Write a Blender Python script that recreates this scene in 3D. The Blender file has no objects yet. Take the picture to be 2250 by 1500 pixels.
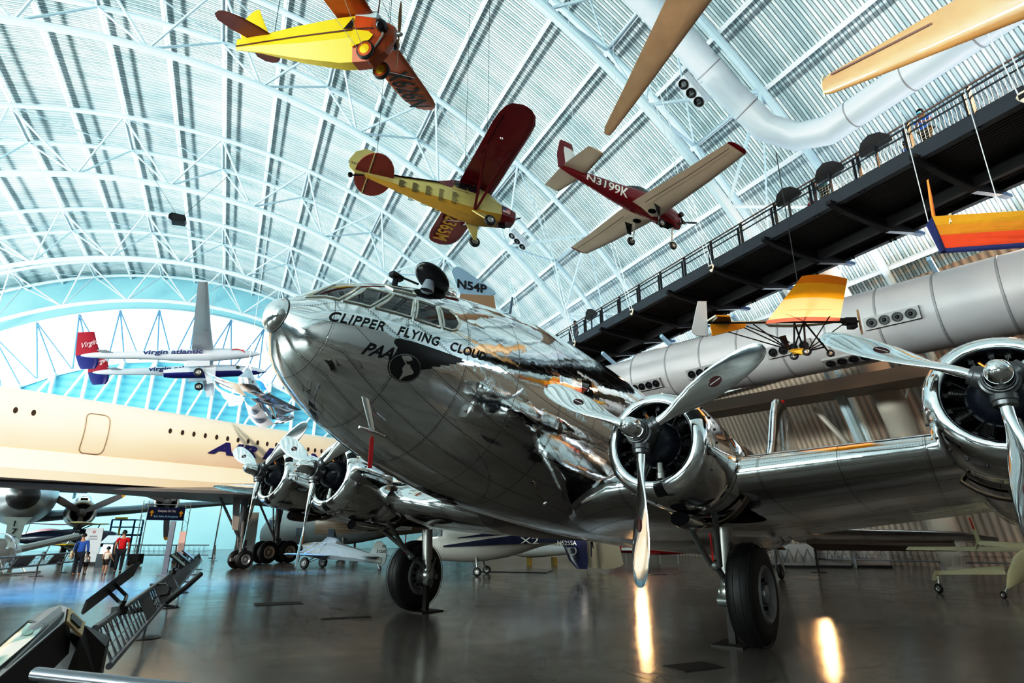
import bpy, bmesh, math, random
import numpy as np
from math import sin, cos, pi, radians, atan2, sqrt, hypot, degrees
from mathutils import Vector, Matrix, Quaternion
random.seed(7)
SC = bpy.context.scene
COL = SC.collection

# ---------------------------------------------------------------- materials
MATS = {}
def nodes_of(m):
    m.use_nodes = True
    return m.node_tree.nodes, m.node_tree.links
def mat(name, col, rough=.5, metal=0., noise=0., nscale=6., bump=0., bscale=20., spec=.5, emit=None, estr=0., coat=0., alpha=1., trans=0.):
    """plain procedural material with an optional mottled colour and bumps"""
    if name in MATS: return MATS[name]
    m = bpy.data.materials.new(name); MATS[name] = m
    N, L = nodes_of(m); b = N['Principled BSDF']
    c = tuple(col) + ((1,) if len(col) == 3 else ())
    b.inputs['Base Color'].default_value = c
    b.inputs['Roughness'].default_value = rough
    b.inputs['Metallic'].default_value = metal
    b.inputs['Specular IOR Level'].default_value = spec
    b.inputs['Coat Weight'].default_value = coat
    b.inputs['Alpha'].default_value = alpha
    b.inputs['Transmission Weight'].default_value = trans
    if emit: b.inputs['Emission Color'].default_value = tuple(emit) + (1,); b.inputs['Emission Strength'].default_value = estr
    if noise or bump:
        tc = N.new('ShaderNodeTexCoord'); nz = N.new('ShaderNodeTexNoise'); nz.inputs['Scale'].default_value = nscale; nz.inputs['Detail'].default_value = 5
        L.new(tc.outputs['Object'], nz.inputs['Vector'])
        if noise:
            r = N.new('ShaderNodeValToRGB'); e = r.color_ramp.elements
            e[0].position = .3; e[1].position = .7
            e[0].color = tuple(max(0, x*(1-noise)) for x in c[:3]) + (1,); e[1].color = tuple(min(1, x*(1+noise*.6)) for x in c[:3]) + (1,)
            L.new(nz.outputs['Fac'], r.inputs['Fac']); L.new(r.outputs['Color'], b.inputs['Base Color'])
        if bump:
            n2 = N.new('ShaderNodeTexNoise'); n2.inputs['Scale'].default_value = bscale; L.new(tc.outputs['Object'], n2.inputs['Vector'])
            bp = N.new('ShaderNodeBump'); bp.inputs['Strength'].default_value = bump; bp.inputs['Distance'].default_value = .02
            L.new(n2.outputs['Fac'], bp.inputs['Height']); L.new(bp.outputs['Normal'], b.inputs['Normal'])
    return m

# ---------------------------------------------------------------- objects
def setp(o, label=None, cat=None, group=None, kind=None):
    if label: o['label'] = label
    if cat: o['category'] = cat
    if group: o['group'] = group
    if kind: o['kind'] = kind
    return o
def thing(name, label, cat, M=None, group=None):
    o = bpy.data.objects.new(name, None); COL.objects.link(o); o.empty_display_size = .2
    if M is not None: o.matrix_world = M
    return setp(o, label, cat, group)
def child_empty(name, parent, M=None):
    o = bpy.data.objects.new(name, None); COL.objects.link(o); o.parent = parent
    if M is not None: o.matrix_local = M
    return o
def copy_tree(o, parent=None):
    c = o.copy(); COL.objects.link(c)
    if parent is not None: c.parent = parent; c.matrix_parent_inverse = Matrix()
    for ch in list(o.children): copy_tree(ch, c)
    return c

def pchip(x, y, xi):
    x = np.asarray(x, float); y = np.asarray(y, float); xi = np.atleast_1d(np.asarray(xi, float))
    h = np.diff(x); d = np.diff(y)/h; m = np.zeros(len(x))
    for k in range(1, len(x)-1):
        if d[k-1]*d[k] > 0:
            w1 = 2*h[k]+h[k-1]; w2 = h[k]+2*h[k-1]; m[k] = (w1+w2)/(w1/d[k-1]+w2/d[k])
    m[0] = d[0]; m[-1] = d[-1]
    k = np.clip(np.searchsorted(x, xi)-1, 0, len(x)-2); t = (xi-x[k])/h[k]
    return (2*t**3-3*t**2+1)*y[k]+(t**3-2*t**2+t)*h[k]*m[k]+(-2*t**3+3*t**2)*y[k+1]+(t**3-t**2)*h[k]*m[k+1]

class MB:
    """collects shapes; build() links them as ONE mesh object"""
    def __init__(s): s.v = []; s.f = []; s.mi = []; s.uv = {}; s.cur = 0
    def add(s, vs, fs, uvs=None):
        o = len(s.v); s.v += [tuple(p) for p in vs]
        for k, f in enumerate(fs):
            if uvs is not None: s.uv[len(s.f)] = uvs[k]
            s.f.append(tuple(i+o for i in f)); s.mi.append(s.cur)
        return s
    def slot(s, i): s.cur = i; return s
    def box(s, c, size, M=None):
        x, y, z = (q/2 for q in size)
        vs = [Vector((sx*x, sy*y, sz*z)) for sx in (-1, 1) for sy in (-1, 1) for sz in (-1, 1)]
        if M is not None: vs = [M @ q for q in vs]
        vs = [q+Vector(c) for q in vs]
        return s.add(vs, [(0,1,3,2),(4,6,7,5),(0,4,5,1),(2,3,7,6),(0,2,6,4),(1,5,7,3)])
    def beam(s, p0, p1, w, h, up=(0,0,1)):
        p0 = Vector(p0); p1 = Vector(p1); d = (p1-p0); L = d.length
        if L < 1e-6: return s
        d /= L; u = Vector(up); 
        if abs(d.dot(u)) > .98: u = Vector((1,0,0))
        a = d.cross(u).normalized(); b = a.cross(d).normalized()
        M = Matrix((d, a, b)).transposed()
        return s.box((p0+p1)/2, (L, w, h), M)
    def tube(s, pts, r, n=8, caps=True):
        pts = [Vector(p) for p in pts]; k = len(pts)
        rs = [r]*k if not hasattr(r, '__len__') else list(r)
        t0 = (pts[1]-pts[0]).normalized(); u = Vector((0,0,1)) if abs(t0.z) < .9 else Vector((1,0,0))
        a = t0.cross(u).normalized(); rings = []
        for i in range(k):
            if i == 0: t = pts[1]-pts[0]
            elif i == k-1: t = pts[-1]-pts[-2]
            else: t = (pts[i+1]-pts[i]).normalized()+(pts[i]-pts[i-1]).normalized()
            t = t.normalized(); a = (a-t*a.dot(t)).normalized(); b = t.cross(a)
            rings.append([pts[i]+rs[i]*(cos(2*pi*j/n)*a+sin(2*pi*j/n)*b) for j in range(n)])
        return s.loft(rings, caps, caps)
    def loft(s, rings, cap0=True, cap1=True, closed=True, uvf=None):
        n = len(rings[0]); vs = [p for r in rings for p in r]; fs = []; uvs = [] if uvf else None
        for i in range(len(rings)-1):
            for j in range(n if closed else n-1):
                j2 = (j+1) % n
                fs.append((i*n+j, i*n+j2, (i+1)*n+j2, (i+1)*n+j))
                if uvf: uvs.append((uvf(i,j), uvf(i,j+1), uvf(i+1,j+1), uvf(i+1,j)))
        if cap0: fs.append(tuple(range(n-1,-1,-1))); uvs is not None and uvs.append(tuple((0,0) for _ in range(n)))
        if cap1: fs.append(tuple((len(rings)-1)*n+j for j in range(n))); uvs is not None and uvs.append(tuple((0,0) for _ in range(n)))
        return s.add(vs, fs, uvs)
    def lathe(s, prof, org=(0,0,0), axis=(1,0,0), n=24, cap=False, a0=0., a1=2*pi):
        ax = Vector(axis).normalized(); u = Vector((0,0,1)) if abs(ax.z) < .9 else Vector((1,0,0))
        a = ax.cross(u).normalized(); b = ax.cross(a); o = Vector(org); full = abs(a1-a0-2*pi) < 1e-6
        m = n if full else n+1
        rings = [[o+ax*x+max(r,1e-5)*(cos(a0+(a1-a0)*j/n)*a+sin(a0+(a1-a0)*j/n)*b) for j in range(m)] for x, r in prof]
        return s.loft(rings, cap, cap, closed=full)
    def prism(s, poly, off):
        off = Vector(off); P = [Vector(p) for p in poly]; n = len(P)
        vs = P+[p+off for p in P]
        return s.add(vs, [tuple(range(n-1,-1,-1)), tuple(range(n,2*n))]+[(i,(i+1)%n,n+(i+1)%n,n+i) for i in range(n)])
    def quad(s, *ps): return s.add(ps, [tuple(range(len(ps)))])
    def sphere(s, c, r, n=12, m=8, sc=(1,1,1)):
        return s.lathe_local(c, r, n, m, sc)
    def lathe_local(s, c, r, n, m, sc):
        c = Vector(c); rings = []
        for i in range(m+1):
            t = pi*i/m; rr = max(sin(t), 1e-4)
            rings.append([c+Vector((sc[0]*r*rr*cos(2*pi*j/n), sc[1]*r*rr*sin(2*pi*j/n), sc[2]*r*cos(t))) for j in range(n)])
        return s.loft(rings[::-1], False, False)
    def build(s, name, mats, parent=None, ang=38, label=None, smooth=True, fix=True):
        me = bpy.data.meshes.new(name); me.from_pydata([tuple(v) for v in s.v], [], s.f)
        if not isinstance(mats, (list, tuple)): mats = [mats]
        for m in mats: me.materials.append(m)
        for p, i in zip(me.polygons, s.mi): p.material_index = i
        if s.uv:
            ul = me.uv_layers.new(name='UVMap')
            for p in me.polygons:
                q = s.uv.get(p.index)
                if q:
                    for li, t in zip(p.loop_indices, q): ul.data[li].uv = t
        if fix:
            bm = bmesh.new(); bm.from_mesh(me); bmesh.ops.recalc_face_normals(bm, faces=bm.faces); bm.to_mesh(me); bm.free()
        if smooth:
            me.polygons.foreach_set('use_smooth', [True]*len(me.polygons)); me.set_sharp_from_angle(angle=radians(ang))
        me.update()
        o = bpy.data.objects.new(name, me); COL.objects.link(o)
        if parent is not None: o.parent = parent
        if label: o['label'] = label
        return o

def airfoil(n=12, t=.14, camber=.02):
    """closed outline, x 0..1 (leading to trailing edge), upper side first"""
    up = []; lo = []
    for i in range(n+1):
        x = .5*(1-cos(pi*i/n))
        y = 5*t*(.2969*sqrt(x)-.126*x-.3516*x*x+.2843*x**3-.1036*x**4); c = camber*4*x*(1-x)
        up.append((x, c+y)); lo.append((x, c-y))
    return up[::-1]+lo[1:-1]
def wing_rings(secs, n=12, camber=.02):
    """secs: (le_point, chord_dir, up_dir, chord, thickness_ratio)"""
    R = []
    for le, cd, ud, ch, t in secs:
        le = Vector(le); cd = Vector(cd); ud = Vector(ud)
        R.append([le+cd*(ch*x)+ud*(ch*y) for x, y in airfoil(n, t, camber)])
    return R

def text_polys(body, size=1., bold=0., shear=0., space=1., word=1.):
    """triangulated outline of built-in lettering: (2-D points, triangles, width)"""
    cu = bpy.data.curves.new('t', 'FONT'); cu.body = body; cu.size = size; cu.offset = bold; cu.shear = shear; cu.space_character = space; cu.space_word = word; cu.resolution_u = 3
    o = bpy.data.objects.new('t', cu); COL.objects.link(o)
    dg = bpy.context.evaluated_depsgraph_get(); dg.update()
    me = bpy.data.meshes.new_from_object(o.evaluated_get(dg))
    bpy.data.objects.remove(o); bpy.data.curves.remove(cu)
    P = [(v.co.x, v.co.y) for v in me.vertices]; T = [tuple(p.vertices) for p in me.polygons]
    bpy.data.meshes.remove(me)
    x0 = min(p[0] for p in P); x1 = max(p[0] for p in P); y0 = min(p[1] for p in P); y1 = max(p[1] for p in P)
    P = [((a-x0), (b-y0)) for a, b in P]
    return P, T, x1-x0, y1-y0
def refine(P, T, mx):
    """split long edges so that the flat drawing can follow a curved skin"""
    bm = bmesh.new(); vs = [bm.verts.new((a, b, 0)) for a, b in P]
    for t in T:
        try: bm.faces.new([vs[i] for i in t])
        except ValueError: pass
    bmesh.ops.triangulate(bm, faces=bm.faces[:])
    for _ in range(6):
        E = [e for e in bm.edges if e.calc_length() > mx]
        if not E: break
        bmesh.ops.subdivide_edges(bm, edges=E, cuts=1); bmesh.ops.triangulate(bm, faces=bm.faces[:])
    bm.verts.index_update()
    out = [(v.co.x, v.co.y) for v in bm.verts], [tuple(v.index for v in f.verts) for f in bm.faces]
    bm.free(); return out
def poly_fill(poly):
    from mathutils.geometry import tessellate_polygon
    T = tessellate_polygon([[Vector((a, b, 0)) for a, b in poly]])
    return list(poly), [tuple(t) for t in T]
def flat_text(body, org, xd, yd, h, mats, parent, name='lettering', width=None, off=0., **kw):
    """lettering on a flat face: org lower left corner, xd/yd directions, h letter height"""
    P, T, w, hh = text_polys(body, **kw); k = h/hh; kx = k if width is None else width/w
    o = Vector(org); xd = Vector(xd).normalized(); yd = Vector(yd).normalized(); nn = xd.cross(yd)
    mb = MB(); mb.add([o+xd*(a*kx)+yd*(b*k)+nn*off for a, b in P], T)
    return mb.build(name, mats, parent, smooth=False, fix=False)
# ---------------------------------------------------------------- camera
H = 1.511
cam = bpy.data.cameras.new('camera'); cam.lens = 1290/2250*36; cam.sensor_width = 36; cam.clip_end = 400
co = bpy.data.objects.new('camera', cam); COL.objects.link(co); SC.camera = co
co.location = (0, 0, H); co.rotation_euler = (pi/2+math.atan(427/1290), 0, 0)
SC.view_settings.view_transform = 'Standard'; SC.view_settings.look = 'None'
vs_ = SC.view_settings; vs_.use_curve_mapping = True; cmc = vs_.curve_mapping.curves[3]
for x_, y_ in ((.05, .026), (.16, .115), (.40, .43), (.75, .90)): cmc.points.new(x_, y_)
vs_.curve_mapping.update()
SC.cycles.max_bounces = 5; SC.cycles.diffuse_bounces = 2; SC.cycles.glossy_bounces = 3; SC.cycles.transmission_bounces = 2; SC.cycles.transparent_max_bounces = 6
SC.cycles.use_adaptive_sampling = True; SC.cycles.adaptive_threshold = .1; SC.cycles.adaptive_min_samples = 10
SC.cycles.sample_clamp_indirect = 6; SC.cycles.caustics_reflective = False; SC.cycles.caustics_refractive = False

# ---------------------------------------------------------------- the vaulted hall
AX = Vector((-.42283, .90621, 0)); BX = Vector((.90621, .42283, 0))       # along / across the vault
HM = Matrix(((AX.x, BX.x, 0, 0), (AX.y, BX.y, 0, 0), (0, 0, 1, 0), (0, 0, 0, 1)))
def hall(l, b, z): return AX*l+BX*b+Vector((0, 0, z))
VB, VZ = -7.04, -7.22                        # vault axis
def arch(l, R, th): return hall(l, VB+R*sin(th), VZ+R*cos(th))
RL, RT, RD = 36.24, 40.4, 41.3               # lower chord, upper chords, roof deck
L0, L1 = -42., 82.5

def roof_material():
    m = bpy.data.materials.new('white_corrugated_decking'); N, L = nodes_of(m); b = N['Principled BSDF']
    tc = N.new('ShaderNodeTexCoord'); sp = N.new('ShaderNodeSeparateXYZ'); L.new(tc.outputs['UV'], sp.inputs[0])
    # UV: x along the vault in metres, y round the arch in metres
    def math_(op, a, b2=None):
        n = N.new('ShaderNodeMath'); n.operation = op
        for i, q in enumerate((a, b2)):
            if q is None: continue
            if isinstance(q, (int, float)): n.inputs[i].default_value = q
            else: L.new(q, n.inputs[i])
        return n.outputs[0]
    wv = math_('SINE', math_('MULTIPLY', sp.outputs[0], 2*pi/.32))
    tri = math_('MULTIPLY', wv, 2.2)
    cl = N.new('ShaderNodeClamp'); cl.inputs['Min'].default_value = -1; cl.inputs['Max'].default_value = 1; L.new(tri, cl.inputs['Value'])
    bp = N.new('ShaderNodeBump'); bp.inputs['Strength'].default_value = 1.; bp.inputs['Distance'].default_value = .09
    L.new(cl.outputs[0], bp.inputs['Height']); L.new(bp.outputs['Normal'], b.inputs['Normal'])
    nz = N.new('ShaderNodeTexNoise'); nz.inputs['Scale'].default_value = .5; nz.inputs['Detail'].default_value = 6
    mp = N.new('ShaderNodeMapping'); mp.inputs['Scale'].default_value = (1.6, .35, 1); L.new(tc.outputs['UV'], mp.inputs[0]); L.new(mp.outputs[0], nz.inputs['Vector'])
    r = N.new('ShaderNodeValToRGB'); e = r.color_ramp.elements
    e[0].position = .33; e[0].color = (.56, .66, .68, 1); e[1].position = .62; e[1].color = (.86, .90, .90, 1)
    L.new(nz.outputs['Fac'], r.inputs['Fac'])
    mx = N.new('ShaderNodeMix'); mx.data_type = 'RGBA'; mx.blend_type = 'MULTIPLY'
    r2 = N.new('ShaderNodeValToRGB'); r2.color_ramp.elements[0].position = .05; r2.color_ramp.elements[0].color = (.42, .47, .50, 1); r2.color_ramp.elements[1].position = .55
    w01 = math_('MULTIPLY_ADD', wv, .5); w01.node.inputs[2].default_value = .5
    L.new(w01, r2.inputs['Fac']); mx.inputs['Factor'].default_value = .62
    L.new(r.outputs['Color'], mx.inputs['A']); L.new(r2.outputs['Color'], mx.inputs['B']); L.new(mx.outputs['Result'], b.inputs['Base Color'])
    b.inputs['Roughness'].default_value = .55
    return m
def floor_material():
    m = bpy.data.materials.new('polished_concrete'); N, L = nodes_of(m); b = N['Principled BSDF']
    tc = N.new('ShaderNodeTexCoord')
    n1 = N.new('ShaderNodeTexNoise'); n1.inputs['Scale'].default_value = .35; n1.inputs['Detail'].default_value = 7; n1.inputs['Roughness'].default_value = .62
    L.new(tc.outputs['Object'], n1.inputs['Vector'])
    r = N.new('ShaderNodeValToRGB'); e = r.color_ramp.elements
    e[0].position = .32; e[0].color = (.125, .107, .094, 1); e[1].position = .68; e[1].color = (.235, .20, .175, 1)
    L.new(n1.outputs['Fac'], r.inputs['Fac'])
    sp = N.new('ShaderNodeSeparateXYZ'); L.new(tc.outputs['Object'], sp.inputs[0])
    def line(out, off, pitch):
        a = N.new('ShaderNodeMath'); a.operation = 'ADD'; a.inputs[1].default_value = -off+pitch*200; L.new(out, a.inputs[0])
        q = N.new('ShaderNodeMath'); q.operation = 'MODULO'; q.inputs[1].default_value = pitch; L.new(a.outputs[0], q.inputs[0])
        c = N.new('ShaderNodeMath'); c.operation = 'LESS_THAN'; c.inputs[1].default_value = .022; L.new(q.outputs[0], c.inputs[0]); return c.outputs[0]
    mxn = N.new('ShaderNodeMath'); mxn.operation = 'MAXIMUM'; L.new(line(sp.outputs[1], 4.45, 6.1), mxn.inputs[0]); L.new(line(sp.outputs[0], 17.6, 6.1), mxn.inputs[1])
    mx = N.new('ShaderNodeMix'); mx.data_type = 'RGBA'; mx.inputs['B'].default_value = (.03, .026, .024, 1)
    L.new(mxn.outputs[0], mx.inputs['Factor']); L.new(r.outputs['Color'], mx.inputs['A']); L.new(mx.outputs['Result'], b.inputs['Base Color'])
    n2 = N.new('ShaderNodeTexNoise'); n2.inputs['Scale'].default_value = 1.7; n2.inputs['Detail'].default_value = 6; L.new(tc.outputs['Object'], n2.inputs['Vector'])
    mr = N.new('ShaderNodeMapRange'); mr.inputs['To Min'].default_value = .10; mr.inputs['To Max'].default_value = .27; L.new(n2.outputs['Fac'], mr.inputs['Value']); L.new(mr.outputs[0], b.inputs['Roughness'])
    n3 = N.new('ShaderNodeTexNoise'); n3.inputs['Scale'].default_value = 2.2; n3.inputs['Detail'].default_value = 3; L.new(tc.outputs['Object'], n3.inputs['Vector'])
    bp = N.new('ShaderNodeBump'); bp.inputs['Strength'].default_value = .12; bp.inputs['Distance'].default_value = .02; L.new(n3.outputs['Fac'], bp.inputs['Height']); L.new(bp.outputs['Normal'], b.inputs['Normal'])
    b.inputs['Specular IOR Level'].default_value = .75
    return m
WHITE = mat('white_steel_paint', (.80, .85, .87), .4)
PALEBLUE = mat('pale_blue_white_paint', (.62, .74, .80), .38)

fl = MB(); fl.quad((-60, -60, 0), (100, -60, 0), (100, 60, 0), (-60, 60, 0))
flo = fl.build('floor', floor_material(), smooth=False); flo.matrix_world = HM; flo['kind'] = 'structure'

NA = 96
ths = [radians(-80+160*i/NA) for i in range(NA+1)]
def vault_piece(name, t0, t1, n, R, m, l0=L0, l1=L1, kind='structure'):
    mb = MB(); ls = [l0, l1]; rings = []
    for l in ls: rings.append([arch(l, R, radians(t0+(t1-t0)*i/n)) for i in range(n+1)])
    mb.loft(rings, False, False, closed=False, uvf=lambda i, j: (ls[i], radians(t0+(t1-t0)*j/n)*R))
    o = mb.build(name, m, ang=60); o['kind'] = kind; return o
ROOF = roof_material()
vault_piece('ceiling', -62, 60, 80, RD, ROOF)
BEIGE = mat('beige_corrugated_siding', (.55, .47, .40), .6)
def siding(name, col, col2, pitch, axis=0, dist=.06, rough=.6):
    m = bpy.data.materials.new(name); N, L = nodes_of(m); b = N['Principled BSDF']
    tc = N.new('ShaderNodeTexCoord'); wv = N.new('ShaderNodeTexWave'); wv.wave_type = 'BANDS'; wv.bands_direction = 'XY'[axis]; wv.wave_profile = 'SIN'
    wv.inputs['Scale'].default_value = .314/pitch*1.; wv.inputs['Distortion'].default_value = 0
    L.new(tc.outputs['UV'], wv.inputs['Vector'])
    r = N.new('ShaderNodeValToRGB'); e = r.color_ramp.elements; e[0].position = .1; e[1].position = .6; e[0].color = tuple(col2)+(1,); e[1].color = tuple(col)+(1,)
    L.new(wv.outputs['Fac'], r.inputs['Fac']); L.new(r.outputs['Color'], b.inputs['Base Color'])
    bp = N.new('ShaderNodeBump'); bp.inputs['Strength'].default_value = .8; bp.inputs['Distance'].default_value = dist; L.new(wv.outputs['Fac'], bp.inputs['Height']); L.new(bp.outputs['Normal'], b.inputs['Normal'])
    b.inputs['Roughness'].default_value = rough
    return m
WR = siding('beige_ribbed_siding', (.50, .40, .33), (.30, .235, .19), .36)
vault_piece('wall_right', 60, 80.2, 16, RD, WR)
vault_piece('wall_left', -80.2, -62, 16, RD, siding('cool_ribbed_siding', (.55, .68, .74), (.35, .46, .52), .36))

# far gable: glazed band under the arch, ribbed wall below
RG0 = 29.6
def gable(name, Ra, Rb, m, floor_cut=True, l=L1, n=90):
    mb = MB(); ra = []; rb = []
    for i in range(n+1):
        th = radians(-80+160*i/n)
        ra.append(arch(l, Ra, th)); rb.append(arch(l, Rb, th) if Rb else Vector((0, 0, 0)))
    for r in (ra, rb):
        for k in range(len(r)): r[k].z = max(r[k].z, 0)
    mb.loft([ra, rb], False, False, closed=False, uvf=lambda i, j: ((ra, rb)[i][j].dot(BX), (ra, rb)[i][j].z))
    o = mb.build(name, m, smooth=False); o['kind'] = 'structure'; return o
GLOW = mat('daylit_frosted_glazing', (.9, .95, 1), .3, emit=(.72, .90, 1.), estr=1.15)
gable('window_1', RL+.3, RG0, GLOW)
GW = siding('cool_blue_ribbed_wall', (.22, .56, .70), (.16, .46, .60), .9, axis=1, dist=.03)
def gable_low():
    mb = MB(); n = 60; top = [arch(L1, RG0, radians(-75+150*i/n)) for i in range(n+1)]; top = [p for p in top if p.z > .05]
    bot = [Vector((p.x, p.y, 0)) for p in top]
    mb.loft([top, bot], False, False, closed=False, uvf=lambda i, j: (top[j].dot(BX), (top, bot)[i][j].z))
    o = mb.build('wall_far', GW, smooth=False); o['kind'] = 'structure'
gable_low()
mb = MB(); mb.quad(hall(L1-.25,VB-37,0), hall(L1-.25,VB+37,0), hall(L1-.25,VB+37,10.8), hall(L1-.25,VB-37,10.8)); o = mb.build('wall_far_lower', mat('pale_cyan_wall', (.40,.62,.68), .6, noise=.04, nscale=.3), smooth=False); o['kind'] = 'structure'
gable('trim_1', RD, RL+.3, mat('gable_top_sheet', (.36, .62, .70), .6))

# arch trusses
def truss(k, l, half=2.37):
    mb = MB(); lim = 74
    def chord(l, R, r, n=60):
        mb.tube([arch(l, R, radians(-lim+2*lim*i/n)) for i in range(n+1)], r, 8)
    chord(l, RL, .24)
    chord(l-half, RT, .19); chord(l+half, RT, .19)
    th = -1.4-70
    while th < 68:
        a = arch(l, RL, radians(th))
        for s in (-1, 1):
            for q in (th-5, th+5):
                mb.tube([a, arch(l+s*half, RT, radians(q))], .085, 6, False)
        mb.tube([arch(l-half, RT, radians(th+5)), arch(l+half, RT, radians(th+5))], .07, 6, False)
        mb.tube([arch(l-half, RT, radians(th+5)), arch(l+half, RT, radians(th+15))], .05, 6, False)
        th += 10
    o = mb.build('trim_%d' % k, PALEBLUE); o['kind'] = 'structure'; return o
for k, l in enumerate((-29.3, -13.4, 2.4, 18.3, 34.25, 50.16, 66.1, 78.6)): truss(k+2, l)
mbn = MB(); nt = [arch(L0, RD, radians(-80+160*i/40)) for i in range(41)]; nt = [Vector((p.x, p.y, max(p.z, 0))) for p in nt]
mbn.loft([nt, [Vector((p.x, p.y, 0)) for p in nt]], False, False, closed=False); o = mbn.build('wall_near', mat('grey_near_wall', (.30,.30,.30), .7), smooth=False); o['kind'] = 'structure'
# gable lower arch and its bracing
mb = MB()
gz = MB()
mb.tube([arch(L1-.2, RL, radians(-74+148*i/60)) for i in range(61)], .26, 8)
mb.tube([arch(L1-.3, RG0, radians(-70+140*i/60)) for i in range(61)], .22, 8)
th = -66
while th <= 66:
    a = arch(L1-.4, RL, radians(th))
    for d in (-2.2, 0.1, 2.2): gz.tube([a, arch(L1-.4, RG0, radians(th+d*1.5))], .09, 6, False)
    q = arch(L1-.6, RG0, radians(th)); 
    if q.z > 12:
        mb.tube([q, Vector((q.x, q.y, 11))], .22, 6, False)
        r = Vector((q.x, q.y, 11))-BX*4.2
        mb.tube([q, r], .15, 6, False)
    th += 6.6
mb.beam(hall(L1-.5,VB-36,11), hall(L1-.5,VB+36,11), .4, .5)
o = mb.build('trim_20', WHITE); o['kind'] = 'structure'
mb = MB(); mb.tube([arch(16.9, RL+1.2, radians(a)) for a in (56,60,64,68,72,76,80)], .62, 20); mb.tube([arch(20.2, RL+.4, radians(66)), arch(17.5, RL+.6, radians(75))], .13, 8); o = mb.build('trim_61', mat('warm_white_riser', (.62,.55,.49), .5)); o['kind'] = 'structure'
o = gz.build('trim_21', mat('slate_blue_brace', (.16,.30,.44), .5)); o['kind'] = 'structure'
# purlins: open-web joists running along the vault, broken into a joist per line
def purlin(k, th):
    mb = MB(); t = radians(th); R = RT+.25; l0, l1 = -16., L1
    e = Vector((0, 0, 0))+(arch(0, 1, t)-arch(0, 0, t)); tg = (arch(0, 1, t+pi/2)-arch(0, 0, 0)) 
    a0 = arch(l0, R+.45, t); a1 = arch(l1, R+.45, t); mb.beam(a0, a1, .22, .10, e)
    a0 = arch(l0, R-.12, t); a1 = arch(l1, R-.12, t); mb.beam(a0, a1, .18, .10, e)
    l = l0; s = 0
    while l < l1-.9:
        mb.beam(arch(l, R+(.42 if s else -.1), t), arch(l+.62, R+(-.1 if s else .42), t), .035, .035); l += .62; s = 1-s
    o = mb.build('trim_%d' % (30+k), WHITE, smooth=False); o['kind'] = 'structure'
for k in range(27): purlin(k, -66.4+5*k+.1)
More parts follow.
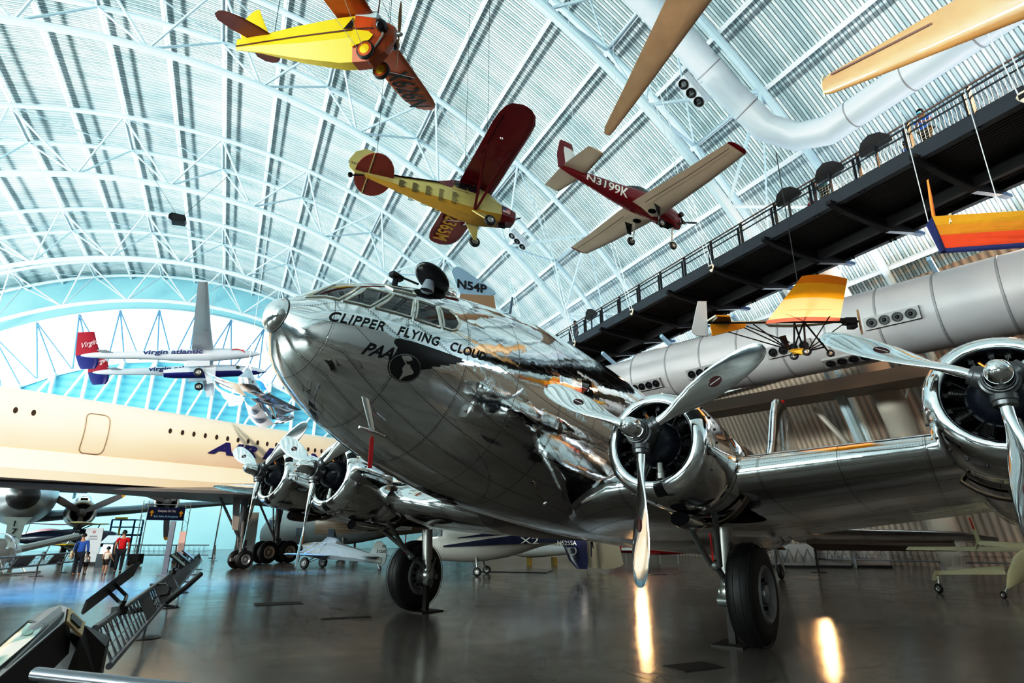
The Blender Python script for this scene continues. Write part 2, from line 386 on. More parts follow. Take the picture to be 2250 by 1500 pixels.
# ================================================================ the polished four-engine airliner
def alu_material(name, rough=.03, seams=True, tint=(.80, .805, .81), wav=.35):
    m = bpy.data.materials.new(name); N, L = nodes_of(m); b = N['Principled BSDF']
    tc = N.new('ShaderNodeTexCoord')
    b.inputs['Metallic'].default_value = 1.
    n1 = N.new('ShaderNodeTexNoise'); n1.inputs['Scale'].default_value = 1.6; n1.inputs['Detail'].default_value = 3; L.new(tc.outputs['Object'], n1.inputs['Vector'])
    n2 = N.new('ShaderNodeTexNoise'); n2.inputs['Scale'].default_value = 3.1; n2.inputs['Detail'].default_value = 8; n2.inputs['Roughness'].default_value = .7; L.new(tc.outputs['Object'], n2.inputs['Vector'])
    mr = N.new('ShaderNodeMapRange'); mr.inputs['From Min'].default_value = .35; mr.inputs['From Max'].default_value = .75
    mr.inputs['To Min'].default_value = rough; mr.inputs['To Max'].default_value = rough+.11; L.new(n2.outputs['Fac'], mr.inputs['Value']); L.new(mr.outputs[0], b.inputs['Roughness'])
    h = N.new('ShaderNodeMath'); h.operation = 'MULTIPLY'; h.inputs[1].default_value = wav; L.new(n1.outputs['Fac'], h.inputs[0]); hgt = h.outputs[0]
    n3 = N.new('ShaderNodeTexNoise'); n3.inputs['Scale'].default_value = 5.5; n3.inputs['Detail'].default_value = 2; L.new(tc.outputs['Object'], n3.inputs['Vector'])
    h3 = N.new('ShaderNodeMath'); h3.operation = 'MULTIPLY_ADD'; h3.inputs[1].default_value = wav*.20; L.new(n3.outputs['Fac'], h3.inputs[0]); L.new(hgt, h3.inputs[2]); hgt = h3.outputs[0]
    if seams:
        br = N.new('ShaderNodeTexBrick'); br.offset = 0.
        for k, v in (('Scale', 1.), ('Mortar Size', .0045), ('Mortar Smooth', .3), ('Brick Width', .92), ('Row Height', .37)): br.inputs[k].default_value = v
        br.inputs['Color1'].default_value = br.inputs['Color2'].default_value = (1, 1, 1, 1); br.inputs['Mortar'].default_value = (0, 0, 0, 1)
        mp = N.new('ShaderNodeMapping'); mp.inputs['Location'].default_value = (.35, .13, 0); L.new(tc.outputs['UV'], mp.inputs[0]); L.new(mp.outputs[0], br.inputs['Vector'])
        # rivet rows either side of the seams
        vo = N.new('ShaderNodeTexVoronoi'); vo.inputs['Scale'].default_value = 1.; vo.inputs['Randomness'].default_value = 0; mp2 = N.new('ShaderNodeMapping'); mp2.inputs['Scale'].default_value = (30, 29., 1)
        L.new(tc.outputs['UV'], mp2.inputs[0]); L.new(mp2.outputs[0], vo.inputs['Vector'])
        lt = N.new('ShaderNodeMath'); lt.operation = 'LESS_THAN'; lt.inputs[1].default_value = .22; L.new(vo.outputs['Distance'], lt.inputs[0])
        br2 = N.new('ShaderNodeTexBrick'); br2.offset = 0.
        for k, v in (('Scale', 1.), ('Mortar Size', .030), ('Mortar Smooth', 0.), ('Brick Width', .92), ('Row Height', .37)): br2.inputs[k].default_value = v
        br2.inputs['Color1'].default_value = br2.inputs['Color2'].default_value = (0, 0, 0, 1); br2.inputs['Mortar'].default_value = (1, 1, 1, 1); L.new(mp.outputs[0], br2.inputs['Vector'])
        rv = N.new('ShaderNodeMath'); rv.operation = 'MULTIPLY'; L.new(lt.outputs[0], rv.inputs[0]); L.new(br2.outputs['Color'], rv.inputs[1])
        inv = N.new('ShaderNodeMath'); inv.operation = 'SUBTRACT'; inv.inputs[0].default_value = 1.; L.new(rv.outputs[0], inv.inputs[1])
        mn = N.new('ShaderNodeMath'); mn.operation = 'MINIMUM'; L.new(br.outputs['Color'], mn.inputs[0]); L.new(inv.outputs[0], mn.inputs[1])
        mx = N.new('ShaderNodeMix'); mx.data_type = 'RGBA'; mx.inputs['A'].default_value = (.27, .26, .25, 1); mx.inputs['B'].default_value = tint+(1,)
        L.new(mn.outputs[0], mx.inputs['Factor']); L.new(mx.outputs['Result'], b.inputs['Base Color'])
        ad = N.new('ShaderNodeMath'); ad.operation = 'MULTIPLY_ADD'; ad.inputs[1].default_value = .06; L.new(br.outputs['Color'], ad.inputs[0]); L.new(hgt, ad.inputs[2]); hgt = ad.outputs[0]
    else:
        b.inputs['Base Color'].default_value = tint+(1,)
    bp = N.new('ShaderNodeBump'); bp.inputs['Strength'].default_value = .35; bp.inputs['Distance'].default_value = .09
    L.new(hgt, bp.inputs['Height']); L.new(bp.outputs['Normal'], b.inputs['Normal'])
    return m
ALU = alu_material('polished_riveted_aluminium')
ALUW = alu_material('polished_wing_aluminium', .08)
CHROME = alu_material('mirror_polished_aluminium', .03, False, (.86, .865, .87), .05)
STEELG = mat('grey_green_gear_paint', (.17, .18, .17), .35, .3)
STRUT = mat('silver_gear_paint', (.42, .41, .39), .3, .7)
BLACK = mat('black_paint', (.008, .008, .010), .25)
NAVYBLK = mat('dark_navy_engine_paint', (.012, .016, .028), .3)
GLASSD = mat('dark_cockpit_glass', (.012, .014, .018), .03, spec=.9, coat=.6)
RUBBER = mat('tyre_rubber', (.006, .0055, .0055), .55, noise=.25, nscale=14)
RED = mat('red_ribbon', (.55, .015, .02), .5)
DKRED = mat('dark_red_badge', (.05, .006, .008), .4)
DARK = mat('dark_void', (.004, .004, .005), .9, spec=.1)
HUBGREY = mat('wheel_hub_grey', (.33, .34, .35), .4, .5)
BROWNM = mat('exhaust_brown_metal', (.12, .085, .06), .35, .8)

YAW, TH = 4.047, .1747
bF = Vector((cos(YAW)*cos(TH), sin(YAW)*cos(TH), sin(TH))); bU = Vector((-sin(YAW), cos(YAW), 0)); bZ = Vector((-cos(YAW)*sin(TH), -sin(YAW)*sin(TH), cos(TH)))
BM = Matrix(((bF.x, bU.x, bZ.x, -1.3519), (bF.y, bU.y, bZ.y, 8.8827), (bF.z, bU.z, bZ.z, 0), (0, 0, 0, 1)))
BMI = BM.inverted()
AIR = thing('airliner', 'polished aluminium four-engine propeller airliner standing on its tail wheel, CLIPPER FLYING CLOUD on its nose', 'airplane', BM)
def P(s, u, z): return Vector((-s, u, z))                # s aft of the inner propellers, u to port, z up
FS = [-3.30,-3.15,-2.8,-2.0,-0.8,1,3,6,9,12,15,17.5,19.4]
FZ = [3.699,3.557,3.582,3.634,3.699,3.813,3.905,4.03,4.20,4.35,4.54,4.72,4.86]
FR = [0,.345,.681,1.094,1.442,1.713,1.763,1.67,1.50,1.28,.93,.53,.12]
def fz(s): return float(pchip(FS, FZ, s)[0])
def fr(s): return sqrt(max(0, float(pchip(FS, np.array(FR)**2, s)[0])))
def skin(s, phi, off=0.):
    r = fr(s)+off; a = radians(phi); return P(s, r*sin(a), fz(s)+r*cos(a))
def fus_part(name, s0, s1, n, m, parent, nose=False, tail=False, off=0.):
    if nose: ss = [s0+(s1-s0)*(i/n)**2 for i in range(n+1)]
    else: ss = [s0+(s1-s0)*i/n for i in range(n+1)]
    ss[0] = max(ss[0], FS[0]+1e-4) if nose else ss[0]; nn = 96
    arc = [0.]
    for i in range(1, len(ss)): arc.append(arc[-1]+hypot(ss[i]-ss[i-1], fr(ss[i])-fr(ss[i-1])))
    mb = MB(); mb.loft([[skin(s, 360*j/nn, off) for j in range(nn)] for s in ss], nose, tail, uvf=lambda i, j: (arc[i], 2*pi*(j/nn-.5)*max(fr(ss[i]), .8)))
    return mb.build(name, m, parent, ang=60)
CAP = -3.235
mb = MB(); rc = fr(CAP); mb.lathe([(-.155*cos(pi/2*i/10), (rc+.004)*sin(pi/2*i/10)) for i in range(11)], P(CAP-.004, 0, fz(CAP)), (-1,0,0), 40)
mb.build('nose_cap', alu_material('polished_nose_cap', .05, False), AIR, ang=60)
fus_part('fuselage', CAP, 19.4, 150, ALU, AIR, tail=True)
mb = MB(); mb.tube([skin(CAP, 360*j/60, .002) for j in range(61)], .012, 6); mb.build('nose_seam', mat('seam_dark', (.10, .10, .10), .4, .8), AIR)

def on_skin(name, Pt, T, m, off, parent=AIR, mx=.07, mirror=False):
    """Pt: (s, phi in degrees)"""
    q = [(s, f*.0205) for s, f in Pt]; q, T = refine(q, T, mx)
    mb = MB(); mb.add([skin(s, (-1 if mirror else 1)*f/.0205, off) for s, f in q], T); return mb.build(name, m, parent, ang=80)
WINS = {'windshield': [(-3.083,41.15),(-2.741,20.15),(-2.529,37.36),(-2.82,60.51)],
 'side_window': [(-2.768,63.11),(-2.471,41.92),(-2.216,50.49),(-2.503,69.11)],
 'side_window.1': [(-2.429,70.0),(-2.172,50.93),(-1.93,55.1),(-2.01,73.52)],
 'side_window.2': [(-1.954,74.31),(-1.873,55.04),(-1.622,58.21),(-1.612,75.87)],
 'side_window.3': [(-1.562,58.21),(-1.422,58.97),(-1.331,63.35),(-1.302,69.11),(-1.357,73.88),(-1.442,75.99),(-1.555,75.73)],
 'roof_window': [(-2.178,34.85),(-1.849,41.55),(-1.856,47.58),(-2.136,43.0)]}
FRAME = mat('window_frame_metal', (.62, .61, .56), .28, .9)
for nm, poly in WINS.items():
    for mir in (False, True):
        w = on_skin(nm.split('.')[0], *poly_fill(poly), GLASSD, .008, mirror=mir)
        mb = MB(); n = len(poly); pts = []
        for i in range(n):
            a, b = poly[i], poly[(i+1) % n]
            for t in range(5): pts.append(skin(a[0]+(b[0]-a[0])*t/5, (-1 if mir else 1)*(a[1]+(b[1]-a[1])*t/5), .006))
        mb.tube(pts+[pts[0], pts[1]], .021, 6, False); mb.build('window_frame', FRAME, w)
# cabin windows along both sides
for k in range(9):
    for mir in (False, True):
        s = 1.17+1.42*k
        on_skin('cabin_window', *poly_fill([(s,85.2),(s+.05,75.0),(s+.32,74.4),(s+.33,84.6)]), GLASSD, .006, mirror=mir)

# lettering on the nose
def skin_text(body, p0, p1, h, m, name='lettering', off=.009, bold=.0, shear=.25, space=1.0, word=1.0):
    Pt, T, w, hh = text_polys(body, size=1, bold=bold, shear=shear, space=space, word=word)
    k = h/hh; out = []
    for x, y in Pt:
        f = x/w; s = p0[0]+(p1[0]-p0[0])*f; r = fr(s)
        out.append((s, p0[1]+(p1[1]-p0[1])*f-degrees(y*k/r)))
    return on_skin(name, out, T, m, off, mx=.05)
skin_text('CLIPPER   FLYING   CLOUD', (-2.90, 90.6), (-.885, 89.4), .135, BLACK, bold=.012, space=1.08)
skin_text('PAA', (-2.475, 113.0), (-2.135, 109.0), .165, BLACK, name='airline_lettering', bold=.03, shear=.35, space=.95)
wing_em = [(-2.173,94.55),(-2.142,92.6),(-1.954,91.9),(-1.236,92.6),(-1.259,93.6),(-1.192,94.0),(-1.33,96.2),(-1.31,96.9),(-1.42,98.4),(-1.40,99.2),(-1.53,100.7),(-1.515,101.8),(-1.63,103.4),(-1.62,104.8),(-1.73,107.5),(-1.874,112.0),(-2.1,112),(-2.145,109.68),(-2.115,102.57),(-2.109,98.94),(-2.165,96.86)]
em = on_skin('wing_emblem', *poly_fill(wing_em), BLACK, .007, mx=.06)
gc = (-1.945, 110.4)
def globe_pt(x, y): return (gc[0]+x*.205+.0*y, gc[1]-y*9.6-x*.4)      # x, y in -1..1, a little sheared by the curve of the nose
ring = [(cos(2*pi*i/40), sin(2*pi*i/40)) for i in range(40)]
SILV = mat('emblem_silver', (.75, .74, .70), .2, .9)
on_skin('globe_rim', *poly_fill([globe_pt(x*1.0, y*1.0) for x, y in ring]), BLACK, .010, mx=.05, parent=em)
on_skin('globe_ring', *poly_fill([globe_pt(x*.95, y*.95) for x, y in ring]), SILV, .013, mx=.05, parent=em)
on_skin('globe_disc', *poly_fill([globe_pt(x*.91, y*.91) for x, y in ring]), BLACK, .016, mx=.05, parent=em)
samer = [(-.05,.27),(.18,.30),(.32,.12),(.58,-.08),(.55,-.25),(.35,-.40),(.22,-.52),(.10,-.72),(.06,-.88),(-.04,-.85),(-.02,-.6),(-.02,-.32),(-.16,-.12),(-.14,.08)]
namer = [(-.48,.70),(-.1,.86),(.12,.84),(.22,.62),(.10,.55),(.05,.46),(-.12,.48),(-.06,.36),(.0,.28),(-.07,.24),(-.22,.38),(-.36,.52)]
for pl_ in (samer, namer): on_skin('continent', *poly_fill([globe_pt(x, y) for x, y in pl_]), SILV, .019, mx=.05, parent=em)

# roof fittings
loop = child_empty('direction_finder', AIR)
b0_ = skin(-1.446, 27, -.02)
mb = MB(); mb.tube([b0_, b0_+Vector((0,.02,.17))], [.11, .075], 14); mb.build('stalk', mat('antenna_grey', (.33, .36, .40), .35, .3), loop)
mb = MB(); mb.lathe_local((0,0,0), 1, 24, 14, (1,1,1))
dm = mb.build('antenna_dish', BLACK, loop); dm.matrix_local = Matrix.Translation(b0_+Vector((-.03,.03,.235))) @ Matrix.Rotation(radians(-18),4,'Y') @ Matrix.Rotation(radians(14),4,'X') @ Matrix.Diagonal((.315,.22,.09,1))
b1_ = skin(-1.85, 16, -.02); mb = MB(); mb.tube([b1_, b1_+Vector((0,0,.13))], [.05,.04], 10); mb.box(b1_+Vector((.0,0,.17)), (.20,.10,.07)); mb.beam(b1_+Vector((0,0,.19)), b1_+Vector((-.35,.1,.20)), .03, .02); mb.build('roof_vent', BLACK, AIR)
b2_ = skin(.72, 12, -.02); mb = MB(); mb.tube([b2_, b2_+Vector((-.02,0,.48))], [.028,.02], 8); mb.build('antenna_mast', mat('mast_blue_grey', (.12,.17,.22), .4, .4), AIR)
mb = MB(); q = skin(-.95, 20, .0); mb.lathe([(-.18,.02),(-.1,.10),(0,.13),(.1,.10),(.2,.02)], q+Vector((0,0,.02)), (1,0,0), 14); mb.build('astrodome', CHROME, AIR)

# pitot mast and its red ribbon
pit = child_empty('pitot_mast', AIR); a = skin(-2.119, 141.6, -.02); e_ = a+Vector((-.20, .02, -.37))
mb = MB(); R_ = []
for t in (0,.25,.5,.75,1):
    c = a.lerp(e_, t); w = .075-.025*t
    R_.append([c+Vector((cos(2*pi*j/14)*w, sin(2*pi*j/14)*w*.42, 0)) for j in range(14)])
mb.loft(R_); mb.build('mast', CHROME, pit)
mb = MB(); mb.tube([e_+Vector((.22,0,-.01)), e_+Vector((.05,0,0)), e_+Vector((-.2,0,.0))], [.016,.03,.012], 10); mb.build('probe', CHROME, pit)
def ribbon(name, p, n_len, w, parent):
    mb = MB(); d = BMI.to_3x3() @ Vector((0,0,-1)); x = BMI.to_3x3() @ Vector((.8,.6,0)).normalized(); y = BMI.to_3x3() @ Vector((-.6,.8,0)).normalized()
    mb.loft([[p+x*sx*w*k+y*sy*.004+d*t for sx, sy in ((-.5,-1),(.5,-1),(.5,1),(-.5,1))] for t, k in ((0,.15),(.05,1),(n_len,1))]); return mb.build(name, RED, parent)
ribbon('warning_ribbon', e_+Vector((0,0,-.05)), .40, .055, pit)
# belly aerial with a ball end
b3 = skin(.956, 140.2, -.02); mb = MB(); mb.tube([b3, b3+Vector((-.05,.01,-.14)), b3+Vector((-.22,.05,-.26))], .018, 8); be = mb.build('belly_aerial', BROWNM, AIR)
mb = MB(); mb.lathe_local(b3+Vector((-.24,.055,-.28)), .035, 12, 8, (1,1,1)); mb.build('ball', CHROME, be)

# wings -----------------------------------------------------------
U1, Z1, S2, U2, Z2 = 3.3626, 2.7366, .7673, 6.8603, 3.1381
def wz(u): return 2.17+.115*u
def wle(u): return .75+.18*max(0, u)+max(0, 2.3-u)**1.5*.75
def wch(u): return 6.25-.28*u-max(0, 2.3-u)**1.5*.75
INC = radians(-1.5)
def wing(sg):
    secs = []
    for u in (1.0,1.3,1.6,1.9,2.2,2.6,3.4,4.5,5.7,6.9,8.5,10.5,12.5,14.2,15.4,16.0,16.3):
        c = wch(u) if u < 14 else wch(14)*sqrt(max(.03, 1-((u-14)/2.32)**2)); le = wle(u)+(0 if u < 14 else .35*(wch(14)-c))
        inc = INC-radians(1.1)*max(0, 3.4-u); secs.append((P(le, sg*u, wz(u)), (-cos(inc),0,-sin(inc)), (-sin(inc),0,cos(inc)), c, .165-.003*u-.016*max(0, 3.0-u)))
    R_ = wing_rings(secs, 18, .015); us = (1.0,1.3,1.6,1.9,2.2,2.6,3.4,4.5,5.7,6.9,8.5,10.5,12.5,14.2,15.4,16.0,16.3); nn = len(R_[0])
    mb = MB(); mb.loft(R_, uvf=lambda i, j: (us[i], (j-nn/2)*.22)); w = mb.build('wing', ALUW, AIR, ang=50)
    return w
WL = wing(1); WR_ = wing(-1)

def engine(sg, s0, u, z, inner):
    """nacelle with cowl, radial engine, exhaust; the propeller is a part of its own"""
    E0 = P(s0, sg*u, z); nac = child_empty('nacelle', AIR, Matrix.Translation(E0))
    ax = (-1, 0, 0)
    def ring_seg(prof, n=56): 
        mb = MB(); mb.lathe(prof, (0,0,0), ax, n); return mb
    # chord cowl: rolled lip, outer and inner skin
    lip = [(.30,.50),(.285,.515),(.275,.54),(.275,.57),(.29,.605),(.33,.645),(.40,.68),(.50,.70),(.55,.705)]
    co_ = ring_seg([(.75,.49),(.45,.49)]+lip).build('cowl_ring', CHROME, nac, ang=70)
    ring_seg([(.555,.705),(.60,.712),(.95,.715),(1.28,.70),(1.30,.69),(1.30,.66),(1.1,.66)]).build('cowl_skin', CHROME, nac, ang=50)
    mb = MB()
    for k in range(26):
        a = 2*pi*k/26; mb.lathe_local((-.585,.713*cos(a),.713*sin(a)), .016, 8, 5, (1,1,1))
    mb.build('cowl_rivet', mat('fastener_dark', (.05,.05,.05), .4, .6), co_)
    # black walkway wedge at the lip as on the photo (bottom and upper outboard)
    for a in (radians(8), radians(118 if sg > 0 else 122)):
        mb = MB(); seg = []
        for i in range(7):
            t = a-.10+.20*i/6; seg.append([Vector((-x, r*sin(t), -r*cos(t))) for x, r in ((.276,.530),(.273,.57),(.285,.610),(.327,.652),(.39,.683))])
        mb.loft(seg, False, False, closed=False); mb.build('lip_patch', BLACK, co_)
    # engine
    en = child_empty('radial_engine', nac)
    mb = MB(); mb.lathe([(.70,0),(.70,.60)], (0,0,0), ax, 30); mb.build('baffle', DARK, en)
    mb = MB(); mb.lathe([(.16,0),(.16,.14),(.20,.19),(.30,.25),(.42,.285),(.47,.29),(.47,.31),(.50,.31),(.50,.25),(.72,.25)], (0,0,0), ax, 36); mb.build('crankcase', NAVYBLK, en, ang=30)
    for k in range(9):
        a = 2*pi*k/9+.17; e = Vector((0, sin(a), cos(a))); t_ = Vector((0, cos(a), -sin(a))); mb = MB(); org = Vector((-.58,0,0))
        prof = []
        for q in range(9): x = .27+.02*q; prof += [(x,.105),(x+.008,.105),(x+.010,.078),(x+.019,.078)]
        mb.lathe(prof+[(.46,.08),(.475,.06),(.475,0)], org, e, 14)
        for q in (-1, 1): mb.tube([Vector((-.44,0,0))+e*.27+t_*.03*q, Vector((-.40,0,0))+e*.44+t_*.075*q], .011, 6)
        mb.box(Vector((-.46,0,0))+e*.46+t_*.07, (.07,.05,.05)); mb.box(Vector((-.46,0,0))+e*.46-t_*.07, (.07,.05,.05))
        mb.build('cylinder', mat('engine_black', (.010,.010,.011), .4, .4), en, ang=20)
    mb = MB(); mb.tube([(-.36,-sg*.02,.21),(-.33,-.05,.30),(-.34,-.11,.38)], .017, 8); mb.build('oil_line', mat('copper_pipe', (.45,.16,.03), .35, .8), en)
    mb = MB(); mb.lathe([(0,.035),(.12,.04),(.13,.05),(.20,.05),(.20,0)], (-.36,.07,-.27), (0,.1,-1), 14); mb.build('sump', STRUT, en)
    # nacelle body tapering back under the wing
    mb = MB(); R_ = []
    if inner: st = ((1.06,.57,.58,0),(1.42,.58,.59,0),(1.5,.66,.66,0),(2.1,.68,.64,.04),(2.85,.64,.60,.12),(3.6,.54,.52,.15),(4.4,.40,.38,.16),(5.2,.22,.20,.18),(5.9,.04,.04,.20))
    else: st = ((1.06,.57,.57,0),(1.42,.58,.58,0),(1.5,.65,.63,-.02),(2.1,.62,.60,-.06),(2.8,.54,.52,-.12),(3.6,.42,.40,-.20),(4.4,.26,.25,-.30),(5.0,.04,.04,-.38))
    for x, ry, rz, dz in st: R_.append([Vector((-x, ry*cos(2*pi*j/40), dz+rz*sin(2*pi*j/40))) for j in range(40)])
    mb.loft(R_, uvf=lambda i, j: (st[i][0], j/40*4)); mb.build('nacelle_body', ALU, nac, ang=60)
    mb = MB(); mb.lathe([(1.86,.685),(1.86,.705),(1.96,.715),(2.02,.70),(2.02,.68)], (0,0,-.035), ax, 40); mb.build('exhaust_collector', BROWNM, nac)
    # scoops and exhaust stub under the cowl
    mb = MB(); R_ = []
    for x, w, h_, dz in ((1.05,.13,.095,-.80),(1.15,.145,.11,-.80),(1.5,.13,.10,-.78),(1.9,.05,.04,-.70)): R_.append([Vector((-x, .02+w*cos(2*pi*j/20), dz+h_*sin(2*pi*j/20))) for j in range(20)])
    mb.loft(R_, False, True); sc_ = mb.build('air_scoop', BROWNM if not inner else ALUW, nac)
    mb = MB(); mb.add([Vector((-1.06,.02+.12*cos(2*pi*j/20),-.80+.085*sin(2*pi*j/20))) for j in range(20)], [tuple(range(20))]); mb.build('scoop_mouth', DARK, sc_)
    if inner: mb = MB(); mb.tube([(-1.3,-sg*.72+.0,-.12),(-2.0,-sg*.76,-.20),(-2.5,-sg*.76,-.30),(-2.8,-sg*.76,-.48)], [.10,.10,.10,.09], 14); mb.build('exhaust_pipe', BROWNM, nac)
    if inner:
        mb = MB(); 
        mb.loft([[Vector((-x, w*cos(pi*j/16), dz-.06*sin(pi*j/16))) for j in range(17)] for x, w, dz in ((2.05,.06,-.57),(2.4,.44,-.52),(3.1,.50,-.41),(3.8,.42,-.28),(4.4,.08,-.19))], False, False, closed=False); mb.build('gear_bay', DARK, nac)
    return nac
def propeller(sg, s0, u, z, a0):
    pr = child_empty('propeller', AIR, Matrix.Translation(P(s0, sg*u, z)))
    mb = MB(); mb.lathe([(-.44,0),(-.435,.035),(-.41,.075),(-.36,.105),(-.28,.122),(-.14,.125)], (0,0,0), (-1,0,0), 28); dome = mb.build('spinner_dome', CHROME, pr, ang=50)
    mb = MB(); mb.lathe([(-.447,0),(-.447,.02),(-.43,.022),(-.43,.03)], (0,0,0), (-1,0,0), 12); mb.build('dome_plug', STRUT, dome)
    mb = MB(); mb.lathe([(-.14,.13),(-.14,.145),(-.10,.15),(-.09,.17),(.08,.17),(.10,.13),(.18,.11),(.18,0)], (0,0,0), (-1,0,0), 28); 
    for k in range(3):
        a = a0+2*pi*k/3; e = Vector((0,-sin(a),-cos(a))); mb.lathe([(.05,.115),(.20,.115),(.21,.105),(.25,.10),(.25,.06)], (0,0,0), e, 18)
    mb.build('hub', mat('hub_grey_metal', (.13,.13,.135), .35, .7), pr, ang=35)
    for k in range(3):
        a = a0+2*pi*k/3; e = Vector((0,-sin(a),-cos(a))); t = Vector((0,cos(a),-sin(a))); f = Vector((1,0,0))
        R_ = []; st = [(.22,.125,.95,62),(.34,.125,.95,60),(.45,.15,.68,56),(.60,.22,.34,50),(.80,.295,.18,42),(1.0,.335,.125,36),(1.2,.345,.10,31),(1.4,.325,.085,27),(1.55,.285,.075,25),(1.66,.225,.07,23.5),(1.72,.155,.07,23),(1.75,.07,.07,23)]
        for r, c, tr, be in st:
            be = radians(be); cd = t*cos(be)+f*sin(be); nd = f*cos(be)-t*sin(be); R_.append([e*r+cd*(c*.5*cos(2*pi*j/28))+nd*(c*.5*tr*sin(2*pi*j/28)) for j in range(28)])
        mb = MB(); mb.loft(R_); bl = mb.build('blade', CHROME, pr, ang=50)
        be = radians(32); cd = t*cos(be)+f*sin(be); nd = f*cos(be)-t*sin(be); mb = MB(); c0 = e*1.08+nd*.022
        mb.add([c0+e*(.085*cos(2*pi*j/24))+cd*(.055*sin(2*pi*j/24)) for j in range(24)], [tuple(range(24))]); bd = mb.build('blade_badge', DKRED, bl, smooth=False)
        mb = MB(); mb.add([c0+nd*.003+e*x+cd*(y) for x, y in ((-.07,-.006),(.07,-.006),(.07,.006),(-.07,.006))], [(0,1,2,3)]); mb.build('badge_stripe', SILV, bd, smooth=False)
    return pr
for sg, s0, u, z, inner, a0 in ((1,0,U1,Z1,True,-.0041),(1,S2,U2,Z2,False,-.0066),(-1,0,U1,Z1,True,-.0575),(-1,S2,U2,Z2,False,-.1132)):
    engine(sg, s0, u, z, inner); propeller(sg, s0, u, z, a0)

# main gear (built upright in the hall, then brought into the airliner's frame) --------------------
def wheel(parent, c, axis, R, w, hubm=HUBGREY, rubber=RUBBER, name='wheel', hub_r=.5, side=1, grooves=True):
    """c, axis local to parent; tyre, hub disc both sides"""
    g = child_empty(name, parent); axis = Vector(axis).normalized()
    prof = []
    h = w/2
    for i in range(25):
        t = pi*i/24; x = -h*cos(t)*(1 if True else 1); y = sin(t)
        r = R*hub_r+(R-R*hub_r)*(y**.62); prof.append((x*(.80+.20*y), r))
    mb = MB(); mb.lathe(prof, c, axis, 44); 
    ty = mb.build('tyre', rubber, g, ang=60)
    if grooves:
        mb = MB()
        for x in (-.3,-.1,.1,.3):
            k = (1-(abs(x)**2)*.30); mb.lathe([(x*w-.006,R*k*.997),(x*w-.004,R*k*1.0025),(x*w+.004,R*k*1.0025),(x*w+.006,R*k*.997)], c, axis, 44)
        mb.build('tread_groove', mat('groove_black', (.004,.004,.004), .8), ty)
    for sd in (-1, 1):
        mb = MB(); o = Vector(c)+axis*sd*(h*.74)
        mb.lathe([(-.01,R*hub_r*1.1),(.03*R,R*hub_r*1.12),(.06*R,R*hub_r*1.02),(.02*R,R*hub_r*.86),(-.06*R,R*hub_r*.72),(-.06*R,R*hub_r*.40),(.03*R,R*hub_r*.36),(.05*R,R*hub_r*.22),(.07*R,0)], o, axis*sd, 32)
        hb = mb.build('hub', hubm, g, ang=30)
        if R > .4:
            mb = MB()
            a_ = axis.cross(Vector((0,0,1))).normalized(); b_ = axis.cross(a_)
            for k in range(10):
                t = 2*pi*k/10; q = o+(a_*cos(t)+b_*sin(t))*R*hub_r*.56-axis*sd*.05*R; mb.lathe([(0,.045*R),(.02*R,.045*R),(.021*R,0)], q, axis*sd, 10)
            mb.build('hub_hole', DARK, hb)
    return g
WC = []
for sg in (1, -1):
    g = child_empty('main_gear', AIR, BMI); c0 = BM @ P(3.3887, sg*3.5733, 0); c = Vector((c0.x, c0.y, .71)); WC.append(c)
    ax = bU.copy(); fw = Vector((bF.x, bF.y, 0)).normalized(); inb = -ax*sg
    wheel(g, c, ax, .71, .50)
    axl = c+inb*.36; top = BM @ P(3.0, sg*3.26, 2.2)
    mb = MB(); mb.tube([top, axl.lerp(top,.33)], .115, 16); mb.build('oleo_cylinder', STRUT, g)
    mb = MB(); mb.tube([axl.lerp(top,.33), axl+Vector((0,0,.02))], .085, 14); mb.tube([axl-inb*.2, axl+inb*.12], .075, 12); mb.lathe_local(axl, .13, 14, 8, (1,1,1)); mb.build('oleo_piston', STRUT, g)
    j = axl.lerp(top,.42)+fw*.46
    mb = MB(); mb.tube([BM @ P(1.75, sg*3.12, 2.12), j-ax*.06], .042, 10); mb.tube([BM @ P(1.75, sg*3.58, 2.12), j+ax*.06], .042, 10); mb.build('drag_strut', STEELG, g)
    mb = MB(); mb.tube([j, axl+Vector((0,0,.16))+fw*.05], .045, 10); mb.lathe_local(j, .075, 10, 6, (1,1,1)); mb.build('lower_link', STEELG, g)
    mb = MB(); mb.lathe([(0,.075),(.14,.075),(.14,.0)], axl+fw*.05-Vector((0,0,.12)), inb, 14); mb.lathe([(0,.06),(.12,.06),(.12,0)], axl-fw*.16-Vector((0,0,.02)), inb, 14); mb.tube([axl+inb*.1, axl-fw*.15+inb*.1+Vector((0,0,.35)), axl.lerp(top,.4)+inb*.05-fw*.1], .018, 6); mb.build('brake_cylinder', STEELG, g)
    mb = MB(); q = top+fw*.62+Vector((0,0,-.22)); mb.beam(q+Vector((0,0,.12)), q+Vector((0,0,-.26)), .05, .012); mb.build('warning_ribbon', RED, g)
    # jacking stand under the axle
    st_ = thing('jack_stand', ('black steel post and foot plate propping the axle beside the propeller airliner\'s nearer wheel' if sg > 0 else 'black steel post and foot plate propping the axle beside the propeller airliner\'s farther wheel'), 'stand', Matrix.Translation((axl.x, axl.y, 0)), 'axle stands')
    Rm = Matrix.Rotation(YAW, 3, 'Z')
    mb = MB(); mb.box((0,0,.30), (.10,.10,.56), Rm); mb.build('post', mat('stand_black', (.02,.017,.015), .5, .3), st_)
    mb = MB(); mb.box((0,0,.012), (.62,.46,.024), Rm); mb.build('foot_plate', MATS['stand_black'], st_)

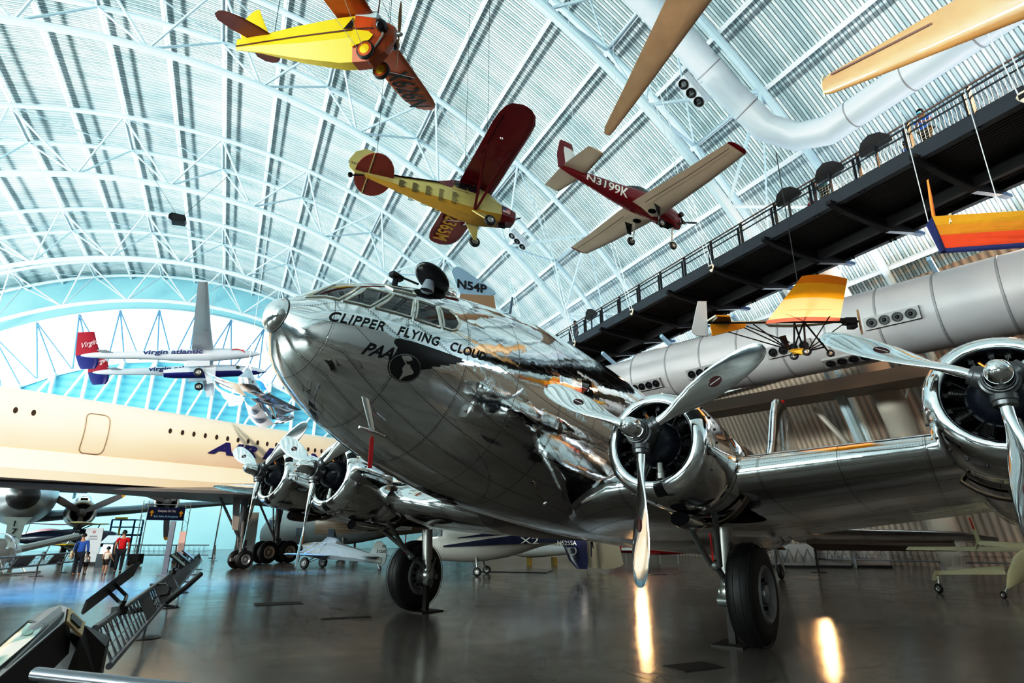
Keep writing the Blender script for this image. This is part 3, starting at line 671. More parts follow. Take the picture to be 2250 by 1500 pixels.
# tail ------------------------------------------------------------
secs = [(P(13.2,0,5.35), 8.4, .06),(P(15.6,0,6.2), 6.4, .08),(P(17.2,0,7.2), 5.2, .11),(P(18.0,0,8.4), 4.4, .13),(P(18.6,0,9.8), 3.6, .13),(P(19.0,0,10.5), 3.0, .13),(P(19.5,0,10.85), 2.2, .12),(P(20.0,0,10.95), 1.3, .12)]
secs = [(le, (-1,0,0), (0,1,0), ch, t) for le, ch, t in secs]
mb = MB(); R_ = wing_rings(secs, 12, 0); mb.loft(R_, uvf=lambda i, j: (i*.8, j*.3)); fin = mb.build('fin', ALUW, AIR, ang=50)
mb = MB(); mb.lathe_local(P(20.6,0,11.05), .10, 12, 8, (1,1,1.2)); mb.build('beacon', mat('red_beacon', (.7,.01,.01), .15), fin)
for sg in (1, -1):
    secs = [(P(17.6+.18*u+(0 if u < 5.6 else .8*(u-5.6)), sg*u, 4.92), (-1,0,0), (0,0,1), (3.3-.26*u) if u < 5.6 else (3.3-.26*5.6)*sqrt(max(.02,1-((u-5.6)/1.0)**2)), .10) for u in (.2,1.5,3,4.5,5.6,6.1,6.4,6.55)]
    mb = MB(); mb.loft(wing_rings(secs, 12, 0), uvf=lambda i, j: (i*.8, j*.3)); stb = mb.build('stabilizer', ALUW, AIR, ang=50)
    mb = MB(); mb.loft([[P(19.6+.1*u, sg*u, 4.86+.05), P(21.3-.05*u, sg*u, 4.74), P(21.3-.05*u, sg*u, 4.71), P(19.6+.1*u, sg*u, 4.72)] for u in (.6,2.5,4.4,5.3)]); mb.build('elevator', mat('elevator_fabric_brown', (.20,.13,.09), .6), stb)
tw = child_empty('tail_gear', AIR, BMI); c0 = BM @ P(17.9, 0, 3.6); c = Vector((c0.x, c0.y, .26)); wheel(tw, c, bU, .26, .18, grooves=False)
mb = MB(); mb.tube([c+bU*.15, (BM @ P(17.5,0,4.2))], .05, 8); mb.tube([c-bU*.15, (BM @ P(17.5,0,4.2))], .05, 8); mb.build('tail_strut', STRUT, tw)
# ================================================================ aircraft and fittings hung in the vault
PIT = math.atan(427/1290)
def dirv(px, py):
    dx = (px-1125)/1290; dy = (750-py)/1290
    return Vector((dx, cos(PIT)-dy*sin(PIT), sin(PIT)+dy*cos(PIT)))
def at(px, py, d): return Vector((0, 0, H))+dirv(px, py)*d       # the point seen at that spot, d metres deep
def gp(px, py, z=0.):
    v = dirv(px, py); return Vector((0, 0, H))+v*((z-H)/v.z)
def pose(loc, e): return Matrix.Translation(loc) @ (Matrix.Rotation(radians(e[2]),4,'Z') @ Matrix.Rotation(radians(e[1]),4,'Y') @ Matrix.Rotation(radians(e[0]),4,'X'))
def dense(st, n):
    st = np.array(st, float); x = st[:,0]; s = np.concatenate([[0], np.cumsum(np.hypot(np.diff(x), np.diff(st[:,2])*.5)+.02)])
    t = np.linspace(0, s[-1], n); return np.stack([pchip(s, st[:,k], t) for k in range(st.shape[1])], 1)
def hull(st, n=40, m=28, e=2.):
    """rings along x: rows (x, zc, half width, height up, height down)"""
    R_ = []
    for x, zc, w, hu, hd in dense(st, n):
        r = []
        for j in range(m):
            a = 2*pi*j/m; c_, s_ = cos(a), sin(a)
            r.append(Vector((x, w*math.copysign(abs(c_)**(2/e), c_), zc+(hu if s_ > 0 else hd)*math.copysign(abs(s_)**(2/e), s_))))
        R_.append(r)
    return R_
def poly_hull(rows):
    """flat-sided body: rows (x, [(y, z) ... right half from top to bottom]) mirrored"""
    return [[Vector((x, y, z)) for y, z in h]+[Vector((x, -y, z)) for y, z in h[::-1]] for x, h in rows]
def lifting(name, rows, m, parent, camber=.02, nseg=10, **kw):
    """rows (x of leading edge, y, z, chord, thickness ratio); chord runs towards -x"""
    mb = MB(); mb.loft(wing_rings([((x,y,z), (-1,0,0), (0,0,1), c, t) for x, y, z, c, t in rows], nseg, camber)); return mb.build(name, m, parent, ang=50, **kw)
def upright(name, rows, m, parent, y0=0.):
    """vertical surface: rows (x of leading edge, z, chord, thickness)"""
    mb = MB(); mb.loft(wing_rings([((x,y0,z), (-1,0,0), (0,1,0), c, t) for x, z, c, t in rows], 8, 0)); return mb.build(name, m, parent, ang=50)
def plate(name, poly, th, nrm, m, parent):
    n = Vector(nrm).normalized(); mb = MB(); mb.prism([Vector(p)-n*th/2 for p in poly], n*th); return mb.build(name, m, parent, smooth=False)
def small_prop(parent, c, R, m, a0, axis='x', nb=2, chord=.11, hubm=None, name='propeller'):
    pr = child_empty(name, parent, Matrix.Translation(c))
    for k in range(nb):
        a = a0+2*pi*k/nb; e = Vector((0, -sin(a), cos(a))); t = Vector((0, cos(a), sin(a))); f = Vector((1,0,0)); R_ = []
        for r, ch, be in ((.05,.6,60),(.25,.85,45),(.5,1,30),(.75,.85,22),(.93,.6,18),(1,.2,17)):
            be = radians(be); cd = t*cos(be)+f*sin(be); nd = f*cos(be)-t*sin(be); R_.append([e*r*R+cd*(ch*chord*cos(2*pi*j/12))*.7+nd*(.012+.1*ch*chord)*sin(2*pi*j/12)*.8 for j in range(12)])
        mb = MB(); mb.loft(R_); mb.build('blade', m, pr)
    mb = MB(); mb.lathe([(-.05,.07),(.04,.07),(.10,.05),(.14,0)], (0,0,0), (1,0,0), 14); mb.build('hub', hubm or STRUT, pr)
    return pr
def wire(parent, pts, r=.008, m=None, name='suspension_cable'):
    mb = MB(); mb.tube(pts, r, 5, False); return mb.build(name, m or WIREM, parent)
WIREM = mat('cable_dark', (.05,.055,.06), .4, .6)
WIREW = mat('cable_pale', (.62,.68,.72), .4, .3)
def hull_text(st, e, body, x0, x1, a0, a1, sd, m, parent, name='lettering', off=.012, dz=0., dy=0., **kw):
    """lettering wrapped on a hull's flank: x0..x1 along, angle a0..a1 from the waterline"""
    st = np.array(st, float); o_ = np.argsort(st[:,0]); st = st[o_]
    P_, T, w, hh = text_polys(body, **kw); P_, T = refine(P_, T, .12*w/len(body)+.05); out = []
    for u, v in P_:
        x = x0+(x1-x0)*u/w; a = radians(a0+(a1-a0)*v/hh); zc, W, hu, hd = (float(pchip(st[:,0], st[:,k], x)[0]) for k in (1,2,3,4)); c_, s_ = cos(a), sin(a)
        out.append((x, sd*(W*abs(c_)**(2/e)+off)+dy, zc+dz+((hu if s_ > 0 else hd)+off)*math.copysign(abs(s_)**(2/e), s_)))
    mb = MB(); mb.add(out, T); return mb.build(name, m, parent, ang=80)
def wires_up(parent, local_pts, rise, m=None, r=.010):
    inv = parent.matrix_world.inverted()
    for p in local_pts:
        w0 = parent.matrix_world @ Vector(p); wire(parent, [Vector(p), inv @ (w0+Vector((0,0,rise)))], r, m)

# ---- yellow and orange monoplane
ORG = mat('orange_doped_fabric', (.46,.085,.010), .35, coat=.3, noise=.18, nscale=2)
ORGD = mat('rust_orange_fabric', (.22,.032,.012), .4, noise=.12)
YEL = mat('yellow_doped_fabric', (.72,.50,.008), .4, noise=.06, nscale=2)
BRN = mat('brown_trim', (.10,.028,.012), .4)
WOOD = mat('varnished_propeller_wood', (.20,.10,.03), .3, coat=.4)
PANE = mat('pale_window_film', (.55,.62,.64), .08, spec=.8)
A1 = thing('light_airplane', 'yellow and orange monoplane with X626N in black under its orange wing, hung from the roof', 'airplane', pose((-5.07,14.17,16.05), (10.2,8.4,-12.1)))
fb = [(.45,[(.20,.42),(.36,.40),(.38,-.30),(.20,-.98)]),(0,[(.20,.42),(.36,.38),(.38,-.32),(.20,-.98)]),(-1.5,[(.14,.30),(.28,.26),(.28,-.32),(.13,-.72)]),(-3.0,[(.06,.18),(.12,.14),(.12,-.20),(.04,-.38)]),(-3.95,[(.012,.12),(.02,.10),(.02,-.16),(.012,-.24)])]
mb = MB(); mb.loft(poly_hull(fb)); f_ = mb.build('fuselage', YEL, A1, ang=12)
nb_ = [(.44,[(.21,.43),(.37,.41),(.39,-.31),(.21,-.99)]),(1.0,[(.24,.36),(.38,.30),(.39,-.34),(.20,-.97)]),(1.42,[(.16,.26),(.27,.20),(.28,-.22),(.12,-.62)]),(1.62,[(.08,.18),(.13,.14),(.13,-.12),(.08,-.22)])]
mb = MB(); mb.loft(poly_hull(nb_)); mb.build('nose_cowling', ORG, A1, ang=14)
# yellow side blaze reaching forward on the orange nose
for sd in (1,-1):
    mb = MB(); mb.add([(.43,sd*.405,-.06),(.95,sd*.405,-.14),(1.12,sd*.392,-.26),(1.02,sd*.400,-.42),(.43,sd*.395,-.62)], [(0,1,2,3,4)]); mb.build('side_blaze', YEL, A1, smooth=False)
    mb = MB(); mb.loft([[Vector((x,sd*y,z)),Vector((x,sd*y,z-.05))] for x,y,z in ((1.10,.40,-.02),(.45,.405,-.03),(0,.395,-.06),(-1.5,.292,-.08),(-3,.133,-.09),(-3.95,.032,-.10))], False, False, closed=False); mb.build('side_stripe', BRN, A1, smooth=False)
    lifting('wing', [(1.0,0,.47,1.27,.12),(1.0,sd*3.9,.53,1.27,.12),(.98,sd*4.6,.54,1.2,.11),(.93,sd*5.0,.55,1.02,.10),(.80,sd*5.28,.55,.72,.09),(.62,sd*5.40,.55,.3,.08)], ORG, A1)
    mb = MB(); mb.loft([[Vector((.02,sd*y,z-.055)),Vector((-.02,sd*y,z-.055))] for y, z in ((2.2,.50),(5.0,.56))], False, False, closed=False); mb.build('aileron_gap', BRN, A1, smooth=False)
    mb = MB(); mb.lathe_local((1.38,sd*.42,-.02), .17, 12, 8, (1,1.5,1)); mb.build('engine_cylinder', BLACK, A1)
    mb = MB(); mb.tube([(1.42,sd*.40,.0),(1.40,sd*.34,-.25),(1.15,sd*.28,-.62),(.95,sd*.24,-.85)], .03, 8); mb.build('exhaust_pipe', STRUT, A1)
    g = child_empty('wheel', A1); c = Vector((1.02,sd*.52,-.83)); mb = MB(); mb.lathe([(-.06,.20),(-.07,.235),(-.04,.275),(.04,.275),(.07,.235),(.06,.20)], c, (0,1,0), 28); mb.build('tyre', RUBBER, g)
    mb = MB(); mb.lathe([(-.065,.235),(-.075,.15),(.075,.15),(.065,.235)], c, (0,1,0), 28); mb.build('orange_ring', ORG, g)
    mb = MB(); mb.lathe([(-.078,.15),(-.10,0),(.10,0),(.078,.15)], c, (0,1,0), 28); mb.build('hub_disc', YEL, g)
    lifting('stabilizer', [(-2.55,0,.14,1.0,.06),(-2.75,sd*.5,.14,1.05,.06),(-3.0,sd*.95,.14,.92,.05),(-3.25,sd*1.22,.14,.55,.05),(-3.4,sd*1.32,.14,.2,.05)], ORGD, A1)
    for q in ((.95,3.0,.52),(-.2,3.0,.52)): wire(A1, [(q[0],0,1.25),(q[0],sd*q[1],q[2])], .008, WIREM, 'bracing_wire'); wire(A1, [(.95,sd*.1,-1.0),(q[0],sd*q[1],q[2]-.1)], .008, WIREW, 'bracing_wire')
upright('fin', [(-2.7,.10,1.1,.05),(-2.95,.5,.95,.05),(-3.15,.85,.6,.05),(-3.25,1.05,.3,.05),(-3.3,1.12,.1,.05)], YEL, A1)
mb = MB(); mb.box((.78,0,.40), (.7,.74,.20)); mb.build('windscreen', PANE, A1)
mb = MB(); 
for q in ((.95,0),(-.2,0)): mb.tube([(q[0],0,.5),(q[0],0,1.27)], .02, 6)
mb.build('king_post', BRN, A1)
plate('door_opening', [(.40,-.405,.33),(.40,-.405,-.02),(.12,-.40,-.02)], .01, (0,1,0), BLACK, A1)
small_prop(A1, (1.74,0,-.02), .98, WOOD, radians(8), nb=2, chord=.09)
flat_text('X626N', (-.12,2.55,.46-.025), (0,1,.012), (1,0,0), .92, BLACK, A1, name='wing_lettering', width=2.45, off=.012, bold=.02, space=1.05)
wires_up(A1, [(.9,-.9,.5),(-2.6,0,.15),(.9,.9,.5)], 14)

# ---- red and cream high-wing monoplane
CREAM = mat('cream_enamel', (.56,.47,.20), .35, coat=.2, noise=.05, nscale=2)
CREAMD = mat('yellow_underside', (.50,.30,.05), .35)
MAROON = mat('deep_red_enamel', (.17,.006,.010), .22, coat=.5, noise=.1, nscale=2)
REDBR = mat('red_elevator_fabric', (.26,.035,.018), .4, noise=.12)
GOLD = mat('gold_lettering', (.62,.36,.05), .4)
A2 = thing('light_airplane', 'deep red and cream high-wing airplane with names listed on its flank, hung overhead', 'airplane', pose((-2.21,23.21,15.72), (-3.8,4.4,23.8)))
rows = [(2.45,[(.22,.26),(.34,.10),(.34,-.22),(.20,-.36)]),(1.7,[(.30,.36),(.47,.20),(.50,-.30),(.30,-.52)]),(1.0,[(.40,.72),(.52,.35),(.55,-.42),(.34,-.66)]),(.2,[(.42,.92),(.54,.40),(.56,-.44),(.34,-.66)]),(-.6,[(.36,.86),(.50,.35),(.52,-.40),(.30,-.58)]),(-1.4,[(.24,.56),(.42,.28),(.42,-.32),(.22,-.48)]),(-3.0,[(.12,.34),(.24,.18),(.24,-.18),(.11,-.28)]),(-4.4,[(.05,.20),(.08,.12),(.08,-.02),(.04,-.08)])]
def sub(rows, a, b): return poly_hull([(x, h[a:b]) for x, h in rows])
mb = MB(); R_ = poly_hull(rows); mb.loft(R_); mb.build('fuselage', CREAM, A2, ang=25)
mb = MB(); mb.loft([[Vector((x+.0,y*1.015,z)) for y, z in h[2:4]]+[Vector((x,-y*1.015,z)) for y, z in h[2:4][::-1]] for x, h in [(x,[(y,z) for y,z in h]) for x,h in rows[1:]]], False, False, closed=False); o_ = mb.build('belly', CREAMD, A2, ang=25); o_.location = (0,0,-.006)
mb = MB(); mb.loft([[Vector((x,y*1.012,z)) for y, z in ((h[1][0],h[1][1]*f+h[0][1]*(1-f)),h[0])]+[Vector((x,-y*1.012,z)) for y, z in (h[0],(h[1][0],h[1][1]*f+h[0][1]*(1-f)))] for (x,h),f in zip(rows,(1,1,1.3,1.3,1.2,.35,.25,.05))], False, False, closed=False); o_ = mb.build('upper_decking', MAROON, A2, ang=25); o_.location = (0,0,.008)
mb = MB(); mb.loft([[Vector((x,y*1.02,z*1.02)) for y, z in h]+[Vector((x,-y*1.02,z*1.02)) for y, z in h[::-1]] for x, h in (rows[0],(2.1,[(.27,.32),(.42,.16),(.44,-.27),(.26,-.45)]),(1.72,[(.30,.36),(.47,.20),(.50,-.30),(.30,-.52)]))]); mb.build('nose_cowling', MAROON, A2, ang=25)
for sd in (1,-1):
    lifting('wing', [(1.35,0,.98,1.68,.12),(1.35,sd*4.2,1.12,1.68,.12),(1.30,sd*4.7,1.14,1.58,.11),(1.12,sd*5.1,1.15,1.30,.10),(.85,sd*5.33,1.16,.85,.10),(.6,sd*5.42,1.16,.3,.1)], MAROON, A2)
    st_ = child_empty('wing_strut', A2)
    for x0, x1 in ((.45,.95),(.40,-.1)):
        mb = MB(); mb.loft([[Vector((x+.05*cos(2*pi*j/10)*1.2, y+.02*sin(2*pi*j/10), z)) for j in range(10)] for x, y, z in ((x0,sd*.5,-.50),(x1,sd*3.0,.98))]); mb.build('strut_tube', MAROON, st_)
    mb = MB(); mb.loft([[Vector((-.05,sd*y,z)),Vector((-.09,sd*y,z))] for y, z in ((2.4,1.005),(4.7,1.085))], False, False, closed=False); mb.build('aileron_gap', BLACK, A2, smooth=False)
    n_ = 14; el = [(-4.10-.80*cos(pi*i/n_)+.05, sd*(.06+1.42*sin(pi*i/n_)), .10) for i in range(n_+1)]
    plate('stabilizer', el, .05, (0,0,1), REDBR, A2); mb = MB(); mb.beam((-4.30,sd*.08,.065),(-4.30,sd*1.45,.065), .05, .012); mb.build('hinge_line', CREAM, A2, smooth=False)
    wheel(A2, (1.0,sd*.95,-1.15), (0,1,0), .26, .19, STRUT, name='wheel', grooves=False)
    mb = MB(); mb.loft([[Vector((.95,sd*.42,-.52)),Vector((.25,sd*.42,-.52)),Vector((.25,sd*.46,-.50)),Vector((.95,sd*.46,-.50))],[Vector((1.05,sd*.86,-1.12)),Vector((.92,sd*.86,-1.12)),Vector((.92,sd*.90,-1.10)),Vector((1.05,sd*.90,-1.10))]]); mb.build('gear_leg', CREAM, A2, smooth=False)
    plate('side_window', [(.55,sd*.50,.74),(.55,sd*.55,.36),(.05,sd*.565,.36),(-.1,sd*.52,.74)], .03, (0,1,0), GLASSD, A2); plate('side_window', [(-.16,sd*.52,.74),(-.05,sd*.56,.36),(-.5,sd*.53,.40),(-.66,sd*.50,.56),(-.55,sd*.49,.70)], .03, (0,1,0), GLASSD, A2)
    # listed names: short dark lines in five columns
    for c_ in range(5):
        mb = MB(); x0 = -3.0+.58*c_; k = (x0+3.0)/2.4
        for r_ in range(9+2*(c_ % 2)+c_//2):
            z = .10-.055*r_*(.75+.3*k); L = .2+.16*((r_*7+c_*5) % 5)/5; y = sd*(.246+.105*(x0+3)*1.05+.012)
            mb.add([(x0,y,z),(x0+L,y+sd*.065*L,z-.0),(x0+L,y+sd*.065*L,z-.028),(x0,y,z-.028)], [(0,1,2,3)])
        mb.build('name_list', mat('faded_ink', (.10,.085,.04), .6), A2, smooth=False)
    mb = MB(); x_, y_, z_ = 1.92, sd*.475, .12
    us = child_empty('flag', A2)
    mb = MB(); mb.add([(x_-.18,y_+sd*.02,z_),(x_+.22,y_-sd*.03,z_-.03),(x_+.22,y_-sd*.02,z_-.27),(x_-.18,y_+sd*.035,z_-.24)], [(0,1,2,3)]); mb.build('white_field', mat('white_lettering', (.8,.8,.78), .4), us, smooth=False)
    for s_ in range(4):
        t = s_/4+.03; mb = MB(); mb.add([(x_-.18,y_+sd*.028,z_-.24*t),(x_+.22,y_-sd*.022,z_-.03-.24*t),(x_+.22,y_-sd*.018,z_-.03-.24*(t+.12)),(x_-.18,y_+sd*.035,z_-.24*(t+.12))], [(0,1,2,3)]); mb.build('red_bar', RED, us, smooth=False)
    mb = MB(); mb.add([(x_-.19,y_+sd*.034,z_+.005),(x_-.0,y_+sd*.012,z_-.012),(x_-.0,y_+sd*.018,z_-.14),(x_-.19,y_+sd*.04,z_-.125)], [(0,1,2,3)]); mb.build('blue_corner', mat('flag_blue', (.01,.08,.20), .4), us, smooth=False)
fp = [(-3.5,.20),(-3.75,.5),(-3.95,.95),(-4.2,1.28),(-4.55,1.32),(-4.95,1.02),(-5.15,.55),(-5.1,.15),(-4.85,-.06),(-4.4,-.02)]
plate('fin', [(x,0,z) for x, z in fp], .06, (0,1,0), CREAM, A2)
plate('windscreen', [(1.35,0,.50),(1.05,.42,.42),(.62,.44,.84),(.70,0,.90),(.62,-.44,.84),(1.05,-.42,.42)], .03, (.6,0,.8), GLASSD, A2)
mb = MB(); mb.lathe([(-.05,.10),(.05,.10),(.05,0)], (-5.0,0,-.22), (0,1,0), 14); tw_ = mb.build('tail_wheel', RUBBER, A2); mb = MB(); mb.tube([(-4.45,0,-.02),(-4.9,.03,-.18)], .03, 6); mb.build('tail_spring', BLACK, tw_)
mb = MB(); mb.box((1.95,.0,-.56), (.3,.16,.12)); mb.build('air_intake', BLACK, A2)
mb = MB(); mb.lathe_local((.3,-3.6,.97), .07, 10, 6, (1,1,.5)); mb.build('landing_light', CHROME, A2)
small_prop(A2, (2.52,0,0), .92, BLACK, radians(-62), nb=2, chord=.09)
flat_text('NC2365M', (-.05,1.2,.965), (0,1,.035), (1,0,0), .80, GOLD, A2, name='wing_lettering', width=3.7, off=.012, bold=.025, space=1.0)
flat_text('2365M', (-5.20,-.035,.34), (1,0,0), (0,0,1), .12, BRN, A2, name='fin_lettering', width=.62)
wires_up(A2, [(.5,-1.5,1.05),(.5,1.5,1.05),(-4.0,0,.2)], 12)

# ---- red and white low-wing airplane
WHT = mat('warm_white_enamel', (.62,.52,.42), .4, noise=.05, nscale=1.5)
WH2 = mat('white_enamel', (.72,.74,.74), .35)
CRIM = mat('crimson_enamel', (.20,.005,.012), .18, coat=.6)
A3 = thing('light_airplane', 'red low-wing airplane lettered N3199K with tricycle wheels and exposed engine, hung from the roof', 'airplane', pose((4.92,19.23,13.12), (1.4,7.4,29.6)))
mb = MB(); mb.loft(hull([(1.75,.12,.16,.20,.34),(1.3,.14,.32,.26,.40),(.6,.14,.40,.34,.42),(-.2,.14,.40,.40,.42),(-1.2,.10,.31,.30,.36),(-2.4,.08,.19,.20,.24),(-3.3,.06,.10,.12,.14),(-3.75,.05,.03,.06,.08)], 36, 24, 2.6)); mb.build('fuselage', CRIM, A3)
mb = MB(); mb.loft([[Vector((x,w*cos(pi*j/10)*1.02,z+hh*sin(pi*j/10)*1.03)) for j in range(11)] for x, w, z, hh in ((1.72,.15,.20,.14),(1.3,.30,.20,.22),(.6,.36,.20,.30),(-.2,.36,.20,.36),(-1.2,.28,.16,.26),(-2.4,.17,.12,.18),(-3.2,.09,.09,.10))], False, False, closed=False); mb.build('upper_decking', WH2, A3)
mb = MB(); mb.loft(hull([(.55,.46,.05,.04,.04),(.2,.46,.28,.26,.1),(-.3,.46,.30,.30,.1),(-.8,.44,.20,.16,.1),(-1.1,.40,.04,.04,.04)], 20, 16)); mb.build('canopy', GLASSD, A3)
for sd in (1,-1):
    lifting('wing', [(.62,0,-.20,1.38,.14),(.60,sd*.5,-.20,1.36,.14),(.58,sd*2.6,-.06,1.08,.13),(.50,sd*4.2,.06,.84,.12)], WHT, A3)
    lifting('wing_tip', [(.50,sd*4.2,.06,.85,.12),(.44,sd*4.28,.068,.76,.1),(.30,sd*4.33,.07,.5,.08)], CRIM, A3)
    mb = MB(); mb.loft([[Vector((x,sd*y,z)),Vector((x-.025,sd*y,z))] for x, y, z in ((-.45,.6,-.275),(-.26,2.4,-.145),(-.13,4.1,-.0))], False, False, closed=False); mb.build('flap_gap', BRN, A3, smooth=False)
    lifting('stabilizer', [(-2.75,0,.12,.95,.09),(-2.95,sd*1.35,.14,.62,.09)], WHT, A3)
    wheel(A3, (.15,sd*.82,-1.0), (0,1,0), .17, .12, STRUT, grooves=False)
    mb = MB(); mb.tube([(.15,sd*.66,-.25),(.15,sd*.70,-.98),(.15,sd*.82,-1.0)], .028, 8); mb.build('gear_leg', STRUT, A3)
    plate('gear_door', [(.10,sd*.76,-.30),(-.22,sd*.80,-.30),(-.05,sd*.82,-.72),(.10,sd*.80,-.76)], .015, (0,1,0), BLACK, A3)
    mb = MB(); mb.add([(.30+.17*cos(2*pi*j/20)-.25,sd*(.42+.14*sin(2*pi*j/20)),-.335) for j in range(20)], [tuple(range(20))]); mb.build('wheel_well', DARK, A3, smooth=False)
    mb = MB(); mb.lathe([(0,.10),(.20,.10),(.22,.06),(.22,0)], (1.62,sd*.10,.26), (0,sd,.15), 12); mb.build('engine_cylinder', BLACK, A3)
    hull_text([(1.75,.12,.16,.20,.34),(1.3,.14,.32,.26,.40),(.6,.14,.40,.34,.42),(-.2,.14,.40,.40,.42),(-1.2,.10,.31,.30,.36),(-2.4,.08,.19,.20,.24),(-3.3,.06,.10,.12,.14),(-3.75,.05,.03,.06,.08)], 2.6, 'N3199K', -2.75 if sd < 0 else -1.0, -1.0 if sd < 0 else -2.75, -42, 12, sd, MATS['white_lettering'], A3, bold=.02)
upright('fin', [(-2.95,.10,.8,.09),(-3.25,.7,.62,.09),(-3.42,1.08,.45,.08)], WH2, A3); upright('rudder', [(-3.4,-.02,.46,.08),(-3.55,.5,.42,.08),(-3.62,1.10,.30,.08)], CRIM, A3); upright('fin_cap', [(-3.30,.92,.56,.10),(-3.40,1.14,.48,.09)], CRIM, A3)
wheel(A3, (1.5,0,-1.02), (0,1,0), .16, .11, STRUT, name='nose_wheel', grooves=False); mb = MB(); mb.tube([(1.42,0,-.25),(1.5,.07,-.98),(1.5,0,-1.02)], .028, 8); mb.build('nose_gear_leg', STRUT, A3)
plate('nose_gear_well', [(1.35,-.16,-.285),(1.35,.16,-.285),(.75,.16,-.295),(.75,-.16,-.295)], .01, (0,0,1), DARK, A3)
mb = MB(); mb.box((1.70,0,.16), (.22,.22,.20)); mb.tube([(1.6,-.3,.1),(1.75,-.2,-.05),(1.5,-.2,-.15)], .03, 6); mb.build('engine_block', mat('engine_black', (.010,.010,.011), .4, .4), A3)
small_prop(A3, (2.0,0,.22), .80, BLACK, radians(-62), nb=2, chord=.085)
wires_up(A3, [(.3,-1.4,.0),(.3,1.4,.0),(-3.2,0,.3)], 15, WIREW)

# ---- twin-boom jet
GFW = mat('glossy_white_composite', (.62,.66,.74), .25)
GFR = mat('fin_red', (.33,.012,.035), .3); GFB = mat('deep_blue_gloss', (.012,.02,.17), .25); GFN = mat('navy_lettering', (.02,.03,.12), .4)
A4 = thing('jet_airplane', 'white twin-boom jet with red and blue tail fins hung before the bright far window', 'airplane', pose((-27.1,49.31,15.82), (.7,-10.4,26.7)))
for sd in (1,-1):
    bo = child_empty('boom', A4); mb = MB(); mb.loft([[v+Vector((0,sd*2.9,0)) for v in r] for r in hull([(4.6,-.10,.02,.02,.02),(3.8,-.08,.30,.26,.26),(2.4,-.02,.50,.46,.46),(.4,0,.58,.56,.56),(-1.5,.05,.50,.50,.48),(-4,.18,.36,.36,.34),(-7.6,.30,.22,.22,.20),(-8.2,.32,.06,.08,.06)], 36, 20)]); mb.build('boom_shell', GFW, bo)
    upright('upper_fin', [(-7.0,.35,1.55,.1),(-7.35,2.2,1.05,.1)], GFR, bo, sd*2.9); upright('lower_fin', [(-7.0,.36,1.55,.1),(-7.1,-.45,1.25,.1),(-7.3,-.75,.9,.1)], GFB, bo, sd*2.9)
    lifting('tailplane', [(-6.0,sd*2.9-.1,.42,.8,.08),(-6.5,sd*2.9-1.15,.42,.6,.08)], GFW, bo); lifting('tailplane', [(-6.0,sd*2.9+.1,.42,.8,.08),(-6.5,sd*2.9+1.15,.42,.6,.08)], GFW, bo)
    for s2 in (-1, 1):
        x0 = -4.1 if s2 < 0 else .4; flat_text('virgin atlantic', (x0, sd*2.9+s2*.36, -.02 if s2 < 0 else -.05), (1,-.05*1,-.035) if s2 < 0 else (-1,-.03,.035), (0,0,1), .50, GFN, bo, width=4.2, off=.18, bold=.03, shear=.15)
        flat_text('Virgin', (-8.15 if s2 < 0 else -7.1, sd*2.9+s2*.07, .75), (s2*-1,0,.35), (0,0,1), .55, MATS['white_lettering'], bo, name='fin_lettering', width=1.05, off=.03, shear=.3)
    if True:
        mb = MB(); mb.tube([(2.7-.5*cos(t)*1.0, sd*2.9-.49-.015*sin(t), .12+.16*sin(t*1.3)) for t in np.linspace(.2, 3.6, 12)], [.02+.03*sin(pi*i/11) for i in range(12)], 6); mb.build('red_swirl', RED, bo)
    mb = MB(); mb.box((-.3,sd*2.9,-.72), (1.7,.34,.5)); mb.build('gear_fairing', GFW, bo); wheel(A4, (-.3,sd*2.9,-1.45), (0,1,0), .36, .22, STRUT, grooves=False); mb = MB(); mb.tube([(-.3,sd*2.9+.2,-.8),(-.3,sd*2.9+.2,-1.45)], .06, 8); mb.build('gear_leg', STRUT, A4)
    plate('gear_door', [(.0,sd*2.9+.3,-.8),(1.0,sd*2.9+.3,-.8),(.9,sd*2.9+.34,-2.3),(.3,sd*2.9+.34,-2.4)], .03, (0,1,0), GFW, A4)
    lifting('wing', [(.95,0,.28,1.75,.15),(.9,sd*2.9,.32,1.65,.15),(.6,sd*9,.62,1.15,.14),(.35,sd*17.2,1.1,.55,.13)], GFW, A4)
pod = child_empty('crew_pod', A4); mb = MB(); mb.loft(hull([(5.2,-1.05,.03,.05,.05),(4.2,-.95,.32,.36,.30),(2.6,-.85,.48,.52,.42),(0,-.80,.50,.52,.45),(-2.0,-.75,.42,.42,.40),(-2.9,-.72,.28,.28,.30)], 30, 20)); mb.build('pod_shell', GFW, pod)
mb = MB(); mb.loft([[Vector((x,w*cos(-pi*j/10)*1.03,z+hh*sin(-pi*j/10)*1.04)) for j in range(11)] for x, w, z, hh in ((5.1,.06,-1.05,.06),(4.2,.32,-.98,.30),(2.6,.48,-.90,.42),(0,.50,-.85,.45),(-2.0,.42,-.80,.40),(-2.9,.28,-.76,.30))], True, True, closed=False); mb.build('blue_belly', GFB, pod)
for x in (2.8,3.7): mb = MB(); mb.lathe([(0,.16),(.06,.15),(.06,0)], (x,-.42+.02*(x-2.8),-.62), (0,-1,.3), 14); mb.build('round_window', GLASSD, pod)
wires_up(A4, [(.2,-2.9,.9),(.2,2.9,.9)], 10, WIREW, .012)

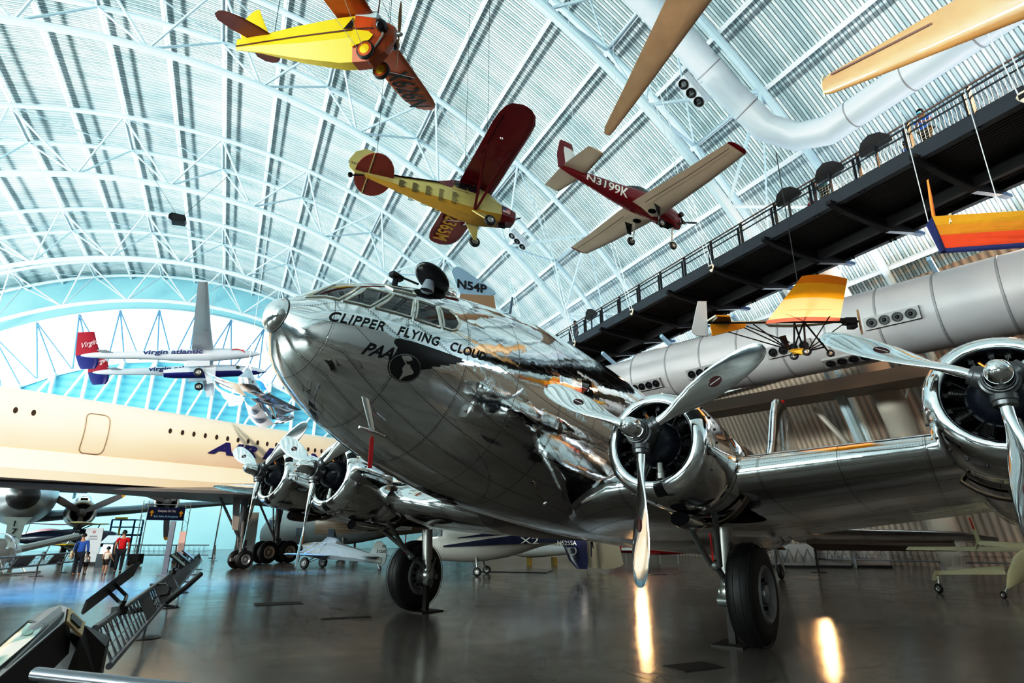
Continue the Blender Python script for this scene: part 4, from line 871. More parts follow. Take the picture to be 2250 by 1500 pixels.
# ---- tail and body of the airplane behind the airliner's antenna
A5 = thing('light_airplane', 'tan airplane whose pale blue fin lettered N54P rises behind the airliner\'s black antenna dish', 'airplane', Matrix.Translation(at(1035,650,27)) @ Matrix.Rotation(radians(8),4,'Z'))
k = 27/1290
pts = [(-44,55),(-41,64),(-33,68),(-22,65),(52,14),(54,8),(45,3),(15,-2),(-22,-2),(-33,25)]
plate('fin', [(x*k,0,z*k) for x, z in pts], .08, (0,1,0), mat('pale_blue_enamel', (.30,.40,.50), .35), A5)
plate('fin_root', [(-.50,0,.05),(1.05,0,.05),(1.25,0,-1.2),(.2,0,-1.0),(-.6,0,-.55)], .12, (0,1,0), mat('tan_enamel', (.34,.22,.14), .4), A5)
flat_text('N54P', (-31*k,-.05,17*k), (1,0,-.17), (0,0,1), 21*k, BLACK, A5, width=66*k, off=.01, bold=.03)
mb = MB(); mb.loft([[v for v in r] for r in hull([(-.75,-.40,.06,.06,.10),(-.2,-.62,.16,.22,.2),(.9,-1.45,.30,.3,.3),(2.2,-2.4,.45,.45,.45),(3.6,-3.4,.5,.5,.5),(4.6,-4.0,.3,.3,.3),(4.9,-4.2,.1,.1,.1)], 24, 18)]); mb.build('fuselage', mat('tan_enamel', (.34,.22,.14), .4), A5)
for sd in (1,-1): lifting('wing', [(3.4,0,-2.6,1.2,.13),(3.2,sd*2.6,-2.9,.9,.12)], MATS['tan_enamel'], A5); lifting('stabilizer', [(.5,0,-.95,.6,.1),(.4,sd*.8,-1.0,.4,.1)], MATS['tan_enamel'], A5)
wires_up(A5, [(3,0,-2.6),(0,0,0)], 14, WIREW)

# ---- two glider wings seen from below near the top of the hall
TAN = mat('tan_varnished_wing', (.42,.24,.10), .28, coat=.5, noise=.12, nscale=1.2)
TANP = mat('pale_tan_wing_skin', (.50,.36,.24), .3, coat=.3, noise=.1, nscale=2)
def free_wing(name, label, p0, p1, le_dir, c0, c1, m, tipcap=None):
    """p0 tip, p1 root: world points on the mid chord"""
    ax = (p1-p0); L = ax.length; ax.normalize(); n_ = ax.cross(Vector(le_dir)).normalized(); cd = n_.cross(ax).normalized(); 
    if n_.z > 0: n_ = -n_
    M_ = Matrix((( cd.x, ax.x, -n_.x, p0.x),(cd.y, ax.y, -n_.y, p0.y),(cd.z, ax.z, -n_.z, p0.z),(0,0,0,1)))
    t = thing(name, label, 'glider', M_)
    return t, L
def glider(name, label, p0, p1, le, c0, c1, m, tip=True, fus=True):
    t, L = free_wing(name, label, p0, p1, le, c0, c1, m)
    rows = [(.5*c0*f+0, y, 0, c0*f+(c1-c0)*y/L, .13) for y, f in ((0,.55),(.06,.8),(.2,1))]+[(.5*(c0+(c1-c0)*y/L), y, 0, c0+(c1-c0)*y/L, .14) for y in (L*.25,L*.5,L*.75,L)]
    lifting('wing', rows, m, t, nseg=12); return t, L
p0 = at(1333,296,17.5); p1 = at(1590,-130,14)
t, L = glider('hanging_glider', 'tan slender tapering glider wing pointing down between the roof trusses', p0, p1, (1,0,.0), .28, 1.35, TANP)
mb = MB(); mb.loft([[v+Vector((0,L+.4,0)) for v in r] for r in hull([(2.6,.0,.05,.05,.05),(1.6,.0,.32,.4,.4),(0,0,.34,.42,.42),(-2.5,.0,.14,.16,.16),(-4.4,0,.05,.06,.06)], 24, 16)]); mb.build('fuselage', TANP, t)
lifting('wing', [(.7,L+.4,0,1.35,.14),(.4,2*L+.8,0,.3,.13)], TANP, t)
p0 = at(1808,194,13.5); p1 = at(2330,-62,9.8)
t, L = glider('hanging_glider', 'wide golden-brown glider wing with a pale upturned tip above the round air duct', p0, p1, (-.35,1,-.3), .42, 1.05, TAN)
plate('winglet', [(.20,.0,.0),(-.2,.0,.0),(-.42,-.16,.42),(-.08,-.14,.46)], .03, (0,1,.3), mat('pale_green_winglet', (.62,.66,.48), .4), t)
mb = MB(); mb.loft([[Vector((-.18,y,-.035)),Vector((-.22,y,-.035))] for y in (.25,L*.55)], False, False, closed=False); mb.build('aileron_gap', BRN, t, smooth=False)
mb = MB(); mb.loft([[v+Vector((0,L+.4,0)) for v in r] for r in hull([(2.2,.0,.05,.05,.05),(1.3,.0,.3,.36,.36),(0,0,.32,.38,.38),(-2.2,.0,.13,.15,.15),(-4,0,.05,.06,.06)], 24, 16)]); mb.build('fuselage', TAN, t)
lifting('wing', [(.5,L+.4,0,1.05,.14),(.2,2*L+.8,0,.4,.13)], TAN, t)

# ---- ultralight with a glowing orange and cream sail
SAIL = None
def sail_material():
    m = bpy.data.materials.new('lit_orange_cream_sailcloth'); N, L = nodes_of(m); b = N['Principled BSDF']
    tc = N.new('ShaderNodeTexCoord'); sp = N.new('ShaderNodeSeparateXYZ'); L.new(tc.outputs['UV'], sp.inputs[0])
    r = N.new('ShaderNodeValToRGB'); r.color_ramp.interpolation = 'CONSTANT'; e = r.color_ramp.elements
    e[0].position = 0; e[0].color = (.36,.14,.13,1); e[1].position = .12; e[1].color = (.85,.55,.34,1)
    for p_, c_ in ((.60,(.85,.42,.02,1)),(.88,(.80,.26,.01,1))): q = e.new(p_); q.color = c_
    L.new(sp.outputs[1], r.inputs['Fac']); L.new(r.outputs['Color'], b.inputs['Base Color']); b.inputs['Roughness'].default_value = .6
    tr = N.new('ShaderNodeBsdfTranslucent'); L.new(r.outputs['Color'], tr.inputs['Color']); mx = N.new('ShaderNodeMixShader'); mx.inputs[0].default_value = .5
    L.new(b.outputs[0], mx.inputs[1]); L.new(tr.outputs[0], mx.inputs[2]); L.new(mx.outputs[0], N['Material Output'].inputs['Surface']); return m
D6 = 12.
A6 = thing('ultralight_airplane', 'open-frame ultralight with a glowing orange and cream sail wing, hanging before the big air duct', 'airplane', Matrix.Translation(at(1765,712,D6)))
o6 = at(1765,712,D6)
def u6(px, py, dd=0.): return at(px, py, D6+dd)-o6
SAIL = sail_material()
def sail(name, c00, c10, c11, c01, m, parent, n=12, sag=.03):
    mb = MB(); R_ = []
    nn = (c10-c00).cross(c01-c00).normalized()
    for i in range(n+1):
        v = i/n; r = []
        for j in range(n+1):
            u = j/n; p = (c00*(1-u)+c10*u)*(1-v)+(c01*(1-u)+c11*u)*v; r.append(p-nn*sag*sin(pi*u)*(1+.35*sin(v*14)))
        R_.append(r)
    mb.loft(R_, False, False, closed=False, uvf=lambda i, j: (j/n, i/n)); return mb.build(name, m, parent, ang=70)
sail('sail_wing', u6(1680,712,.0), u6(1845,706,.0), u6(1862,612,-3.6), u6(1762,606,-3.6), SAIL, A6)
sail('sail_wing', u6(1680,712,.0), u6(1845,706,.0), u6(1822,712,3.2), u6(1690,718,3.2), mat('plain_sailcloth', (.62,.60,.50), .6), A6)
FRM = mat('black_frame_tube', (.012,.011,.011), .35, .3)
def bars(name, segs, r=.022, m=None, parent=None):
    mb = MB()
    for s_ in segs: mb.tube(s_, r, 6)
    return mb.build(name, m or FRM, parent)
bars('keel_tube', [[u6(1555,709), u6(1885,706)]], .028, parent=A6)
hub6 = u6(1766,706); s1 = u6(1735,762,.3); s2 = u6(1772,772,-.3); fw6 = u6(1818,762)
bars('down_tube', [[hub6, u6(1745,765,.4)], [hub6, u6(1770,766,-.4)], [hub6, u6(1820,772)], [u6(1745,708), u6(1768,772)], [u6(1745,708), u6(1745,766)]], .018, parent=A6)
bars('tail_brace', [[u6(1563,718), u6(1735,768)], [u6(1615,710), u6(1725,762)], [u6(1655,712), u6(1718,756)], [u6(1640,716), u6(1735,752)]], .012, parent=A6)
bars('front_brace', [[u6(1847,657,-.8), u6(1778,765)], [u6(1858,708), u6(1770,772)], [u6(1835,742), u6(1780,768)], [u6(1722,656,-.6), hub6], [u6(1722,656,-1), u6(1820,655,-1)]], .011, parent=A6)
bars('axle', [[u6(1745,780), u6(1772,776)], [u6(1772,772), u6(1812,762)], [u6(1800,744), u6(1822,776)]], .016, parent=A6)
for px, py, dd in ((1745,782,.35),(1773,772,-.35),(1825,776,0)): wheel(A6, u6(px,py,dd), (.5,.87,0), .075 if px > 1800 else .085, .06, STRUT, grooves=False)
plate('seat_pan', [u6(1733,770,.2),u6(1745,779,.2),u6(1768,778,-.2),u6(1770,766,-.2),u6(1748,766,0)], .05, (0,.8,.6), mat('seat_yellow', (.75,.40,.02), .4), A6)
plate('seat_back', [u6(1712,740,.15),u6(1725,737,.15),u6(1734,764,.0),u6(1726,766,0)], .06, (0,1,0), FRM, A6)
plate('rudder', [u6(1533,662),u6(1552,662),u6(1556,738),u6(1532,738),u6(1519,730),u6(1527,690)], .03, (0,1,0), mat('rudder_white', (.60,.60,.62), .4), A6)
plate('tail_fin', [u6(1560,710),u6(1640,712),u6(1636,720),u6(1565,738)], .03, (0,1,0), mat('orange_fin_cloth', (.72,.30,.01), .5), A6)
plate('elevator', [u6(1548,708,.3),u6(1572,693,-.6),u6(1604,694,-.6),u6(1607,707,.2)], .03, (0,-.3,1), MATS['orange_fin_cloth'], A6)
plate('elevator_tip', [u6(1545,710,.3),u6(1572,693,-.62),u6(1576,697,-.6),u6(1560,709,.2)], .034, (0,-.3,1), MATS['plain_sailcloth'], A6)
mb = MB(); mb.box(u6(1866,706), (.22,.18,.12)); mb.box(u6(1872,714), (.14,.16,.14)); mb.box(u6(1850,704), (.2,.08,.08)); mb.build('engine', FRM, A6)
mb = MB(); c = u6(1889,707); mb.loft([[c+Vector((.02*sin(2*pi*j/8)*k_, .03*cos(2*pi*j/8), z)) for j in range(8)] for z, k_ in ((-.27,.3),(-.15,1),(0,.8),(.15,1),(.27,.3))]); mb.build('propeller', WOOD, A6)
wires_up(A6, [u6(1766,700)], 4, WIREM)

# ---- yellow, orange and blue sailcloth wing at the frame's edge
D7 = 12.; o7 = at(2150,500,D7)
A7 = thing('hang_glider', 'rigid hang glider wing in bands of yellow, orange and navy sailcloth below the walkway', 'glider', Matrix.Translation(o7))
def u7(px, py, dd=0.): return at(px, py, D7+dd)-o7
NAVY = mat('navy_sailcloth', (.012,.02,.10), .5); SY = mat('yellow_sailcloth', (.42,.22,.006), .5, noise=.1); SO = mat('orange_sailcloth', (.45,.055,.006), .5, noise=.1); SY2 = mat('amber_sailcloth', (.40,.17,.005), .5, noise=.1)
def band(name, a, b, c, d, m, th=.05): return plate(name, [u7(*a), u7(*b), u7(*c), u7(*d)], th, (0,.9,-.4), m, A7)
ys = lambda x, f: 0
def L7(f, x):  # f 0 top edge .. 1 bottom edge along the wing
    t = (x-2050)/200; top = 477-12*t; bot = 556-14*t; return top+(bot-top)*f
def X7(f): return 2046+30*f
for nm, f0, f1, m in (('yellow_panel',0,.26,SY),('amber_panel',.26,.54,SY2),('orange_panel',.54,.91,SO),('navy_edge',.91,1,NAVY)):
    band(nm, (X7(f0),L7(f0,X7(f0)),-.5*f0), (2420,L7(f0,2420),-2-.5*f0), (2420,L7(f1,2420),-2-.5*f1), (X7(f1),L7(f1,X7(f1)),-.5*f1), m)
band('navy_tip', (2036,492,.0), (2046,478,.0), (2077,552,-.5), (2068,555,-.5), NAVY, .06)
for x in (2083,2201): band('white_tab', (x,L7(-.03,x),0-.004*(x-2050)-.05), (x+5,L7(-.03,x),-.004*(x-2050)-.05), (x+7,L7(.22,x),-.004*(x-2050)-.2), (x+2,L7(.22,x),-.004*(x-2050)-.2), MATS['plain_sailcloth'], .09)
mb = MB(); mb.loft([[u7(x+w*cos(2*pi*j/10),y)+Vector((0,.03*sin(2*pi*j/10),0)) for j in range(10)] for x, y, w in ((2052,478,3.8),(2044,430,3.2),(2038,395,.8))]); mb.build('tip_rudder', mat('orange_purple_cloth', (.62,.22,.04), .5), A7)
wires_up(A7, [u7(2043,500), u7(2200,470,-.5)], 3, WIREW)

# ---- polished silver bat-winged craft with white sagging fabric
D8 = 24.; o8 = at(560,860,D8)
A8 = thing('experimental_glider', 'crumpled silver foil glider with white sagging fabric wings hung before the pale blue wall', 'glider', Matrix.Translation(o8))
def z8(x, y, dd=0.): return at(440+x*240/2250, 780+y*160/1500, D8+dd)-o8
FOIL = mat('crinkled_silver_foil', (.62,.66,.72), .16, 1., bump=.5, bscale=3.)
FABW = mat('bright_white_fabric', (.80,.85,.95), .6)
def patch(name, P_, m, n=8, bulge=.1):
    bulge *= 1.
    c00, c10, c11, c01 = P_; return sail(name, c00, c10, c11, c01, m, A8, n, bulge)
def solid(name, P_, m, th=.25): return plate(name, P_, th, (0,1,-.2), m, A8)
mb = MB(); R_ = []
for (xa,ya),(xb,yb),dd in (((985,170),(1005,170),.2),((900,360),(1090,420),-.3),((790,470),(1130,520),-.6),((800,620),(1190,640),-.6),((900,740),(1290,760),-.3),((1130,830),(1400,850),.4),((1390,1020),(1480,1030),1.2),((1540,1290),(1560,1290),2.)):
    a, b = z8(xa,ya,dd), z8(xb,yb,dd); c = (a+b)/2; h_ = (b-a)/2; R_.append([c+h_*cos(2*pi*j/14)+Vector((0,h_.length*.9,0))*sin(2*pi*j/14) for j in range(14)])
mb.loft(R_); mb.build('fuselage', FOIL, A8, ang=40)
patch('white_fin', [z8(860,340,-.2),z8(930,360,-.4),z8(1000,170,.0),z8(985,170,.0)], FABW); patch('white_fin', [z8(950,370,-.4),z8(1090,430,-.2),z8(1015,170,.0),z8(1005,170,.0)], FABW)
patch('wing', [z8(120,330,1.5),z8(780,590,-.3),z8(960,850,-.3),z8(280,540,1.2)], FOIL); patch('wing', [z8(1130,810,-.3),z8(1400,780,-.3),z8(2090,1130,1.5),z8(1300,990,.3)], FOIL)
patch('tail_boom_cover', [z8(960,800,0),z8(1210,880,0),z8(1560,1310,1.6),z8(1400,1200,1.2)], FOIL)
patch('white_underwing', [z8(220,490,1.2),z8(920,870,0),z8(860,1010,.2),z8(640,960,.8)], FABW, bulge=.25); patch('white_underwing', [z8(900,900,0),z8(1180,1000,.3),z8(1520,1420,1.5),z8(1010,1290,.6)], FABW, bulge=.3)
patch('white_underwing', [z8(1500,1060,.3),z8(2060,1120,1.5),z8(1800,1180,1.2),z8(1560,1200,1.)], FABW); patch('tail_surface', [z8(1560,1210,1.2),z8(1880,1210,1.6),z8(1950,1290,1.6),z8(1560,1330,1.4)], FOIL); patch('tail_fabric', [z8(1500,1420,1.4),z8(1560,1330,1.4),z8(1940,1295,1.6),z8(1700,1410,1.5)], FABW)
mb = MB(); mb.tube([z8(1160,490,.3), z8(1320,570,.4), z8(1430,780,.1)], .05, 6); mb.build('canopy_hoop', FABW, A8); patch('canopy', [z8(1150,510,.3),z8(1300,580,.4),z8(1410,770,.2),z8(1270,720,.0)], mat('sky_blue_film', (.05,.32,.75), .15), bulge=.05)
wires_up(A8, [z8(1000,180)], 14, WIREW)

# ---- hung loudspeaker
p = at(390,482,40); t = thing('loudspeaker', 'small black loudspeaker box hanging alone under the pale arched roof', 'loudspeaker', Matrix.Translation(p) @ Matrix.Rotation(radians(25),4,'Z'))
mb = MB(); mb.loft([[Vector((x,y*f,z)) for x, z in ((-.52,.1),(-.35,.28),(.42,.24),(.54,.0),(.48,-.24),(-.3,-.30),(-.5,-.18))] for y, f in ((-.35,1),(.35,1))]); mb.build('cabinet', BLACK, t, smooth=False)
mb = MB(); mb.box((.05,-.36,0), (.7,.02,.36)); mb.build('grille', mat('grille_dark', (.02,.02,.022), .8), t); wire(t, [(0,0,.2),(-3,.5,4.5)], .012); wire(t, [(.2,0,.2),(2.6,.5,4.6)], .012)
# ================================================================ elevated walkway, ducts and hangers
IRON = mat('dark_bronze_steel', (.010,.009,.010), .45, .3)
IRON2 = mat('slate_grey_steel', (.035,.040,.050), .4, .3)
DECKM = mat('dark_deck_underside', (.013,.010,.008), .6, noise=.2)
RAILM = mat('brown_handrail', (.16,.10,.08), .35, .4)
WZ, WB0, WB1 = 12.0, 17.05, 21.1
WK = thing('elevated_walkway', 'dark steel walkway with railings and outrigger brackets crossing high above the floor', 'walkway', Matrix())
l0, l1 = -6., 46.
mb = MB(); 
for i in range(27):
    b = WB0+.12+(WB1-WB0-.24)*i/27
    mb.box((0,0,0), (1,1,1)); mb.v = mb.v[:-8]; mb.f = mb.f[:-6]; mb.mi = mb.mi[:-6]
    q = [hall(l0,b,WZ+.16), hall(l1,b,WZ+.16), hall(l1,b+.10,WZ+.16), hall(l0,b+.10,WZ+.16)]
    mb.prism(q, (0,0,.10 if i % 2 else .05))
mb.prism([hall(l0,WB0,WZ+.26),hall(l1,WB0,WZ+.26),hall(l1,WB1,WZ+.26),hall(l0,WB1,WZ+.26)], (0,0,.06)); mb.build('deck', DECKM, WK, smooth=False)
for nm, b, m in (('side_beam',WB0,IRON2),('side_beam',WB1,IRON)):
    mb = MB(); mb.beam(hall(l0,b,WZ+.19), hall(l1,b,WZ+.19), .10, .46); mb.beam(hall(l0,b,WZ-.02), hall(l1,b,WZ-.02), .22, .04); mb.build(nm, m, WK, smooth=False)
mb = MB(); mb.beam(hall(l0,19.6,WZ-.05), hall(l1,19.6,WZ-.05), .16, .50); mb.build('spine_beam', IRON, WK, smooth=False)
BL = mat('blue_grey_bracket_end', (.07,.13,.24), .4)
l = 2.75
while l < 44:
    br = child_empty('outrigger', WK)
    mb = MB(); mb.loft([[hall(l+x,b,z) for x, z in ((-.09,zt),(.09,zt),(.09,zb),(-.09,zb))] for b, zt, zb in ((WB0-.35,WZ+.06,WZ-.06),(WB0+.3,WZ+.06,WZ-.20),(19.6,WZ+.02,WZ-.42),(WB1,WZ+.06,WZ-.14))]); mb.build('bracket_arm', IRON, br, smooth=False)
    mb = MB(); mb.loft([[hall(l+x,b,z) for x, z in ((-.09,WZ+.03),(.09,WZ+.03),(.09,zb),(-.09,zb))] for b, zb in ((WB1,WZ-.14),(WB1+.55,WZ-.10),(WB1+.62,WZ-.04))]); mb.build('bracket_end', BL, br, smooth=False)
    l += 2.75
for sd, b in ((0,WB0),(1,WB1)):
    l = -5.; 
    while l < 45:
        mb = MB(); mb.beam(hall(l,b,WZ-.1), hall(l,b,WZ+1.34), .04, .10); mb.beam(hall(l+.16,b,WZ-.1), hall(l+.16,b,WZ+1.22), .03, .08); mb.build('railing_post', IRON2, WK, smooth=False); l += 1.665
    for z, r in ((1.36,.028),(1.22,.03),(1.0,.022),(.46,.03)):
        mb = MB(); mb.tube([hall(l0,b,WZ+z),hall(l1,b,WZ+z)], r, 6); mb.build('rail', RAILM if z > 1.3 else IRON2, WK)
    mb = MB(); l = l0
    while l < l1: mb.tube([hall(l,b+.05,WZ+.48),hall(l,b+.05,WZ+1.2)], .006, 3, False); l += .11
    for i in range(7): mb.tube([hall(l0,b+.05,WZ+.5+.1*i),hall(l1,b+.05,WZ+.5+.1*i)], .006, 3, False)
    mb.build('wire_infill', mat('pale_wire_mesh', (.30,.36,.42), .4, .4), WK, smooth=False)
# hanger rods with their pale pear-shaped shoes
for k, l in enumerate((5.5,16.5,22.0,27.5,33.)):
    for b in (WB0-.28,):
        g = child_empty('hanger', WK); top = arch(l, RL+.4, math.asin(min(1,(b-VB)/(RL+.4))))
        for s_ in (-.09,.09): mb = MB(); mb.tube([hall(l+s_,b,WZ+.05), Vector((top.x,top.y,top.z))+AX*s_*2.5-BX*2.2], .017, 6); mb.build('rod', WIREW, g)
        mb = MB(); mb.loft([[hall(l+.17*f*cos(2*pi*j/12),b+.06*sin(2*pi*j/12)*(.5+f*.5),z) for j in range(12)] for z, f in ((WZ+.13,.7),(WZ+.06,1),(WZ-.04,.8),(WZ-.18,.25))]); mb.build('shoe', WHT, g)
# shield-shaped reading panels leaning out over the rail
PANEL = mat('dark_reading_panel', (.035,.032,.034), .35)
WHERE = ('nearest the person in the blue shirt', 'second from the person in the blue shirt', 'beside the person in the teal shirt', 'standing alone near the walkway\'s far end')
for k, l in enumerate((9.37,11.0,12.69,26.0)):
    t = thing('reading_panel', 'dark shield-shaped reading panel over the walkway rail, '+WHERE[k], 'sign', Matrix.Translation(hall(l,WB0-.02,WZ+.38)), 'walkway reading panels')
    mb = MB(); c = Vector((0,0,.92)); n_ = (-BX*.75+Vector((0,0,-.55))).normalized(); v_ = (Vector((0,0,1))-n_*n_.z).normalized()
    sh = [(-.52,-.18),(-.50,.02),(-.3,.24),(0,.34),(.3,.24),(.50,.02),(.52,-.18),(.2,-.28),(-.2,-.28)]
    mb.prism([c+AX*x+v_*y for x, y in sh], n_*.05); mb.build('panel_board', PANEL, t, smooth=False)
    mb = MB(); mb.beam((0,0,0), c, .05, .07); mb.build('bracket', IRON2, t, smooth=False)

# round ducts ------------------------------------------------------
DUCT = mat('white_round_duct', (.60,.64,.69), .38)
DUCTW = mat('warm_grey_round_duct', (.48,.45,.46), .42, noise=.04, nscale=.6)
def duct(name, label, pts, r, m, seam=2.2, bend=True):
    t = thing(name, label, 'duct', Matrix())
    mb = MB(); mb.tube(pts, r, 36); mb.build('duct_shell', m, t, ang=60)
    for i in range(len(pts)-1):
        a, b = Vector(pts[i]), Vector(pts[i+1]); L = (b-a).length; n = int(L/seam)
        for k in range(1, n+1):
            q = a.lerp(b, k/n-.5/n); d = (b-a).normalized(); mb = MB(); mb.lathe([(-.03,r*1.0),(-.02,r*1.012),(.02,r*1.012),(.03,r*1.0)], q, d, 40); mb.build('duct_seam', mat('duct_seam_grey', (.30,.29,.30), .5), t)
    return t
RDu = 37.6; td = 48.2
pts = [arch(15.6,RDu,radians(a)) for a in range(-10,44,4)]+[arch(15.3,RDu,radians(45.6)),arch(14.4,RDu,radians(47.4)),arch(13.2,RDu,radians(48.2)),arch(-14,RDu,radians(48.2))]
DK1 = duct('air_duct', 'pale round air duct bending off the roof truss and running above the walkway', pts, .62, DUCT)
v0 = at(1738,756,24); dv = Vector((.66,-.75,0)).normalized()
v0.z = 8.9
c0, c1 = v0+dv*11., v0-dv*7.2
DK2 = thing('air_duct', 'large warm-grey round air duct with rows of black nozzles passing behind the airliner', 'duct', Matrix())
Rd = 1.32
mb = MB(); mb.tube([c0,c1], Rd, 44); mb.tube([c1,c1-dv*.15], [Rd,Rd*.86], 44); mb.tube([c1-dv*.15,c1-dv*9], Rd*.86, 40); mb.build('duct_shell', DUCTW, DK2, ang=60)
for k in range(15):
    q = c1+dv*(.25+1.75*k if k else .05); mb = MB(); mb.lathe([(-.04,Rd),(-.03,Rd*1.012),(.03,Rd*1.012),(.04,Rd)], q, dv, 44); mb.build('duct_seam', MATS['duct_seam_grey'], DK2)
inw = Vector((-dv.y*-1,0,0)); inw = Vector((dv.y,-dv.x,0)).normalized()
if inw.y > 0: inw = -inw
def nozzles(sdist, ang, n=4, along=.40, r=.155):
    q = c0-dv*sdist; a = radians(ang); nrm = inw*cos(a)+Vector((0,0,1))*sin(a); upv = nrm.cross(dv).normalized()
    g = child_empty('nozzle_bank', DK2)
    M3 = Matrix((dv, upv, nrm)).transposed()
    mb = MB(); mb.box(q+nrm*(Rd+.02), (along*n+.12,.44,.14), M3); mb.build('nozzle_plate', mat('nozzle_plate_grey', (.36,.34,.34), .45), g, smooth=False)
    for k in range(n):
        p_ = q+dv*(k-(n-1)/2)*along+nrm*(Rd+.09); mb = MB(); mb.lathe([(0,r*1.1),(.05,r*1.05),(.05,r*.85),(.02,r*.8),(.02,0)], p_, nrm, 20); nz = mb.build('nozzle', BLACK, g)
        mb = MB(); mb.lathe([(.03,r*.45),(.06,r*.2),(.06,0)], p_, nrm, 12); mb.build('nozzle_core', IRON, nz)
# where the banks show: measured along the duct
nozzles(2.05, 2); nozzles(7.0, -12, 4); nozzles(10.6, -22, 4); nozzles(14.3, -28, 4); nozzles(8.8, -62, 4); nozzles(17.4,-30,4)
# tan soffit and beam behind the duct
SOF = mat('tan_soffit', (.46,.37,.30), .6)
mb = MB(); ow = -inw*6.; a = c0+ow+Vector((0,0,-.75)); b = c1-dv*6+ow+Vector((0,0,-.75)); mb.beam(a, b, 1.9, .6); o = mb.build('trim_60', SOF, smooth=False); o['kind'] = 'structure'
mb = MB(); 
for k in range(6):
    q = c0-dv*(2+3.6*k)
    mb = MB(); mb.beam(q+Vector((.2,.2,1.0)), q+inw*1.1+Vector((0,0,1.55)), .14, .16); mb.build('duct_bracket', mat('pale_blue_bracket', (.36,.50,.62), .4), DK2, smooth=False)
# nozzle heads on the roof-side duct
for nm, l, th, lab in (('speaker_cluster',15.6,40.3,'three black round speakers on a white panel under the truss beside the slender glider wing'),('speaker_cluster',31.9,39.,'row of black round speakers on a white panel behind the deep red airplane')):
    p_ = arch(l,RL-.6,radians(th)); e = (arch(l,RL-1,radians(th))-arch(l,RL,radians(th))).normalized(); tg = Vector((0,0,1)).cross(e).cross(e).normalized()
    t = thing(nm, lab, 'loudspeaker', Matrix.Translation(p_)); u_ = (arch(l,1,radians(th+90))-arch(l,0,0)).normalized()
    M3 = Matrix((u_, AX, e)).transposed(); mb = MB(); mb.box((0,0,0), (1.55,.55,.4), M3); mb.build('panel', DUCT, t, smooth=False)
    for k in (-1,0,1): mb = MB(); mb.lathe([(0,.22),(.05,.22),(.05,.17),(.0,.12),(0,0)], u_*.5*k+e*.2, e, 20); mb.build('speaker_cone', BLACK, t)
    mb = MB(); mb.tube([Vector((0,0,0)), -e*.9], .05, 6); mb.build('mount', WHITE, t)
# ================================================================ aircraft and objects standing on the floor
def rotz(a): return Matrix.Rotation(a, 4, 'Z')
# ---- the long cream airliner -------------------------------------------------
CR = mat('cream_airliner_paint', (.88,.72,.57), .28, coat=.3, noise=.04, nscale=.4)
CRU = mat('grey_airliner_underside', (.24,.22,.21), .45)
BLUEL = mat('deep_blue_lettering', (.03,.02,.16), .4)
cd_ = Vector((.581,.814,0)); cn = Vector((.814,-.581,0)); cb = Vector((-19.8,22.1,0))
CM = Matrix(((cd_.x,cn.x,0,cb.x),(cd_.y,cn.y,0,cb.y),(0,0,1,0),(0,0,0,1)))     # local x aft, y towards the airliner's left side, z up
CO = thing('jet_airliner', 'long cream delta-winged jet airliner with a row of tiny windows and AIR FRANCE lettering', 'airplane', CM)
mb = MB(); mb.loft(hull([(-26,4.6,.05,.05,.05),(-22,5.0,.75,.8,.8),(-16,5.4,1.3,1.35,1.4),(-10,5.5,1.44,1.5,1.6),(8,5.5,1.44,1.5,1.7),(22,5.6,1.4,1.45,1.6),(30,6.0,.7,.8,.8),(36,6.3,.06,.1,.1)], 60, 40)); mb.build('fuselage', CR, CO)
def sp(px, z, y=1.43):
    lo, hi = -12., 20.
    for _ in range(40):
        m_ = (lo+hi)/2; p = CM @ Vector((m_, y, z)); q = 1125+1290*p.x/(p.y*cos(PIT)+(p.z-H)*sin(PIT))
        if q < px: lo = m_
        else: hi = m_
    return lo
WIN = mat('tiny_dark_window', (.05,.03,.02), .3)
for px in (35,75,375,402,427,452,477,501,524,546,567,588,608,627,645,662,678,693,707,720):
    x = sp(px, 5.98); mb = MB(); mb.add([(x+.075*cos(2*pi*j/12), 1.405, 5.95+.12*sin(2*pi*j/12)) for j in range(12)], [tuple(range(12))]); mb.build('cabin_window', WIN, CO, smooth=False)
mb = MB(); x0, x1 = sp(186,5.6), sp(238,5.6); pts = []
for cx, cz, a0 in ((x1-.2,6.05,0),(x0+.2,6.05,90),(x0+.2,4.85,180),(x1-.2,4.85,270)):
    for t in range(0,91,30): a = radians(a0+t); z = cz+.2*sin(a); pts.append(Vector((cx+.2*cos(a), 1.44*sqrt(max(.05,1-((z-5.5)/1.6)**2))+.012, z)))
full = []
for a_, b_ in zip(pts, pts[1:]+pts[:1]):
    for t in range(6):
        q = a_.lerp(b_, t/6); q.y = 1.44*sqrt(max(.05,1-((q.z-5.5)/(1.5 if q.z > 5.5 else 1.65))**2))+.012; full.append(q)
mb.tube(full+full[:2], .022, 6, False); mb.build('door_outline', mat('door_outline_grey', (.30,.24,.19), .5), CO)
flat_text('AIR FRANCE', (sp(456,5.4),1.445,5.16), (1,0,0), (0,-.02,1), .60, BLUEL, CO, width=8.6, off=-.035, bold=.05, shear=.3)
mb = MB(); prof = [(-1,0),(4,1.1),(9,3.0),(14,5.4),(20,8.6),(27,11.5),(31,12.4),(32.5,12.2),(32.5,0)]
